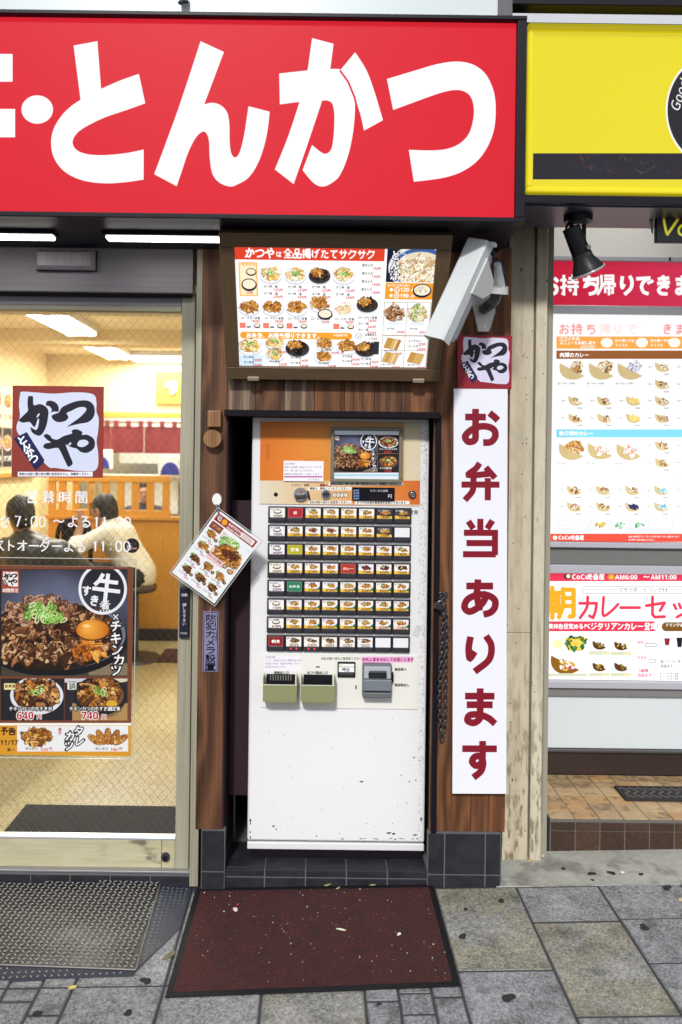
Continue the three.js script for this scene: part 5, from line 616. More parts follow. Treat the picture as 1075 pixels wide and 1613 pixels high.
// ---------- timber cladding, alcove trim and slate base ----------
{
  const wall = thing('plank_wall', 'dark brown board cladding around the ticket machine alcove', 'wooden wall', 0.06, 0.2, 0);
  const plank = (x0, x1, y0, y1, m, z = 0, d = 0.016) => put(wall, 'plank', box(x1 - x0 - 0.0012, y1 - y0, d, 0.0018, rnd() * 4, rnd() * 4), m, (x0 + x1) / 2, (y0 + y1) / 2, z - d / 2);
  const top = 2.424, alcT = 1.7982, base = 0.2215;
  const xs = [-0.4407, -0.3557, -0.2359, -0.1261, -0.0137, 0.0999, 0.2123, 0.3288, 0.4386, 0.5209];
  plank(xs[0], -0.3414, base, top, plankMats[1], 0.008, 0.03);                       // left post
  for (let i = 1; i < 8; i++) plank(xs[i] + (i === 1 ? 0.012 : 0), xs[i + 1], alcT, top, i === 1 || i === 3 ? weatheredPlank : plankMats[[2, 0, 1, 0, 2, 0, 1, 0][i]]);
  plank(xs[8], xs[9], base, top, plankMats[0]);                                              // right of the alcove
  { const a = xs[9], b = 0.5957, c = 0.6602, e = 0.7248; plank(a, b, base, top, plankMats[2]); plank(b, c, base, top, plankMats[0]); plank(c, e, base, top, plankMats[2]); }
  // black steel lining of the alcove
  const al = thing('alcove_lining', 'black steel lining framing the ticket machine alcove', 'alcove frame', 0.06, 0.08, 0);
  const L = -0.3384, Rr = 0.4462, B = 0.07;
  put(al, 'head', box(Rr - L + 0.02, 0.024, 0.72, 0.002), nicheBlack, (L + Rr) / 2, alcT - 0.012, -0.326); put(al, 'side', box(0.014, alcT - 0.022 - B, 0.7, 0.002), nichePurple, L - 0.005, (alcT + B) / 2, -0.345); put(al, 'side', box(0.02, alcT - 0.022 - B, 0.7, 0.002), nicheBlack, Rr + 0.008, (alcT + B) / 2, -0.335);
  put(al, 'filler_panel', box(0.1, 1.16, 0.012, 0.002), nichePurple, L + 0.055, 0.8706, -0.14); put(al, 'pipe', cyl(0.006, 0.006, 0.25, 10), steel, -0.3205, 0.1402, -0.25);
  // slate tiles, each one a tile on the base
  const bs = thing('slate_base', 'low base of dark slate tiles with pale joints below the boards and machine', 'tiled base', 0.1, 0, 0);
  const tile = (x0, x1, y0, y1, z) => put(bs, 'tile', box(x1 - x0 - 0.005, y1 - y0 - 0.005, 0.014, 0.0016, rnd() * 3, rnd() * 3), slate, (x0 + x1) / 2, (y0 + y1) / 2, z - 0.007);
  const bed = (x0, x1, y0, y1, z) => put(bs, 'mortar_bed', box(x1 - x0, y1 - y0, 0.03, 0), grout, (x0 + x1) / 2, (y0 + y1) / 2, z - 0.0182);
  const yj = 0.0657, lx = [-0.4163, -0.3281];
  bed(lx[0], lx[1], -0.06, base, 0.016); tile(lx[0], lx[1], yj, base, 0.016); tile(lx[0], lx[1], -0.06, yj, 0.016);
  const rx = [0.4331, 0.4962, 0.6487, 0.7071]; bed(rx[0], rx[3], -0.06, base, 0.016);
  for (let i = 0; i < 3; i++) { tile(rx[i], rx[i + 1], yj, base, 0.016); tile(rx[i], rx[i + 1], -0.06, yj, 0.016); }
  const sx = [353, 417, 481.6, 546, 610.5, 674].map((q, i) => [-0.332, -0.1789, -0.0244, 0.1297, 0.284, 0.4347][i]), sT = 0.0707, sM = 0.0408;
  bed(sx[0], sx[5], -0.06, sT - 0.006, 0.002); for (let i = 0; i < 5; i++) { tile(sx[i], sx[i + 1], sM, sT, 0.002); tile(sx[i], sx[i + 1], -0.06, sM, 0.002); put(bs, 'tile', box(sx[i + 1] - sx[i] - 0.005, 0.012, 0.2, 0.0016, rnd() * 3, rnd() * 3), slate, (sx[i] + sx[i + 1]) / 2, sT - 0.006, -0.116); }
  const tx = [-1.3644, -1.2152, -1.0635, -0.9142, -0.7625, -0.6109, -0.4616], t1 = 0.0376; for (let i = 0; i < 6; i++) { tile(tx[i], tx[i + 1], t1 - 0.045, t1, -0.005); }
  put(bs, 'mortar_bed', box(tx[6] - tx[0], 0.05, 0.02, 0), grout, (tx[6] + tx[0]) / 2, t1 - 0.026, -0.019);
  // turned knob and block on the left post
  const pg = thing('wooden_coat_peg', 'pale round wooden disc below a square block on the dark post', 'wooden peg', -0.3918, 1.6919, 0.01); const pw = std({ map: woodMap([0.16, 0.07, 0.025], [0.5, 0.27, 0.11], 261), roughness: 0.35 });
  { const [x, y, w, h] = [-0.3855, 1.763, 0.0499, 0.0618]; put(pg, 'block', box(w, h, 0.03, 0.003), pw, x, y, 0.022); } { const [x, y] = [-0.3904, 1.6891]; put(pg, 'disc', metric(moved(cyl(0.033, 0.033, 0.018, 40), 0, 0, 0, Math.PI / 2)), pw, x, y, 0.035); put(pg, 'stem', moved(cyl(0.012, 0.012, 0.02, 16), 0, 0, 0, Math.PI / 2), pw, x, y, 0.017); }
}

// ---------- banner, mark and painted posts right of the alcove ----------
{
  const bn = thing('vertical_banner', 'tall white vertical sign board with dark red lettering beside the alcove', 'sign', 0.6147, 1.1315, 0.02); bn.rotation.z = 0.009;
  const w = 0.202, h = 1.5138; add(bn, 'board', box(w, h, 0.012, 0.0015), plain(0.7, 0.71, 0.74, 0.4), 0, 0, 0); add(bn, 'print', plane(w - 0.003, h - 0.003), paper(bannerPrint, 0.38), 0, 0, 0.0068);
  const lg = thing('logo_plate', 'small square red plate with brushed shop mark above the white banner', 'sign', 0.6218, 1.9871, 0.02); lg.rotation.z = 0.002; const lw = 0.202; add(lg, 'plate', box(lw, lw * 0.985, 0.012, 0.0015), plain(0.25, 0.03, 0.04), 0, 0, 0); add(lg, 'print', plane(lw - 0.002, lw * 0.98), paper(logoPrintRed, 0.38), 0, 0, 0.0068);
  const po = thing('painted_post', 'broad weathered beige painted post between the two shops', 'post', 0.8164, 0.02, -0.18), Y0 = 0.01, Y1 = 2.9;
  const v = (g, m) => { const uv = g.attributes.uv; return g; };
  { const x0 = 0.7556, x1 = 0.8582, yj = 0.9332; put(po, 'sheet_panel', box(x1 - x0, Y1 - yj - 0.001, 0.05, 0.004, 0, (Y1 + yj) / 2), postPaint, (x0 + x1) / 2, (Y1 + yj) / 2, -0.205); put(po, 'sheet_panel', box(x1 - x0, yj - Y0, 0.05, 0.004, 0, (Y0 + yj) / 2), postPaint, (x0 + x1) / 2, (Y0 + yj) / 2, -0.204); }
  const p2 = thing('steel_post', 'narrow beige steel post with chipped paint at the curry shop corner', 'post', 0.8974, 0.02, -0.18);
  { const x0 = 0.8643, x1 = 0.9098; put(p2, 'post', box(x1 - x0, Y1 - Y0, 0.07, 0.005, 0.07, (Y0 + Y1) / 2), postPaint2, (x0 + x1) / 2, (Y0 + Y1) / 2, -0.205); put(p2, 'edge_strip', box(0.0153, Y1 - 0.16, 0.05, 0.002, 0.15, 1.5), postPaint2, x1 + 0.0075, (0.16 + Y1) / 2, -0.225); }
  struct(put(scene, 'post_gap', box(0.0127, 2.9, 0.02, 0), black, 0.8673, 1.45, -0.225));
}

// ---------- the meal-ticket machine ----------
{
  const Z = -0.08, mt = thing('ticket_machine', 'white meal ticket vending machine with rows of picture buttons in the alcove', 'ticket machine', 0.09, 0.09, -0.3);
  const [cx, cy, W, H] = [0.0902, 0.9437, 0.6861, 1.679], T = cy + H / 2, B = cy - H / 2, yj = 0.1385;
  const enamel = plain(0.74, 0.74, 0.75, 0.3), edgeGrey = plain(0.22, 0.215, 0.22, 0.4);
  put(mt, 'cabinet', box(W - 0.006, H - 0.004, 0.5, 0.006), edgeGrey, cx, cy, Z - 0.27);
  put(mt, 'door_panel', box(W, T - yj - 0.001, 0.024, 0.007), enamel, cx, (T + yj) / 2, Z - 0.012);
  const skin = (t, rough = 0.3) => paper(t, rough);
  { const g = plane(W - 0.018, T - yj - 0.016), uv = g.attributes.uv, k = (H - (T - yj)) / H; for (let i = 0; i < uv.count; i++) uv.setXY(i, 0.012 + uv.getX(i) * 0.976, k + uv.getY(i) * (1 - k) * 0.99); put(mt, 'enamel_front', g, skin(machineSkin, 0.26), cx, (T + yj) / 2, Z + 0.0015); }
  put(mt, 'kick_strip', box(W, yj - B - 0.006, 0.022, 0.005), enamel, cx, (B + yj) / 2 - 0.003, Z - 0.013);
  put(mt, 'plinth', box(W - 0.02, B - 0.07, 0.4, 0.002), nicheBlack, cx + 0.004, (B + 0.07) / 2, Z - 0.21);
  put(mt, 'top_trim', box(W - 0.004, 0.012, 0.03, 0.003), plain(0.3, 0.29, 0.32, 0.35), cx, T + 0.004, Z - 0.014);
  const P2 = (n, r, d, m, parent = mt) => put(parent, n, box(r[2], r[3], d, Math.min(0.002, d * 0.3)), m, r[0], r[1], Z + 0.0018 + d / 2);
  const sheetOn = (parent, n, r, t, z, rough) => put(parent, n, plane(r[2], r[3]), skin(t, rough), r[0], r[1], z);
  { const r = [0.0887, 1.6029, 0.6186, 0.3216]; const h = P2('head_panel', r, 0.003, plain(0.5, 0.35, 0.2)); sheetOn(h, 'print', r, machineHead, Z + 0.0055, 0.35); }
  { const r = [0.1896, 1.636, 0.2765, 0.2129], f = plain(0.17, 0.165, 0.115, 0.45), t = 0.014; const z = Z + 0.014, s = put(mt, 'screen', box(r[2] - 0.004, r[3] - 0.004, 0.012, 0.001), plain(0.6, 0.66, 0.7, 0.4), r[0], r[1], z - 0.004);
    for (const q of [-1, 1]) { put(s, 'bezel_rail', box(r[2], t, 0.018, 0.003), f, r[0], r[1] + q * (r[3] - t) / 2, z); put(s, 'bezel_stile', box(t, r[3] - 2 * t - 0.001, 0.018, 0.003), f, r[0] + q * (r[2] - t) / 2, r[1], z); }
    sheetOn(s, 'print', [0.1896, 1.6373, 0.2496, 0.1909], screenPrint, z + 0.0025, 0.15); }
  { const r = [-0.052, 1.5705, 0.1544, 0.0784]; const n = P2('paper_notice', r, 0.0008, white); n.position.z += 0.0042; sheetOn(n, 'print', r, noticePrint, Z + 0.0076, 0.6); }
  { const r = [0.2184, 1.4847, 0.1639, 0.0514]; const d = P2('amount_display', r, 0.008, black); sheetOn(d, 'print', r, displayPrint, Z + 0.0102, 0.2); }
  { // return lever, coin slot, key lock
    const L = put(mt, 'return_lever', moved(cyl(0.026, 0.028, 0.012, 32), 0, 0, 0, Math.PI / 2), steel, -0.0618, 1.4799, Z + 0.009); add(L, 'knob', moved(box(0.044, 0.02, 0.014, 0.006), 0, 0, 0), plain(0.05, 0.05, 0.055, 0.3), 0, -0.006, 0.011, 0, 0, 0.1); add(L, 'red_mark', box(0.012, 0.006, 0.002, 0.0008), plain(0.5, 0.03, 0.03), 0.001, 0.013, 0.0065); add(L, 'arm', box(0.008, 0.034, 0.01, 0.003), black, 0.03, -0.002, 0.002, 0, 0, 0.25);
    const c = put(mt, 'coin_slot', moved(cyl(0.018, 0.0195, 0.01, 32), 0, 0, 0, Math.PI / 2), steel, 0.0361, 1.4812, Z + 0.008); add(c, 'slot', box(0.027, 0.005, 0.002, 0.0006), black, 0, 0.001, 0.0055); add(c, 'lip', moved(cyl(0.0135, 0.0135, 0.003, 24), 0, 0, 0, Math.PI / 2), oldSteel, 0, 0, 0.004);
    const k = put(mt, 'key_lock', moved(cyl(0.0145, 0.016, 0.01, 28), 0, 0, 0, Math.PI / 2), plain(0.06, 0.05, 0.05, 0.3, 0.4), 0.3689, 1.4853, Z + 0.008); add(k, 'ring', new THREE.TorusGeometry(0.0085, 0.0018, 8, 24), steel, 0, 0, 0.006); add(k, 'keyhole', moved(cyl(0.004, 0.004, 0.003, 14), 0, 0, 0, Math.PI / 2), steel, 0, 0, 0.006); }
  { // 64 push buttons: a dark housing with a printed label in its upper part
    const hs = plain(0.02, 0.018, 0.022, 0.35), lip = plain(0.035, 0.032, 0.04, 0.25), lm = std({ map: buttonAtlas, roughness: 0.22 }), red = std({ color: col(0.5, 0.02, 0.02), emissive: col(1, 0.05, 0.04), emissiveIntensity: 1.4 });
    const s = 0.0687, bw = s * 0.975, bh = 0.0604, hg = box(bw, bh, 0.012, 0.0025), lw = bw * 0.86, lh = bh * 0.6, pg = box(bw * 0.88, bh * 0.3, 0.006, 0.003), [x0, y0] = [-0.1503, 1.4018], dy = 0.0708;
    for (let r = 0; r < 8; r++) { put(mt, 'button_rail', box(s * 8 + 0.004, bh + 0.003, 0.004, 0.001), plain(0.05, 0.048, 0.052, 0.4), x0 + 3.5 * s, y0 - r * dy, Z + 0.004);
      for (let k = 0; k < 8; k++) { const b = put(mt, 'button', hg, hs, x0 + k * s, y0 - r * dy, Z + 0.008); const g = plane(lw, lh), uv = g.attributes.uv; for (let i = 0; i < 4; i++) uv.setXY(i, (k + 0.01 + uv.getX(i) * 0.98) / 8, 1 - (r + 0.99 - uv.getY(i) * 0.98) / 8);
        add(b, 'label', g, lm, 0, bh * 0.13, 0.0066); add(b, 'key', pg, lip, 0, -bh * 0.32, 0.005); if (r === 7 && (k === 1 || k === 2)) for (const q of [-1, 1]) add(b, 'lamp', box(0.005, 0.005, 0.002, 0.0006), red, q * 0.011, -bh * 0.31, 0.0092); } } }
  // coin and ticket section under a clear yellowed plate
  { const r = [0.0968, 0.7597, 0.6039, 0.2062]; const p = P2('dispenser_plate', r, 0.003, plain(0.66, 0.65, 0.58, 0.25)); sheetOn(p, 'print', r, traySheet, Z + 0.0055, 0.3); }
  const trayMat = new THREE.MeshPhysicalMaterial({ color: col(0.30, 0.31, 0.15), transmission: 0.15, thickness: 0, roughness: 0.25 });
  for (const [k, x] of [[0, -0.1299], [1, 0.0135]]) {
    const y = 0.7417, w = 0.1289, h = 0.0948, hl = 0.0656, d = 0.062, t = put(mt, k ? 'change_tray' : 'ticket_tray', box(w * 0.86, h * 0.62, 0.006, 0.002), black, x, y + h * 0.16, Z + 0.006);
    const yb = y - h / 2, R2 = 0.018, zf = Z + 0.006 + d; const sh = new THREE.Shape(); sh.moveTo(-w / 2, hl / 2); sh.lineTo(-w / 2 * 0.98, -hl / 2 + R2); sh.quadraticCurveTo(-w / 2 * 0.97, -hl / 2, -w / 2 + R2, -hl / 2); sh.lineTo(w / 2 - R2, -hl / 2); sh.quadraticCurveTo(w / 2 * 0.97, -hl / 2, w / 2 * 0.98, -hl / 2 + R2); sh.lineTo(w / 2, hl / 2);
    put(t, 'front', new THREE.ExtrudeGeometry(sh, { depth: 0.003, bevelEnabled: false }), trayMat, x, yb + hl / 2, zf - 0.003);
    for (const q of [-1, 1]) put(t, 'side', box(0.003, h, d, 0.001), trayMat, x + q * (w / 2 - 0.0015), yb + h / 2 + 0.001, Z + 0.006 + d / 2 - 0.002);
    put(t, 'floor', box(w - 0.012, 0.003, d, 0.001), trayMat, x, yb + 0.003, Z + 0.006 + d / 2); put(t, 'rim', box(w, 0.004, 0.005, 0.0012), plain(0.5, 0.52, 0.42, 0.2), x, yb + hl + 0.001, zf - 0.002);
    for (const q of [-1, 1]) put(t, 'rim', box(0.004, h - hl, 0.005, 0.0012), plain(0.5, 0.52, 0.42, 0.2), x + q * (w / 2 - 0.002), yb + hl + (h - hl) / 2 + 0.003, Z + 0.03);
    if (!k) for (let i = 0; i < 9; i++) put(t, 'grille_bar', box(0.004, 0.02, 0.003, 0.0008), plain(0.2, 0.2, 0.2, 0.4), x + (i - 4) * 0.0098, y + h * 0.33, Z + 0.011);
  }
  { const r = [0.123, 0.8079, 0.0686, 0.0588]; const b = P2('call_button', r, 0.012, black); add(b, 'label', plane(r[2] * 0.86, r[3] * 0.54), paper(callPrint, 0.25), 0, r[3] * 0.12, 0.0066); add(b, 'key', box(r[2] * 0.84, r[3] * 0.2, 0.008, 0.003), plain(0.03, 0.03, 0.035, 0.3), 0, -r[3] * 0.32, 0.004); }
  { // banknote unit
    const [x, y, w, h] = [0.24, 0.7719, 0.1122, 0.1268], g1 = plain(0.17, 0.19, 0.22, 0.35), g2 = plain(0.33, 0.37, 0.40, 0.3), b = put(mt, 'banknote_unit', box(w, h, 0.03, 0.005), plain(0.12, 0.13, 0.145, 0.4), x, y, Z + 0.0165);
    add(b, 'upper_hood', box(w * 0.92, h * 0.38, 0.02, 0.005), g2, 0, h * 0.26, 0.02, -0.25); add(b, 'note_slot', box(w * 0.62, h * 0.16, 0.02, 0.004), black, 0, h * 0.2, 0.031, -0.2); add(b, 'slot_lip', box(w * 0.6, h * 0.08, 0.02, 0.004), plain(0.04, 0.04, 0.05, 0.3), 0, h * 0.3, 0.034, -0.3); add(b, 'front_face', box(w * 0.96, h * 0.36, 0.03, 0.006), g1, 0, -h * 0.1, 0.022); add(b, 'return_slot', box(w * 0.84, h * 0.03, 0.012, 0.001), black, 0, -h * 0.3, 0.026); add(b, 'lower_face', box(w * 0.96, h * 0.18, 0.026, 0.005), plain(0.13, 0.135, 0.145, 0.4), 0, -h * 0.4, 0.02); add(b, 'side_latch', box(0.008, h * 0.3, 0.014, 0.003), black, w / 2 + 0.003, h * 0.1, 0.006); }
}

// ---------- lit menu board above the machine, tipped forward ----------
{
  const mb = thing('menu_light_box', 'lit menu board of fried cutlet dishes in a brown wood frame above the alcove', 'menu board', 0.053, 1.922, 0.03); mb.rotation.x = 0.545;
  const w = 0.787, h = 0.545, f = 0.05, d = 0.05;
  add(mb, 'back_box', box(w - 0.01, h - 0.01, 0.03, 0.002), black, 0, h / 2, -0.012);
  add(mb, 'panel', plane(w - 2 * f + 0.004, h - 2 * f + 0.004), backlit(menuPrint, 0.78, 0.3, 0.35), 0, h / 2, 0.01);
  for (const q of [0, 1]) { add(mb, 'frame_rail', box(w, f, d, 0.003, q), frameWood, 0, q ? h - f / 2 : f / 2, 0.0); add(mb, 'frame_stile', box(f, h - 2 * f - 0.001, d, 0.003, q, 0.3, true), frameWood, (q ? 1 : -1) * (w - f) / 2, h / 2, 0.0); }
  for (const x of [-0.293, 0.318]) add(mb, 'clip', box(0.042, 0.014, 0.06, 0.002), plain(0.36, 0.3, 0.21, 0.5), x, 0.006, 0.004);
  const l = new THREE.RectAreaLight(col(1, 1, 1), 0.35, 0.6, 0.4); mb.add(l); l.position.set(0, h / 2, 0.03); l.rotation.y = Math.PI;
  for (const x of [-0.3, 0.3]) add(mb, 'bracket', box(0.02, 0.02, 0.3, 0.002), blackMetal, x, h - 0.06, -0.15, -0.3);
}

// ---------- security camera ----------
{
  const sc = thing('security_camera', 'white security camera under a long sunshield angled down beside the menu board', 'security camera', 0.616, 2.1677, 0.02);
  const base = new THREE.Vector3(0.616, 2.1677, 0.02), cast = plain(0.42, 0.42, 0.40, 0.38, 0.5), w = plain(0.66, 0.7, 0.71, 0.35), wg = plain(0.4, 0.4, 0.44, 0.4);
  const hx = 0.0024;
  const poly = [[-17, 24], [-17, 12], [-9, -28], [9, -28], [18, 2], [18, 26], [8, 34], [-8, 34]].map(([a, b]) => [a * hx, b * hx]); add(sc, 'base_plate', prism(poly, 0.012, 0.003), cast, 0, 0, -0.008);
  for (const [a, b] of [[-11, 16], [1, -20]]) add(sc, 'screw', moved(cyl(0.006, 0.006, 0.004, 14), 0, 0, 0, Math.PI / 2), steel, a * hx, b * hx, 0.008);
  add(sc, 'elbow', tube([[0, 0.02, 0.0], [0.004, 0.02, 0.07], [0.014, 0.03, 0.12], [0.02, 0.06, 0.14]], 0.02, 20, 14), plain(0.09, 0.09, 0.095, 0.4, 0.5), 0, 0, 0);
  add(sc, 'swivel_cap', moved(cyl(0.031, 0.034, 0.028, 32), 0.025, 0.062, 0.145, 0.25, 0, -0.06), plain(0.56, 0.58, 0.56, 0.35)); add(sc, 'swivel_neck', moved(cyl(0.012, 0.02, 0.09, 20), 0.012, 0.105, 0.19, 0.75, 0, 0.25), w);
  // housing: a long box pointing down, left and out to the street
  const hd = new THREE.Group(); hd.name = 'housing'; sc.add(hd); 
  const fwd = new THREE.Vector3(-0.4, -0.9, 0.06).normalize(), up = new THREE.Vector3(-0.6, 0.26, 0.8); up.addScaledVector(fwd, -up.dot(fwd)).normalize(); const side = new THREE.Vector3().crossVectors(up, fwd);
  hd.quaternion.setFromRotationMatrix(new THREE.Matrix4().makeBasis(side, up, fwd));
  hd.position.set(0.48, 2.1967, 0.29).sub(base); hd.scale.setScalar(0.95);
  add(hd, 'body', box(0.076, 0.07, 0.34, 0.006), wg, 0, -0.012, 0.0);
  const s = [[-0.044, -0.012], [-0.044, 0.031], [-0.036, 0.038], [0.036, 0.038], [0.044, 0.031], [0.044, -0.012], [0.0415, -0.012], [0.0415, 0.03], [0.035, 0.0355], [-0.035, 0.0355], [-0.0415, 0.03], [-0.0415, -0.012]];
  add(hd, 'sunshield', moved(prism(s, 0.39, 0.0006), 0, 0, -0.19), w); add(hd, 'front_frame', box(0.074, 0.068, 0.006, 0.002), plain(0.5, 0.5, 0.5, 0.4), 0, -0.012, 0.172); add(hd, 'window', plane(0.058, 0.05), plain(0.02, 0.02, 0.025, 0.05), 0, -0.012, 0.1755);
  add(hd, 'lower_tray', box(0.07, 0.012, 0.32, 0.003), plain(0.3, 0.32, 0.33, 0.4), 0, -0.052, 0.0);
  // triangular side bracket
  add(hd, 'bracket', prism([[-0.09, 0.03], [0.05, 0.03], [0.03, -0.05], [-0.01, -0.085], [-0.05, -0.07]], 0.008, 0.001).rotateY(-Math.PI / 2), plain(0.6, 0.62, 0.61, 0.35), 0.05, -0.03, -0.05);
  add(hd, 'rear_gland', moved(cyl(0.014, 0.017, 0.03, 16), 0.02, -0.02, -0.19, Math.PI / 2), black); add(hd, 'rear_tab', box(0.03, 0.02, 0.012, 0.002), w, 0.05, 0.01, -0.19);
  const p = (x, y, z) => new THREE.Vector3(x, y, z).sub(base).toArray();
  add(sc, 'cable', tube([p(0.6161, 2.3501, 0.12), p(0.6394, 2.341, 0.14), p(0.658, 2.3047, 0.15), p(0.6678, 2.2592, 0.14), p(0.6568, 2.2193, 0.11), p(0.6472, 2.201, 0.06)], 0.006, 40, 10), plain(0.03, 0.03, 0.055, 0.4)); add(sc, 'cable', tube([p(0.6374, 2.4189, 0.06), p(0.6472, 2.3746, 0.05), p(0.6434, 2.3135, 0.06), p(0.6374, 2.2623, 0.08)], 0.005, 30, 8), plain(0.06, 0.05, 0.16, 0.4));
}

// ---------- things hanging on the posts ----------
{
  { const [x, y, w, h] = [-0.3916, 0.9281, 0.0596, 0.2263]; const s = thing('camera_notice', 'narrow violet sticker with black lettering on the dark post', 'sticker', x, y, 0.012); put(s, 'backing', box(w, h, 0.001, 0), plain(0.3, 0.28, 0.42), x, y, 0.0094); put(s, 'print', plane(w, h), paper(cameraSticker, 0.3), x, y, 0.0104); }
  const hk = thing('wall_hook', 'white oval stick-on hook on the dark post', 'hook', -0.3744, 1.4609, 0.012); add(hk, 'pad', moved(cyl(0.0175, 0.0195, 0.008, 32), 0, 0, 0, Math.PI / 2).scale(0.95, 1.2, 1), plain(0.82, 0.82, 0.82, 0.3), 0, 0, 0.001); add(hk, 'hook', tube([[0, -0.016, 0.006], [0, -0.026, 0.012], [0, -0.034, 0.02], [0, -0.03, 0.028]], 0.0025, 16, 8), steel);
  const cd = thing('laminated_menu_card', 'laminated menu card hung askew by its corner from the white hook', 'menu card', -0.3658, 1.4295, 0.045); cd.rotation.z = -0.622; const S = 0.0024;
  add(cd, 'sheet', box(84 * S - 0.006, 123 * S - 0.006, 0.0012, 0), white, 42 * S, -61.5 * S, 0); add(cd, 'print', plane(84 * S - 0.008, 123 * S - 0.008), paper(cardPrint, 0.25), 42 * S, -61.5 * S, 0.0011);
  add(cd, 'laminate', plane(84 * S + 0.006, 123 * S + 0.006), clearPlastic, 42 * S, -61.5 * S, 0.0022); for (const [x, y, a, b] of [[42 * S, 0.003, 84 * S + 0.006, 0.0022], [42 * S, -123 * S - 0.003, 84 * S + 0.006, 0.0022], [-0.003, -61.5 * S, 0.0022, 123 * S + 0.006], [84 * S + 0.003, -61.5 * S, 0.0022, 123 * S + 0.006]]) add(cd, 'laminate_edge', box(a, b, 0.002, 0), plain(0.55, 0.58, 0.6, 0.15), x, y, 0.0012);
  add(cd, 'eyelet', new THREE.TorusGeometry(0.005, 0.0016, 8, 18), oldSteel, 0.006, -0.006, 0.003); add(cd, 'ring', tube([[0.006, -0.006, 0.004], [0.0, 0.004, -0.004], [-0.004, 0.012, -0.012]], 0.0018, 12, 6), steel);
  // loose bead chain below the card
  const bc = thing('bead_chain', 'thin silver bead chain dangling over the violet sticker', 'chain', -0.3811, 1.0401, 0.03); const bead = new THREE.SphereGeometry(0.0021, 8, 6); const run = [[332.5, 956], [331.5, 963], [333, 969], [337, 972], [338, 980], [338, 990], [338.5, 1000], [339, 1006]], run2 = [[341, 966], [341, 976], [340, 986], [339.6, 996], [339, 1006]];
  const at = [[-0.3885, 1.0637], [-0.3916, 1.0447], [-0.3857, 1.0282], [-0.3773, 1.0165], [-0.3757, 0.9857], [-0.3737, 0.9431]].map(([x, y]) => new THREE.Vector3(x, y, 0.024)), at2 = [[-0.3681, 1.0379], [-0.3679, 1.0048], [-0.3708, 0.9716], [-0.3733, 0.9431]].map(([x, y]) => new THREE.Vector3(x, y, 0.027));
  for (const q of [at, at2]) { const c = new THREE.CatmullRomCurve3(q), n = Math.round(c.getLength() / 0.005); for (let i = 0; i <= n; i++) { const v = c.getPointAt(i / n); put(bc, 'bead', bead, steel, v.x, v.y, v.z); } }
  // door chain with padlock right of the machine
  const ch = thing('door_chain', 'looped steel chain with padlock hanging on the board right of the machine', 'chain', 0.4763, 1.1066, 0.01); const link = new THREE.TorusGeometry(0.0105, 0.0026, 8, 20).scale(0.72, 1.2, 1);
  { const [x, y] = [0.4857, 1.1139]; put(ch, 'hasp', box(0.026, 0.02, 0.006, 0.001), oldSteel, x, y, 0.004); put(ch, 'staple', new THREE.TorusGeometry(0.012, 0.0028, 8, 20), oldSteel, x - 0.014, y - 0.004, 0.012); }
  const strand = (pts) => { const c = new THREE.CatmullRomCurve3(pts.map(([x, y, z]) => new THREE.Vector3(x, y, z))), n = Math.round(c.getLength() / 0.0185); for (let i = 0; i <= n; i++) { const v = c.getPointAt(i / n), t = c.getTangentAt(i / n), m = put(ch, 'link', link, oldSteel, v.x, v.y, v.z); m.rotation.set(0, i % 2 ? 1.25 : 0.25, -Math.atan2(t.x, -t.y) * -1, 'ZYX'); } };
  strand([[0.4748, 1.1012, 0.016], [0.4873, 1.0491, 0.016], [0.4928, 0.9897, 0.016], [0.492, 0.8709, 0.016], [0.4911, 0.752, 0.016], [0.4902, 0.6332, 0.016], [0.4813, 0.5784, 0.018]]);
  strand([[0.4797, 1.0941, 0.03], [0.4781, 1.0252, 0.026], [0.4729, 0.8706, 0.024], [0.4694, 0.7755, 0.024], [0.4706, 0.6805, 0.022], [0.4789, 0.5855, 0.02]]);
  { const [x, y] = [0.4582, 1.0743]; const p = put(ch, 'padlock', box(0.03, 0.026, 0.014, 0.004), plain(0.045, 0.043, 0.043, 0.4, 0.6), x, y, 0.03, 0, 0, -0.35); add(p, 'shackle', new THREE.TorusGeometry(0.009, 0.0024, 8, 20, Math.PI), steel, 0.003, 0.013, 0); }
}

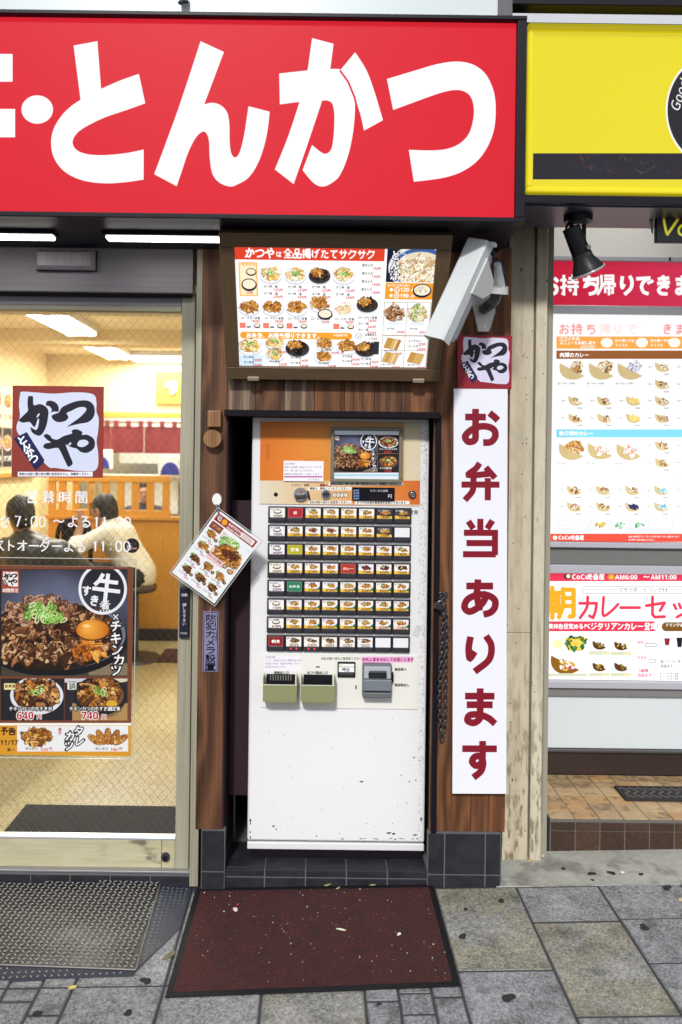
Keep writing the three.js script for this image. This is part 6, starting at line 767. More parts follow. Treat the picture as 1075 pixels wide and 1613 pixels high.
// ---------- yellow neighbour sign, its soffit, spotlight and hanging sign ----------
{
  const [x, y, w, h] = [1.1757, 2.8718, 0.8972, 0.6056], s = thing('yellow_shop_sign', 'glossy yellow light box sign with dark band of the curry shop', 'sign', x, y, 0.1);
  put(s, 'box', box(w + 0.03, h + 0.04, 0.2, 0.004), blackMetal, x, y - 0.006, 0.06);
  { const rim = std({ color: col(0.6, 0.5, 0.01), emissive: col(0.5, 0.42, 0.01), emissiveIntensity: 0.5, roughness: 0.12 }), i = 0.026; for (const q of [-1, 1]) { put(s, 'moulded_rim', box(w, i, 0.03, 0.01), rim, x, y + q * (h - i) / 2, 0.172); put(s, 'moulded_rim', box(i, h - 2 * i + 0.012, 0.0298, 0.01), rim, x + q * (w - i) / 2, y, 0.172); } }
  const fc = backlit(yellowPrint, 0.62, 0.25, 0.08, 1); put(s, 'face', plane(w - 0.04, h - 0.03), fc, x, y + 0.002, 0.1735);
  const l = new THREE.RectAreaLight(col(1, 0.9, 0.2), 0.3, 0.8, 0.5); l.position.set(x, y, 0.24); l.lookAt(x, y, 3); scene.add(l);
  const yb = y - h / 2 - 0.026, z0 = -0.07, sf = thing('sign_soffit', 'dark metal soffit under the yellow sign', 'soffit', x, yb, 0.06); put(sf, 'panel', box(w + 0.06, 0.02, 0.26, 0.003), plain(0.06, 0.05, 0.085, 0.35), x, yb - 0.012, 0.06); put(sf, 'front_lip', box(w + 0.06, 0.03, 0.02, 0.003), blackMetal, x, yb - 0.002, 0.2); put(sf, 'back_fascia', box(w + 0.06, 0.6, 0.03, 0.003), blackMetal, x, yb + 0.3, -0.085);
  // black spotlight
  const sp = thing('spotlight', 'black adjustable spotlight hanging under the yellow sign', 'spotlight', 0.9462, 2.5317, 0.08); const Y0 = yb - 0.022, X0 = 0.9462, k = (a, b, z = 0.08) => [a, b, z];
  put(sp, 'mount', cyl(0.052, 0.05, 0.022, 36), black, X0, Y0 - 0.011, 0.08); put(sp, 'mount_cap', cyl(0.036, 0.03, 0.014, 30), plain(0.05, 0.05, 0.06, 0.25), X0, Y0 - 0.029, 0.08);
  put(sp, 'arm', box(0.011, 0.13, 0.02, 0.002), black, 0.9658, 2.4504, 0.088); put(sp, 'arm', box(0.011, 0.09, 0.02, 0.002), black, 0.9259, 2.4802, 0.07);
  const lampDir = new THREE.Vector3(0.44, -0.86, -0.2).normalize(), q = new THREE.Quaternion().setFromUnitVectors(new THREE.Vector3(0, -1, 0), lampDir); const hd = new THREE.Group(); hd.name = 'lamp_head'; hd.quaternion.copy(q); hd.position.set(0.9437, 2.4008, 0.1).sub(sp.position); sp.add(hd);
  add(hd, 'barrel', cyl(0.031, 0.034, 0.115, 32), black, 0, 0.02, 0); add(hd, 'collar', cyl(0.036, 0.036, 0.012, 32), plain(0.03, 0.03, 0.034, 0.3), 0, -0.03, 0); add(hd, 'shade', new THREE.LatheGeometry([[0.034, 0.05], [0.037, 0.03], [0.05, 0.005], [0.058, -0.015], [0.060, -0.02], [0.057, -0.02], [0.048, 0.004], [0.03, 0.028]].map((v) => new THREE.Vector2(...v)), 40), dull(0.022, 0.022, 0.025, 0.35, 0.5), 0, -0.075, 0); add(hd, 'rim', new THREE.TorusGeometry(0.059, 0.004, 10, 44).rotateX(Math.PI / 2), plain(0.5, 0.5, 0.52, 0.25, 0.4), 0, -0.094, 0); add(hd, 'reflector', cyl(0.052, 0.052, 0.003, 32), plain(0.7, 0.7, 0.68, 0.2), 0, -0.09, 0); add(hd, 'knob', moved(cyl(0.008, 0.008, 0.014, 14), 0, 0, 0, Math.PI / 2), steel, 0.02, -0.01, 0.034);
  const c0 = new THREE.Vector3(0.9325, 2.5106, 0.08).sub(sp.position).toArray(), c1 = new THREE.Vector3(0.8988, 2.4789, 0.1).sub(sp.position).toArray(), c2 = new THREE.Vector3(0.8961, 2.4483, 0.11).sub(sp.position).toArray(), c3 = new THREE.Vector3(0.9131, 2.442, 0.1).sub(sp.position).toArray(); add(sp, 'cable', tube([c0, c1, c2, c3], 0.0045, 24, 8), black);
  // small dark hanging sign at the edge
  const [vx, vy, vw, vh] = [1.3354, 2.4957, 0.1876, 0.1219], vs = thing('hanging_sign', 'small black hanging sign with yellow brushed letters under the soffit', 'sign', vx, vy, 0.05); put(vs, 'board', box(vw, vh, 0.02, 0.002), black, vx, vy, 0.05); put(vs, 'print', plane(vw - 0.004, vh - 0.003), std({ map: voPrint, roughness: 0.3, emissive: 0xffffff, emissiveMap: voPrint, emissiveIntensity: 0.35 }), vx, vy, 0.0612);
  put(vs, 'side_bracket', prism([[0, 0.05], [-0.032, 0.05], [-0.026, 0.03], [-0.012, 0.005], [-0.004, -0.03], [0, -0.035]], 0.006, 0.001), plain(0.4, 0.42, 0.43, 0.4), vx - vw / 2 - 0.001, vy + 0.012, 0.03);
}

// ---------- recessed front of the curry shop ----------
{
  const Z = -0.73, x0 = 0.93, x1 = 2.3, cx = (x0 + x1) / 2, w = x1 - x0;
  const pw = plain(0.78, 0.77, 0.73, 0.6);
  struct(put(scene, 'recess_wall', box(w, 3.1, 0.06, 0), pw, cx, 1.55, Z - 0.06));
  struct(put(scene, 'recess_ceiling', box(w, 0.04, 0.68, 0), pw, cx, 3.05, Z + 0.33)); struct(put(scene, 'recess_wall', box(0.05, 3.1, 0.9, 0), pw, x1 + 0.03, 1.55, Z + 0.42));
  const face = (o, n, r, t, z, mat) => put(o, n, plane(r[2], r[3]), mat ?? backlit(t, 0.75, 0.3, 0.3), r[0], r[1], z);
  const rail = (o, n, ya, yb, z, d, m) => put(o, n, box(w, ya - yb, d, 0.003), m, cx, (ya + yb) / 2, z);
  const Y = { a: 2.566, b: 2.5482, c: 2.3437, d: 2.3022, e: 1.2468, f: 1.2202, g: 1.1401, h: 1.1016, i: 0.6036, j: 0.5709, k: 0.5294, l: 0.2834, m: 0.2715, n: 0.1737 };
  const tb = thing('takeaway_light_box', 'pink lit strip sign with white takeaway lettering at the top of the curry shop window', 'sign', cx, Y.c, Z); rail(tb, 'top_rail', Y.a + 0.004, Y.b, Z + 0.01, 0.05, silverPaint); rail(tb, 'box', Y.b - 0.001, Y.c + 0.001, Z - 0.005, 0.04, white); face(tb, 'face', [1.4604, 2.4473, 0.7945, 0.2045], takeoutPrint, Z + 0.0165, backlit(takeoutPrint, 0.7, 0.35, 0.2)); put(tb, 'cap_screw', box(0.008, 0.016, 0.006, 0.001), black, 1.6191, 2.5605, Z + 0.037);
  const cb = thing('curry_menu_light_box', 'large lit white menu board of curry dishes in the right shop front', 'menu board', cx, Y.f, Z); rail(cb, 'top_rail', Y.c - 0.001, Y.d, Z + 0.008, 0.05, aluminium); rail(cb, 'box', Y.d - 0.001, Y.e + 0.001, Z - 0.005, 0.04, white); face(cb, 'face', [1.4688, 1.7759, 0.7945, 1.0554], curryBoardPrint, Z + 0.0165, backlit(curryBoardPrint, 0.82, 0.25, 0.25)); rail(cb, 'bottom_rail', Y.e - 0.001, Y.f, Z + 0.008, 0.05, silverPaint);
  rail(cb, 'lower_band', Y.f - 0.001, Y.g + 0.001, Z - 0.008, 0.04, plain(0.16, 0.16, 0.155, 0.5));
  const mo = thing('breakfast_menu_light_box', 'lower lit board for the morning curry set in the right shop front', 'menu board', cx, Y.j, Z); rail(mo, 'top_rail', Y.g, Y.h, Z + 0.012, 0.06, silverPaint); rail(mo, 'box', Y.h - 0.001, Y.i + 0.001, Z - 0.004, 0.04, white); face(mo, 'face', [1.4803, 0.8539, 0.7945, 0.498], morningPrint, Z + 0.0175, backlit(morningPrint, 0.8, 0.25, 0.25)); rail(mo, 'bottom_rail', Y.i - 0.001, Y.j, Z + 0.012, 0.06, silverPaint);
  const kp = thing('frosted_window_panel', 'pale frosted panel below the curry boards with a brown kick board', 'window panel', cx, Y.n, Z); rail(kp, 'upper_rail', Y.j - 0.001, Y.k, Z, 0.05, plain(0.2, 0.2, 0.2, 0.45)); rail(kp, 'panel', Y.k - 0.001, Y.l, Z - 0.006, 0.03, std({ color: col(0.66, 0.71, 0.74), roughness: 0.25 })); rail(kp, 'sill', Y.l - 0.001, Y.m, Z + 0.01, 0.05, plain(0.06, 0.055, 0.055, 0.3)); rail(kp, 'kick_board', Y.m - 0.001, 0.165, Z + 0.0, 0.04, kickBrown);
  { // tube lamp tucked up behind the soffit; its light falls down the recess
    const rl = thing('recess_tube_lamp', 'white tube lamp hidden up under the ceiling of the curry shop recess', 'strip lamp', 1.5, 2.98, -0.36); put(rl, 'housing', box(1.1, 0.03, 0.09, 0.004), whitePaint, 1.55, 3.01, -0.36); put(rl, 'tube', moved(cyl(0.016, 0.016, 1.05, 12), 0, 0, 0, 0, 0, Math.PI / 2), tubeGlow, 1.55, 2.975, -0.36);
    const l = new THREE.RectAreaLight(col(1, 0.98, 0.95), 11, 1.05, 0.08); l.position.set(1.55, 2.95, -0.36); l.lookAt(1.55, -3, -0.361); scene.add(l); }
  // tiled step: every tile its own piece
  const st = thing('tiled_step', 'tan tiled entrance step with dark brown riser tiles', 'step', 1.5, gy(1.3), -0.49), top = 0.165, zf = -0.25, zb = Z + 0.022;
  put(st, 'mortar_bed', box(1.42, top - 0.002, zf - zb, 0), plain(0.13, 0.125, 0.115, 0.9), 0.965 + 0.71, (top - 0.002) / 2, (zf + zb) / 2 + 0.006);
  put(st, 'side_slab', box(0.025, top - 0.01, 0.3, 0.002), slate, 0.9525, top / 2 - 0.004, zf - 0.15 + 0.008);
  const p = 0.1007, dz = (zf - zb) / -6; let X = 0.9683;
  for (let i = 0; i < 13; i++, X += p) { const xa = X - (i ? 0 : 0.0), ww = p - 0.004;
    for (let r = 0; r < 6; r++) { const d = (zf - zb) / 6; put(st, 'tile', box(ww, 0.012, d - 0.003, 0.0016, rnd(), rnd()), stepTile[Math.floor(rnd() * 3)], X + p / 2, top - 0.006 + (rnd() - 0.5) * 0.0012, zf - d * (r + 0.5) + 0.001); }
    put(st, 'riser_tile', box(ww, 0.033, 0.012, 0.002, rnd(), rnd()), riserTile[i % 2], X + p / 2, top - 0.0288, zf + 0.0035); put(st, 'riser_tile', box(ww, 0.094, 0.012, 0.002, rnd(), rnd()), riserTile[Math.floor(rnd() * 2)], X + p / 2, top - 0.0955, zf + 0.002); }
  // rubber mat with herringbone ribs lying on the step
  const mx0 = 1.4024, rm = thing('rubber_door_mat', 'small black ribbed rubber mat on the tan tiled step', 'mat', mx0 + 0.35, top, -0.5); { const z0 = -0.56, z1 = -0.42, L = 0.72, xm = 1.34; put(rm, 'base', box(L, 0.008, z1 - z0, 0.003), rubberMat, xm + L / 2, top + 0.0045, (z0 + z1) / 2); const rows = [], n = 18; for (let k = 0; k < 3; k++) for (let i = 0; i < n; i++) rows.push(moved(new THREE.BoxGeometry(0.042, 0.004, 0.007), xm + 0.035 + i * (L - 0.06) / n, top + 0.01, z0 + 0.032 + k * 0.038, 0, (k % 2 ? 1 : -1) * 0.7, 0)); stuff(put(rm, 'rib', join(rows), plain(0.1, 0.095, 0.09, 0.5), 0, 0, 0)); for (const z of [z0 + 0.006, z1 - 0.006]) put(rm, 'edge', box(L, 0.008, 0.011, 0.002), rubberMat, xm + L / 2, top + 0.0085, z); put(rm, 'edge', box(0.011, 0.008, z1 - z0 - 0.024, 0.002), rubberMat, xm + 0.006, top + 0.0085, (z0 + z1) / 2); }
}

// ---------- chequer-plate ramp, red mat, litter ----------
{
  const rp = thing('metal_ramp', 'worn chequer plate ramp in front of the sliding glass door', 'ramp', -0.9, -0.01, 0.25);
  // plates given by their corner points (x, y, z); lugs stand on them
  const quad = (name, a, b, c, d, m, lm, pitch, th = 0.006) => {
    const V = [a, b, c, d].map((p) => new THREE.Vector3(...p)), n = new THREE.Vector3().crossVectors(V[1].clone().sub(V[0]), V[3].clone().sub(V[0])).normalize(); if (n.y < 0) n.negate();
    const pos = [], tri = (...q) => q.forEach((v) => pos.push(v.x, v.y, v.z)), D = V.map((v) => v.clone().addScaledVector(n, -th)); tri(V[0], V[3], V[2]); tri(V[0], V[2], V[1]); for (let i = 0; i < 4; i++) { const j = (i + 1) % 4; tri(V[i], V[j], D[j]); tri(V[i], D[j], D[i]); }
    const g = new THREE.BufferGeometry(); g.setAttribute('position', new THREE.Float32BufferAttribute(pos, 3)); g.computeVertexNormals(); metric(g); const pl = put(rp, name, g, m, 0, 0, 0);
    const u = V[1].clone().sub(V[0]).normalize(), w = new THREE.Vector3().crossVectors(u, n).normalize(), list = [], inside = (p) => { for (let i = 0; i < 4; i++) { const e = V[(i + 1) % 4].clone().sub(V[i]), q = new THREE.Vector3().crossVectors(e, p.clone().sub(V[i])); if (q.dot(n) * sgn < 0.0) return false; } return true; };
    const sgn = Math.sign(new THREE.Vector3().crossVectors(V[1].clone().sub(V[0]), V[2].clone().sub(V[1])).dot(n)); const lugG = new THREE.OctahedronGeometry(1, 0);
    let k = 0; for (let i = -2; i < 80; i++) for (let j = -60; j < 60; j++) { const p = V[0].clone().addScaledVector(u, i * pitch).addScaledVector(w, j * pitch * 0.86); if (!inside(p)) continue; const e = V.every((v, q) => { const f = V[(q + 1) % 4], l = f.clone().sub(v).normalize(), r = p.clone().sub(v); return r.sub(l.multiplyScalar(r.dot(l))).length() > 0.01; }); if (!e) continue;
      const a = (i + j) % 2 === 0 ? 0.74 : -0.74, dir = u.clone().multiplyScalar(Math.cos(a)).addScaledVector(w, Math.sin(a)), s = new THREE.Vector3().crossVectors(dir, n); const m4 = new THREE.Matrix4().makeBasis(dir.multiplyScalar(0.0098), n.clone().multiplyScalar(0.0023), s.multiplyScalar(0.003)); m4.setPosition(p); list.push(lugG.clone().applyMatrix4(m4)); k++; }
    stuff(put(pl, 'raised_lug', join(list), lm, 0, 0, 0));
  };
  const A = [-1.5, 0.004, -0.004], B = [-0.573, 0.006, -0.004], C = [-0.553, -0.003, 0.49], D = [-1.5, -0.018, 0.43];
  quad('main_plate', D, C, B, A, plate, lug, 0.0198);
  quad('side_flap', B, C, [-0.452, -0.0042, 0.262], [-0.452, -0.003, -0.004], plateBlue, lugBlue, 0.0198);
  quad('front_lip', [-1.5, -0.038, 0.55], [-0.556, -0.0085, 0.515], C, D, plateBlue, lug, 0.0215);
  { const c = new THREE.LineCurve3(new THREE.Vector3(...B), new THREE.Vector3(...C)); put(rp, 'weld_seam', new THREE.TubeGeometry(c, 30, 0.0028, 6), plain(0.28, 0.27, 0.25, 0.5, 0.6), 0, 0.001, 0); const c2 = new THREE.LineCurve3(new THREE.Vector3(...D), new THREE.Vector3(...C)); put(rp, 'weld_seam', new THREE.TubeGeometry(c2, 30, 0.0022, 6), plain(0.28, 0.27, 0.25, 0.5, 0.6), 0, 0.001, 0); }

  const mt = thing('floor_mat', 'dark red carpet mat with black rubber edge in front of the ticket machine', 'mat', 0.01, 0.006, 0.3); mt.rotation.z = TILT; const q = [[-0.4356, 0.006], [0.4572, 0.0051], [0.4567, 0.5871], [-0.4373, 0.6183]].map(([x, z]) => [x - 0.01, -(z - 0.3)]); const shr = (k) => q.map(([x, y]) => [x - Math.sign(x) * k, y - Math.sign(y) * k]);
  const lay = (g) => g.rotateX(-Math.PI / 2); add(mt, 'rubber_edge', metric(lay(prism(q, 0.003, 0.001))), rubber, 0, 0.002, 0);
  { // carpet with a slight unevenness
    const c = shr(0.008), n = 60, m = 40, pos = [], idx = [], nz = (x, z) => 0.0022 * fbm(x * 0.5 + 0.5, z * 0.5 + 0.5, 5, 5, 3, 901); for (let j = 0; j <= m; j++) for (let i = 0; i <= n; i++) { const a = i / n, b = j / m, L = [mix(c[0][0], c[3][0], b), mix(c[0][1], c[3][1], b)], Rr = [mix(c[1][0], c[2][0], b), mix(c[1][1], c[2][1], b)], x = mix(L[0], Rr[0], a), z = -mix(L[1], Rr[1], a), e = Math.min(a, 1 - a, b * 0.7, (1 - b) * 0.7); pos.push(x, 0.0062 + nz(x, z) * sat(e * 10) + (e <= 0 ? -0.003 : 0), z); } for (let j = 0; j < m; j++) for (let i = 0; i < n; i++) { const o = j * (n + 1) + i; idx.push(o, o + n + 1, o + 1, o + 1, o + n + 1, o + n + 2); } const g = new THREE.BufferGeometry(); g.setAttribute('position', new THREE.Float32BufferAttribute(pos, 3)); g.setIndex(idx); g.computeVertexNormals(); add(mt, 'carpet_pile', metric(g), carpet, 0, 0, 0); }
  // litter: crumbs and scraps
  const scrap = (name, label, cat, px, w, h, colr, rot, lift = 0.008, grp) => { const pts = []; const r = R(Math.round(px[0] * 1000) + 50); for (let i = 0; i < 7; i++) { const a = i / 7 * 6.283; pts.push([w * Math.cos(a) * (0.7 + 0.5 * r()), h * Math.sin(a) * (0.7 + 0.5 * r())]); } const m = add(scene, name, prism(pts, 0.0012, 0.0004).rotateX(-Math.PI / 2), plain(...colr, 0.7), px[0], gy(px[0]) + lift, px[1], 0.1, rot, 0.06); tag(m, label, cat, grp); return m; };
  const onMat = 0.0105;
  scrap('candy_wrapper', 'tiny white and red wrapper scrap at the upper left of the red mat', 'litter', [-0.2717, 0.1629], 0.009, 0.013, [0.75, 0.55, 0.55], 0.3, onMat); scrap('wrapper_stub', 'tiny red bit beside the white wrapper on the red mat', 'litter', [-0.2654, 0.1347], 0.005, 0.004, [0.5, 0.05, 0.06], 0.8, onMat + 0.002);
  scrap('paper_scrap', 'pale torn paper scrap near the middle of the red mat', 'litter', [0.1024, 0.2958], 0.018, 0.005, [0.62, 0.66, 0.5], -0.35, onMat); scrap('paper_scrap', 'small white ragged scrap at the right of the red mat', 'litter', [0.2958, 0.3263], 0.01, 0.006, [0.75, 0.75, 0.73], 0.5, onMat);
  scrap('leaf', 'green leaf shred on the mat edge below the step, the larger one', 'leaf', [0.0584, 0.0114], 0.016, 0.005, [0.26, 0.32, 0.12], 0.25, 0.012); scrap('leaf', 'small green leaf bit right beside the larger leaf shred', 'leaf', [0.0983, 0.0347], 0.01, 0.004, [0.3, 0.34, 0.14], 0.7, 0.012); scrap('leaf', 'thin green leaf bit on the mat edge below the step at the right', 'leaf', [0.2272, 0.0163], 0.013, 0.004, [0.28, 0.33, 0.13], 0.05, 0.012);
  scrap('paper_scrap', 'yellow paper bit on the stones below the metal ramp', 'litter', [-0.7299, 0.5651], 0.017, 0.008, [0.6, 0.5, 0.16], 0.2, 0.004); scrap('cigarette_butt', 'tan stub at the foot of the beige posts', 'litter', [0.8592, -0.1436], 0.014, 0.007, [0.5, 0.38, 0.18], 0.5, 0.012); scrap('pebble', 'white pebble on the pale concrete strip', 'litter', [1.1858, -0.0468], 0.009, 0.006, [0.75, 0.74, 0.7], 0.1, 0.012); scrap('paper_scrap', 'cream chip against the corner of the steel post', 'litter', [0.9185, -0.1769], 0.009, 0.006, [0.6, 0.55, 0.4], 0.9, 0.014); scrap('cardboard_scrap', 'brown flat scrap beside the left edge of the red mat', 'litter', [-0.4612, 0.4143], 0.03, 0.012, [0.14, 0.12, 0.07], 0.9, 0.004); scrap('leaf', 'dry yellow leaf on the paving at the right edge', 'leaf', [1.3304, 0.134], 0.012, 0.007, [0.5, 0.42, 0.2], 0.4, 0.004);
  { const bits = [], r = R(77); for (let i = 0; i < 120; i++) { const x = -0.4 + r() * 0.84, z = 0.03 + r() * 0.54, s = 0.0009 + r() * r() * 0.003; bits.push(moved(new THREE.TetrahedronGeometry(s), x, 0.0092 + SLOPE * x + 0.006 - 0.006 + 0.006, z, r() * 6, r() * 6, r() * 6)); } const m = stuff(add(scene, 'crumbs', join(bits), plain(0.72, 0.68, 0.62, 0.8))); m.userData.label = 'pale crumbs strewn over the dark red mat'; m.userData.category = 'crumbs'; }
}

// ---------- the room behind the glass ----------
{
  const F = 0.05, CE = 2.75, xl = -3.1, xr = -0.46, zf = -0.16, zb = -6.2;
  const S = (n, x0, x1, y0, y1, z0, z1, m) => struct(put(scene, n, box(x1 - x0, y1 - y0, z1 - z0, 0), m, (x0 + x1) / 2, (y0 + y1) / 2, (z0 + z1) / 2));
  S('shop_floor', xl, xr, F - 0.1, F, -7.6, zf, terrazzo); S('shop_ceiling', xl - 0.1, xr + 0.1, CE, CE + 0.1, -7.7, -0.9, ceilingPaint);
  S('shop_ceiling', xl - 0.1, xr, 2.3, 2.36, -0.9, -0.16, ceilingPaint);
  S('shop_wall', xl - 0.1, xl, F, CE, -7.7, zf - 0.06, creamWall); S('shop_wall', xr, xr + 0.1, F, CE, -7.7, -0.9, creamWall);
  S('shop_wall', xl, xr, 2.1, CE, zb - 0.1, zb, creamWall); S('shop_wall', xl, -2.75, F, 2.1, zb - 0.1, zb, creamWall); S('kitchen_wall', xl, xr, F, CE, -7.7, -7.6, plain(0.72, 0.74, 0.76, 0.6));
  S('ceiling_beam', xl, xr, 2.62, CE - 0.001, -4.55, -4.3, creamWall);
  const trim = thing('lintel_trim', 'orange wood trim over the kitchen opening', 'trim', -1.6, 2.06, zb); put(trim, 'board', box(2.3, 0.06, 0.06, 0.004), counterWood, -1.62, 2.065, zb + 0.02);
  // tube lights
  const lamp = (label, x, z, len, along, k) => { const t = thing('ceiling_tube_light', label, 'ceiling light', x, CE - 0.05, z, 'tube lights on the shop ceiling'), turn = along ? Math.PI / 2 : 0; put(t, 'housing', box(0.3, 0.05, len, 0.006), whitePaint, x, CE - 0.026, z, 0, turn); for (const q of [-1, 1]) put(t, 'tube', moved(cyl(0.019, 0.019, len * 0.96, 12), 0, 0, 0, Math.PI / 2), tubeGlow, x + (along ? 0 : q * 0.09), CE - 0.072, z + (along ? q * 0.09 : 0), 0, turn);
    for (const q of [-1, 1]) put(t, 'end_cap', box(0.28, 0.05, 0.02, 0.004), whitePaint, x + (along ? q * len * 0.49 : 0), CE - 0.066, z + (along ? 0 : q * len * 0.49), 0, turn);
    const l = new THREE.RectAreaLight(col(1, 0.96, 0.86), k, along ? len : 0.16, along ? 0.16 : len); l.position.set(x, CE - 0.09, z); l.lookAt(x, -9, z); if (Math.abs(l.rotation.z) > 1) l.rotation.z = 0; scene.add(l); };
  lamp('double tube light nearest the door in the shop ceiling row', -2.1, -3.5, 1.24, false, 52); lamp('double tube light farther back in the shop ceiling row', -2.2, -5.25, 1.24, false, 52); lamp('tube light set across the room over the kitchen opening', -1.45, -5.95, 1.24, true, 40); lamp('tube light just inside the door, above the entrance', -1.3, -1.6, 1.24, false, 52); lamp('tube light over the kitchen behind the red curtain', -1.7, -7.0, 1.24, true, 60);
  { const v = thing('ceiling_vent', 'black slotted vent strip on the shop ceiling', 'vent', -2.75, CE - 0.01, -4.95); for (const [a, b] of [[-2.97, -2.93], [-2.92, -2.76], [-2.75, -2.66]]) put(v, 'slot', box(b - a, 0.012, 0.05, 0.002), black, (a + b) / 2, CE - 0.007, -4.95); }
  // partition with slatted top
  const pt = thing('partition', 'orange wood partition with slatted top rail inside the shop', 'partition', -1.6, F, -3.83); const W2 = (n, x0, x1, y0, y1, d, z, turn) => put(pt, n, box(x1 - x0, y1 - y0, d, 0.004, rnd() * 2, rnd() * 2, turn), counterWood, (x0 + x1) / 2, (y0 + y1) / 2, z);
  put(pt, 'skirting', box(1.85, 0.1, 0.02, 0.002), plain(0.03, 0.02, 0.018, 0.5), -1.345, F + 0.05, -3.795); W2('panel', -2.27, -1.73, F + 0.1, 1.07, 0.04, -3.82); W2('panel', -1.728, -1.1, F + 0.1, 1.07, 0.04, -3.82); W2('panel', -1.098, -0.5, F + 0.1, 1.07, 0.04, -3.82); W2('ledge', -2.29, -0.5, 1.07, 1.1, 0.1, -3.82, true);
  W2('rail', -2.27, -1.24, 1.1, 1.15, 0.045, -3.82, true); W2('rail', -2.27, -1.24, 1.385, 1.445, 0.045, -3.82, true); for (const x of [-2.245, -2.155, -2.038, -1.912, -1.79, -1.663, -1.538, -1.41, -1.277]) W2('slat', x - 0.031, x + 0.031, 1.15, 1.385, 0.03, -3.82);
  // kitchen side
  const nr = thing('noren_curtain', 'short dark red cloth curtain on a rod over the kitchen opening', 'curtain', -1.6, 1.9, zb + 0.08); put(nr, 'rod', moved(cyl(0.012, 0.012, 2.0, 12), 0, 0, 0, 0, 0, Math.PI / 2), plain(0.2, 0.15, 0.1), -1.7, 1.985, zb + 0.09); const cloth = std({ color: col(0.17, 0.012, 0.014), roughness: 0.85 });
  const pan = (x0, x1) => { const g = new THREE.PlaneGeometry(x1 - x0, 0.3, 30, 6), p = g.attributes.position; for (let i = 0; i < p.count; i++) p.setZ(i, 0.014 * Math.sin(p.getX(i) * 26 + x0 * 7) * (0.6 - p.getY(i))); g.computeVertexNormals(); put(nr, 'cloth_panel', g, cloth, (x0 + x1) / 2, 1.785, zb + 0.09); for (let x = x0 + 0.06; x < x1; x += 0.14) put(nr, 'loop', box(0.05, 0.075, 0.03, 0.004), cloth, x, 1.965, zb + 0.09); };
  pan(-2.72, -2.342); pan(-2.338, -1.962); pan(-1.958, -1.353); pan(-1.347, -0.8);
  const kc = thing('kitchen_counter', 'white kitchen cabinets seen under the red curtain', 'counter', -1.6, F, -6.5); put(kc, 'cabinet', box(1.2, 1.3, 0.4, 0.01), plain(0.75, 0.78, 0.82, 0.4), -2.0, 0.7, -6.75); put(kc, 'cabinet', box(0.7, 1.25, 0.4, 0.01), plain(0.66, 0.62, 0.48, 0.4), -1.3, 0.68, -6.75); put(kc, 'upper_cabinet', box(0.9, 0.6, 0.3, 0.01), plain(0.74, 0.77, 0.82, 0.4), -2.05, 1.8, -7.3); put(kc, 'worktop', box(2.2, 0.03, 0.5, 0.004), whitePaint, -1.65, 1.36, -6.72);
  const disp = (x, y, z, label) => { const d = thing('dispenser', label, 'dispenser', x, y, z, 'blue and white dispensers in the kitchen'); put(d, 'case', box(0.24, 0.22, 0.16, 0.012), whitePaint, x, y, z); put(d, 'blue_front', prism(Array.from({ length: 17 }, (_, i) => [0.105 * Math.cos(i / 16 * Math.PI), 0.14 * Math.sin(i / 16 * Math.PI)]), 0.02, 0.003), plain(0.02, 0.035, 0.3, 0.3), x + 0.015, y - 0.1, z + 0.083); };
  disp(-1.64, 1.5, -6.0, 'white dispenser with blue half round front below the curtain at the right'); disp(-2.43, 1.56, -6.05, 'white dispenser with blue half round front half hidden by the sticker');
  const pl = thing('wall_plaque', 'wood plaque with raised white brushed letters high on the back wall', 'plaque', -1.4, 2.38, zb); put(pl, 'board', box(0.8, 0.37, 0.03, 0.004, 0.3), std({ map: counterWood.map, roughness: 0.4 }), -1.45, 2.385, zb + 0.02); const bl = [[-0.12, 0.01], [-0.08, 0.05], [-0.03, 0.07], [0.02, 0.06], [0.03, 0.0], [0.02, -0.05], [-0.02, -0.09], [-0.06, -0.07], [-0.05, -0.02]]; put(pl, 'raised_letter', prism(bl, 0.03, 0.004), plain(0.8, 0.76, 0.66, 0.5), -1.63, 2.39, zb + 0.036); put(pl, 'raised_letter', prism(bl.map(([a, b]) => [-a * 0.8, b * 0.6]).reverse(), 0.03, 0.004), plain(0.8, 0.76, 0.66, 0.5), -1.42, 2.4, zb + 0.036);
  const wp = thing('wall_poster', 'row of food pictures on the left wall of the shop', 'poster', xl, 1.88, -4.5); put(wp, 'sheet', box(0.004, 0.84, 1.3, 0), white, xl + 0.004, 1.88, -4.5); const wallPrint = sheet(0, 0, 130, 84, 5, (g) => { box2(g, 0, 0, 130, 84, '#d8c0a0'); for (let i = 0; i < 5; i++) for (let j = 0; j < 2; j++) { box2(g, 2 + i * 26, 2 + j * 41, 26 + i * 26, 41 + j * 41, j ? '#27242a' : '#e8d8c0'); bowl(g, 14 + i * 26, 17 + j * 41, 11, 8, '#e6e6ee', FRIED, 900 + i + 7 * j); write(g, 'かつ丼', 5 + i * 26, 29 + j * 41, 6.4, j ? '#fff' : '#7a2018', { w: 0.15 }); } }, 0); put(wp, 'print', plane(1.3, 0.84), paper(wallPrint, 0.4), xl + 0.0075, 1.88, -4.5, 0, Math.PI / 2); put(wp, 'ledge', box(0.05, 0.04, 2.6, 0.004), counterWood, xl + 0.027, 1.4, -4.5);
  // mats
  const bm = thing('entrance_mat', 'black carpet mat on the shop floor just inside the door', 'mat', -0.94, F, -0.42); put(bm, 'mat', box(0.72, 0.008, 0.32, 0.003), plain(0.022, 0.021, 0.024, 0.95), -0.92, F + 0.005, -0.405);
  const b2 = thing('floor_mat', 'small brown mat on the shop floor before the orange partition', 'mat', -0.95, F, -3.25); put(b2, 'mat', box(0.6, 0.008, 0.42, 0.003), plain(0.06, 0.02, 0.016, 0.95), -0.905, F + 0.005, -3.28);
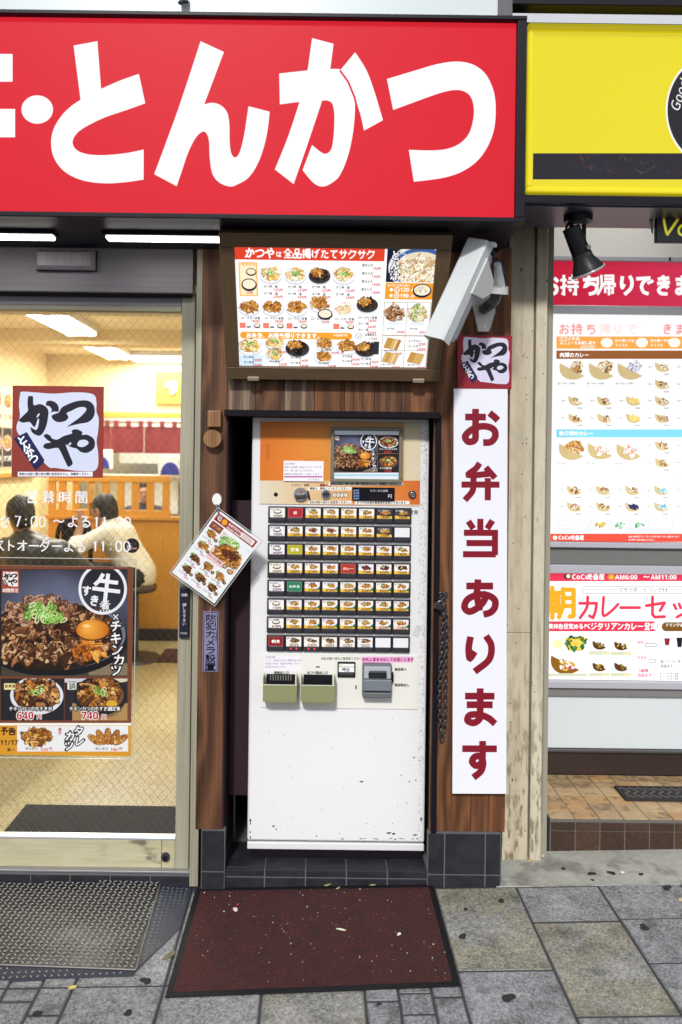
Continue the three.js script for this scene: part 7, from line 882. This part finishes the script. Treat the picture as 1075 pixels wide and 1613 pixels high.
  const tb = thing('counter_table', 'wood counter the two diners sit at, behind the door poster', 'table', -2.3, F, -3.0); put(tb, 'top', box(0.9, 0.035, 2.2, 0.006), counterWood, -2.3, 0.83, -2.6); put(tb, 'body', box(0.5, 0.76, 2.1, 0.006), counterWood, -2.45, 0.43, -2.6);
  const stool = (x, z, label, h = 0.575) => { const s = thing('bar_stool', label, 'stool', x, F, z); put(s, 'seat', new THREE.LatheGeometry([[0, 0.06], [0.12, 0.06], [0.155, 0.05], [0.16, 0.02], [0.15, 0], [0, 0]].map((v) => new THREE.Vector2(...v)), 32), plain(0.055, 0.035, 0.022, 0.4), x, h, z); put(s, 'post', cyl(0.025, 0.025, h - F, 16), oldSteel, x, (F + h) / 2, z); put(s, 'base', cyl(0.19, 0.2, 0.02, 32), oldSteel, x, F + 0.011, z); };
  stool(-1.38, -3.17, 'dark round stool under the diner in the white shirt'); stool(-1.8, -2.2, 'dark round stool under the diner in the dark jacket', 0.41);
  const chr = thing('dark_chair', 'dark chair back with curved frame beside the diner in the dark jacket', 'chair', -1.95, F, -3.4); put(chr, 'frame', tube([[-0.12, 0.4, 0], [-0.12, 0.98, 0], [-0.08, 1.04, 0], [0.08, 1.04, 0], [0.12, 0.98, 0], [0.12, 0.4, 0]], 0.018, 50, 10), black, -1.9, 0.05, -3.3); put(chr, 'back_pad', box(0.2, 0.16, 0.03, 0.012), black, -1.9, 1.0, -3.3); put(chr, 'seat', box(0.36, 0.05, 0.36, 0.015), black, -1.9, 0.47, -3.45);
  const cs = thing('chopstick_holder', 'bundle of pale chopsticks standing on the partition ledge behind the diner in the white shirt', 'chopsticks', -1.885, 1.1, -3.75); put(cs, 'cup', new THREE.CylinderGeometry(0.035, 0.03, 0.11, 20), plain(0.2, 0.1, 0.04), -1.885, 1.156, -3.79); const rs = R(33), stick = cyl(0.0035, 0.0028, 0.22, 6); for (let i = 0; i < 14; i++) put(cs, 'chopstick', stick, plain(0.7, 0.52, 0.26, 0.6), -1.885 + (rs() - 0.5) * 0.05, 1.24 + rs() * 0.03, -3.79 + (rs() - 0.5) * 0.03, (rs() - 0.5) * 0.25, 0, (rs() - 0.45) * 0.45);
}

// ---------- people: bodies meshed from joined tapered capsules ----------
const V3 = (p) => new THREE.Vector3(...p);
function field(caps, k) { // signed distance to the smooth union of tapered capsules [a, b, ra, rb] and ellipsoids [c, radii]
  const items = caps.map((c) => (c.length === 4 ? { a: V3(c[0]), ab: V3(c[1]).sub(V3(c[0])), ra: c[2], rb: c[3] } : { c: V3(c[0]), r: V3(c[1]) })), t = new THREE.Vector3();
  return (p) => { let d = 1e3; for (const i of items) { let e; if (i.c) { t.copy(p).sub(i.c).divide(i.r); const l = t.length(); e = (l - 1) * Math.min(i.r.x, i.r.y, i.r.z) * (l > 0.2 ? 1 : 1); } else { t.copy(p).sub(i.a); const h = sat(t.dot(i.ab) / Math.max(1e-9, i.ab.lengthSq())); e = t.addScaledVector(i.ab, -h).length() - mix(i.ra, i.rb, h); } const q = Math.max(k - Math.abs(d - e), 0) / k; d = Math.min(d, e) - q * q * k * 0.25; } return d; };
}
function meshField(f, centre, half, res) {
  const mc = new MarchingCubes(res, new THREE.MeshStandardMaterial(), false, false, 120000); mc.isolation = 0; const p = new THREE.Vector3(), h = res / 2;
  for (let z = 0; z < res; z++) for (let y = 0; y < res; y++) for (let x = 0; x < res; x++) { p.set((x - h) / h * half + centre[0], (y - h) / h * half + centre[1], (z - h) / h * half + centre[2]); mc.field[x + y * res + z * res * res] = -f(p); }
  mc.update(); const n = mc.count, g = new THREE.BufferGeometry(); const pos = mc.positionArray.slice(0, n * 3), nor = mc.normalArray.slice(0, n * 3); for (let i = 0; i < n; i++) for (let k = 0; k < 3; k++) { pos[3 * i + k] = pos[3 * i + k] * half + centre[k]; } g.setAttribute('position', new THREE.BufferAttribute(pos, 3)); g.setAttribute('normal', new THREE.BufferAttribute(nor, 3)); g.setAttribute('uv', new THREE.BufferAttribute(new Float32Array(n * 2), 2)); return g;
}
// a head looking along `face`, tilted with `up`; local x = right of the face, y = up, z = forward
function headParts(c, face, up) { const z = V3(face).normalize(), x = new THREE.Vector3().crossVectors(V3(up), z).normalize(), y = new THREE.Vector3().crossVectors(z, x), m = new THREE.Matrix4().makeBasis(x, y, z).setPosition(...c); const inv = m.clone().invert(), q = new THREE.Vector3();
  const skin = field([[[0, 0.02, -0.012], [0.073, 0.1, 0.09]], [[0, -0.045, 0.03], [0.052, 0.062, 0.058]], [[0, 0.0, 0.082], [0, -0.02, 0.1], 0.008, 0.013], [[-0.074, -0.005, 0], [-0.078, 0.02, -0.008], 0.014, 0.016], [[0.074, -0.005, 0], [0.078, 0.02, -0.008], 0.014, 0.016], [[-0.03, 0.02, 0.078], [0.03, 0.02, 0.078], 0.012, 0.012], [[-0.018, -0.062, 0.08], [0.018, -0.062, 0.08], 0.009, 0.009], [[0, -0.085, 0.06], [0, -0.095, 0.065], 0.02, 0.018]], 0.025);
  const hair = field([[[0, 0.035, -0.022], [0.086, 0.098, 0.098]], [[0, -0.02, -0.055], [0.07, 0.075, 0.055]]], 0.03), cut = (p) => (p.z - 0.052) * 0.9 + (0.035 - p.y) * 0.55, side = (p) => Math.max(0.045 - Math.abs(p.x), 0) ;
  return { m, skin: (p) => skin(q.copy(p).applyMatrix4(inv)), hair: (p) => { q.copy(p).applyMatrix4(inv); const w = 0.0012 * Math.sin(q.x * 330 + Math.sin(q.y * 40) * 3) + 0.0012 * Math.sin(q.z * 300 + q.y * 60) + 0.0025 * Math.sin(q.x * 60 + q.z * 70); return Math.max(hair(q) + w, cut(q)); } }; }
// eyes, brows and mouth as small painted shapes on the face
function faceBits(o, hm) { const eye = plain(0.02, 0.015, 0.013, 0.2), white2 = plain(0.7, 0.68, 0.66, 0.3), lip = plain(0.3, 0.11, 0.09, 0.5), put2 = (n, g, m, x, y, z) => { const k = add(o, n, g.applyMatrix4(new THREE.Matrix4().makeTranslation(x, y, z)).applyMatrix4(hm), m); return k; };
  for (const s of [-1, 1]) { put2('eye', new THREE.SphereGeometry(0.011, 12, 8).scale(1.2, 0.6, 0.5), white2, s * 0.031, 0.004, 0.078); put2('iris', new THREE.SphereGeometry(0.006, 10, 8).scale(1, 1, 0.6), eye, s * 0.031, 0.004, 0.083); put2('brow', box(0.03, 0.005, 0.006, 0.002), eye, s * 0.031, 0.026, 0.083); } put2('mouth', box(0.036, 0.007, 0.006, 0.002), lip, 0, -0.06, 0.088); }
function hand(c, dir, palm) { // a half-closed hand: palm, four fingers, thumb; dir runs from wrist to knuckles, palm is the way the fingers close
  const d = V3(dir).normalize(), n = V3(palm).normalize(), s = new THREE.Vector3().crossVectors(d, n).normalize(), C = V3(c), at = (a, b, e) => C.clone().addScaledVector(d, a).addScaledVector(s, b).addScaledVector(n, e).toArray(), caps = [[at(0.0, 0, 0), at(0.04, 0.018, 0), 0.02, 0.016], [at(0, 0, 0), at(0.04, -0.02, 0), 0.02, 0.015], [at(0.02, 0.0, 0), at(0.05, 0.0, 0), 0.02, 0.016]];
  [[0.028, 0.9], [0.01, 1], [-0.009, 0.95], [-0.027, 0.78]].forEach(([b, l]) => { caps.push([at(0.055, b, 0), at(0.055 + 0.036 * l, b * 1.05, 0.014), 0.0095, 0.009], [at(0.055 + 0.036 * l, b * 1.05, 0.014), at(0.055 + 0.034 * l, b * 1.0, 0.046 * l), 0.009, 0.0075]); }); caps.push([at(0.005, 0.024, 0.004), at(0.036, 0.044, 0.024), 0.011, 0.0095], [at(0.036, 0.044, 0.024), at(0.058, 0.036, 0.042), 0.0095, 0.008]); return caps; }
const skinTone = plain(0.42, 0.24, 0.16, 0.5), hairBlack = plain(0.014, 0.012, 0.012, 0.5);
function person(label, group, o) {
  const p = thing('person', label, 'person', ...o.base, group), L = (q) => [q[0] - o.base[0], q[1] - o.base[1], q[2] - o.base[2]], C = (caps) => caps.map((c) => (c.length === 4 ? [L(c[0]), L(c[1]), c[2], c[3]] : [L(c[0]), c[1]]));
  const h = headParts(L(o.head), o.face, o.up), mid = (c) => L(c);
  const geos = [meshField(field(C(o.limbs), 0.03), mid(o.centre), o.half, 74)]; geos.push(meshField((q) => Math.min(h.skin(q)), L(o.head), 0.16, 64)); for (const hd of o.hands) geos.push(meshField(field(C(hand(...hd)), 0.006), L(hd[0]), 0.14, 72));
  add(p, 'body', join(geos), o.skin ?? skinTone); add(p, 'hair', meshField(h.hair, L(o.head), 0.17, 64), hairBlack); faceBits(p, h.m);
  const wr = (f, s) => (q) => { const d = 2.2 * Math.sin(q.x * 11 + q.z * 9 + s), e = Math.sin(q.x * 55 + q.y * 48 + d * 2 + s), h = Math.sin(q.y * 85 - q.x * 34 + q.z * 20 + d); return f(q) + 0.006 * Math.pow(Math.abs(e), 3) * Math.sin(q.y * 14 + s) + 0.005 * Math.pow(Math.abs(h), 4); };
  for (const [n, caps, m, s] of o.clothes) add(p, n, meshField(wr(field(C(caps), 0.05), s), mid(o.centre), o.half, 84), m);
  return p;
}
{
  const shirt = plain(0.82, 0.8, 0.74, 0.8), jacket = plain(0.026, 0.026, 0.024, 0.45), dark = plain(0.016, 0.016, 0.02, 0.7);
  // white shirt: on a stool, leaning over the counter to the left, near hand raised
  const hip = [-1.38, 0.74, -3.17], chest = [-1.53, 0.99, -3.17], neck = [-1.6, 1.08, -3.17], shN = [-1.56, 1.04, -3.0], shF = [-1.58, 1.04, -3.34], elN = [-1.79, 0.92, -2.95], elF = [-1.82, 0.92, -3.38], wrN = [-1.765, 1.1, -3.02], wrF = [-1.84, 1.08, -3.32], knN = [-1.74, 0.7, -3.07], knF = [-1.76, 0.7, -3.28], anN = [-1.5, 0.2, -3.08], anF = [-1.6, 0.18, -3.28], hipN = [-1.4, 0.7, -3.07], hipF = [-1.4, 0.7, -3.27];
  person('diner in a white shirt on a stool, seen from behind with one hand raised', 'diners inside the shop', { base: [-1.38, 0.05, -3.17], head: [-1.635, 1.185, -3.17], face: [-0.86, -0.22, -0.36], up: [-0.25, 1, 0], centre: [-1.58, 0.66, -3.17], half: 0.72,
    limbs: [[hip, chest, 0.13, 0.13], [chest, neck, 0.1, 0.055], [neck, [-1.63, 1.16, -3.17], 0.052, 0.05], [shN, elN, 0.045, 0.036], [elN, wrN, 0.036, 0.025], [shF, elF, 0.045, 0.036], [elF, wrF, 0.036, 0.025], [hipN, knN, 0.075, 0.055], [knN, anN, 0.05, 0.035], [hipF, knF, 0.075, 0.055], [knF, anF, 0.05, 0.035]],
    hands: [[wrN, [0.05, 1, -0.1], [-1, 0.1, -0.2]], [wrF, [0.02, 1, 0.1], [-1, 0.1, 0.2]]],
    clothes: [['shirt', [[hip, chest, 0.135, 0.14], [[-1.4, 0.72, -3.17], [-1.36, 0.68, -3.17], 0.135, 0.13], [[-1.535, 0.985, -3.06], [-1.535, 0.985, -3.28], 0.1, 0.1], [chest, [-1.585, 1.085, -3.17], 0.13, 0.07], [shN, elN, 0.068, 0.058], [shF, elF, 0.068, 0.058], [elN, [-1.785, 0.97, -2.97], 0.058, 0.048], [elF, [-1.825, 0.97, -3.36], 0.058, 0.048]], shirt, 1], ['trousers', [[[-1.37, 0.7, -3.17], [-1.42, 0.7, -3.17], 0.135, 0.13], [hipN, knN, 0.09, 0.07], [knN, [-1.53, 0.28, -3.08], 0.066, 0.055], [hipF, knF, 0.09, 0.07], [knF, [-1.62, 0.26, -3.28], 0.066, 0.055]], dark, 2], ['shoes', [[[-1.46, 0.12, -3.08], [-1.4, 0.1, -3.06], 0.045, 0.042], [[-1.58, 0.12, -3.28], [-1.66, 0.1, -3.28], 0.045, 0.04]], black, 0]] });
  // dark jacket: nearer, seen from behind
  { const hip = [-1.8, 0.57, -2.2], chest = [-1.85, 0.92, -2.22], neck = [-1.91, 1.06, -2.24], shN = [-1.65, 0.96, -2.17], shF = [-2.05, 0.97, -2.3], elN = [-1.5, 0.8, -2.3], elF = [-2.2, 0.78, -2.5], wrN = [-1.83, 0.88, -2.54], wrF = [-2.14, 0.88, -2.66], hN = [-1.72, 0.55, -2.2], hF = [-1.9, 0.55, -2.24], kN = [-1.86, 0.56, -2.62], kF = [-2.06, 0.56, -2.62];
    person('diner in a dark jacket seen from behind, nearest the glass door, black hair', 'diners inside the shop', { base: [-1.83, 0.05, -2.2], head: [-1.945, 1.215, -2.26], face: [-0.6, -0.18, -0.78], up: [-0.1, 1, -0.05], centre: [-1.88, 0.62, -2.34], half: 0.72,
      limbs: [[hip, chest, 0.14, 0.14], [chest, neck, 0.11, 0.06], [neck, [-1.94, 1.18, -2.26], 0.056, 0.054], [shN, elN, 0.05, 0.04], [elN, wrN, 0.04, 0.028], [shF, elF, 0.05, 0.04], [elF, wrF, 0.04, 0.028], [hN, kN, 0.08, 0.06], [kN, [-1.84, 0.2, -2.55], 0.055, 0.038], [hF, kF, 0.08, 0.06], [kF, [-2.04, 0.2, -2.55], 0.055, 0.038]],
      hands: [[wrN, [-0.6, 0, -0.8], [-0.5, -0.6, 0.2]], [wrF, [0.3, 0, -0.9], [0.4, -0.6, 0]]],
      clothes: [['jacket', [[hip, chest, 0.17, 0.18], [[-1.71, 0.945, -2.18], [-2.0, 0.945, -2.28], 0.12, 0.12], [chest, [-1.905, 1.05, -2.24], 0.14, 0.085], [shN, elN, 0.1, 0.085], [elN, [-1.8, 0.87, -2.51], 0.066, 0.05], [shF, elF, 0.085, 0.07], [elF, [-2.15, 0.87, -2.63], 0.066, 0.05]], jacket, 3], ['trousers', [[hip, [-1.84, 0.55, -2.24], 0.15, 0.15], [hN, kN, 0.095, 0.075], [kN, [-1.84, 0.26, -2.55], 0.07, 0.058], [hF, kF, 0.095, 0.075], [kF, [-2.04, 0.26, -2.55], 0.07, 0.058]], dark, 4], ['shoes', [[[-1.84, 0.12, -2.53], [-1.86, 0.1, -2.66], 0.048, 0.042], [[-2.04, 0.12, -2.53], [-2.07, 0.1, -2.66], 0.048, 0.042]], black, 0]] }); }
  // a third diner far behind the slats, facing the door
  { const hip = [-1.76, 0.6, -5.3], chest = [-1.76, 0.95, -5.28], neck = [-1.76, 1.09, -5.27], a = (s) => [-1.76 + s, 1.0, -5.27], e = (s) => [-1.76 + s * 1.3, 0.76, -5.12], w = (s) => [-1.76 + s * 0.5, 0.8, -4.9], hp = (s) => [-1.76 + s, 0.57, -5.3], k = (s) => [-1.76 + s * 1.2, 0.56, -4.9];
    person('diner in dark clothes behind the slats of the partition', 'diners inside the shop', { base: [-1.76, 0.05, -5.3], head: [-1.76, 1.24, -5.25], face: [0.1, -0.15, 1], up: [0, 1, 0], centre: [-1.76, 0.58, -5.1], half: 0.7, limbs: [[hip, chest, 0.13, 0.13], [chest, neck, 0.1, 0.055], [neck, [-1.76, 1.2, -5.26], 0.052, 0.05], ...[-0.18, 0.18].flatMap((s) => [[a(s), e(s), 0.045, 0.036], [e(s), w(s), 0.036, 0.026]]), ...[-0.1, 0.1].flatMap((s) => [[hp(s), k(s), 0.075, 0.055], [k(s), [k(s)[0], 0.15, -4.95], 0.05, 0.036]])], hands: [[w(-0.18), [0.4, 0, 0.9], [0.3, -0.8, 0]], [w(0.18), [-0.4, 0, 0.9], [-0.3, -0.8, 0]]],
      clothes: [['jacket', [[hip, chest, 0.16, 0.16], [a(-0.14), a(0.14), 0.1, 0.1], [chest, neck, 0.12, 0.075], ...[-0.18, 0.18].flatMap((s) => [[a(s), e(s), 0.066, 0.056], [e(s), w(s), 0.055, 0.042]])], plain(0.02, 0.02, 0.035, 0.7), 5], ['trousers', [[hip, [-1.76, 0.6, -5.25], 0.14, 0.14], ...[-0.1, 0.1].flatMap((s) => [[hp(s), k(s), 0.09, 0.07], [k(s), [k(s)[0], 0.18, -4.95], 0.065, 0.05]])], dark, 6]] });
    const bn = thing('bench_seat', 'dark bench seat behind the slatted partition', 'bench', -1.76, 0.05, -5.35); put(bn, 'seat', box(1.2, 0.08, 0.42, 0.02), plain(0.05, 0.035, 0.03, 0.5), -1.8, 0.42, -5.3); put(bn, 'back', box(1.2, 0.5, 0.08, 0.02), plain(0.12, 0.07, 0.03, 0.5), -1.8, 0.75, -5.52); put(bn, 'base', box(1.1, 0.33, 0.34, 0.01), black, -1.8, 0.215, -5.32); }
}

renderer.render(scene, camera);
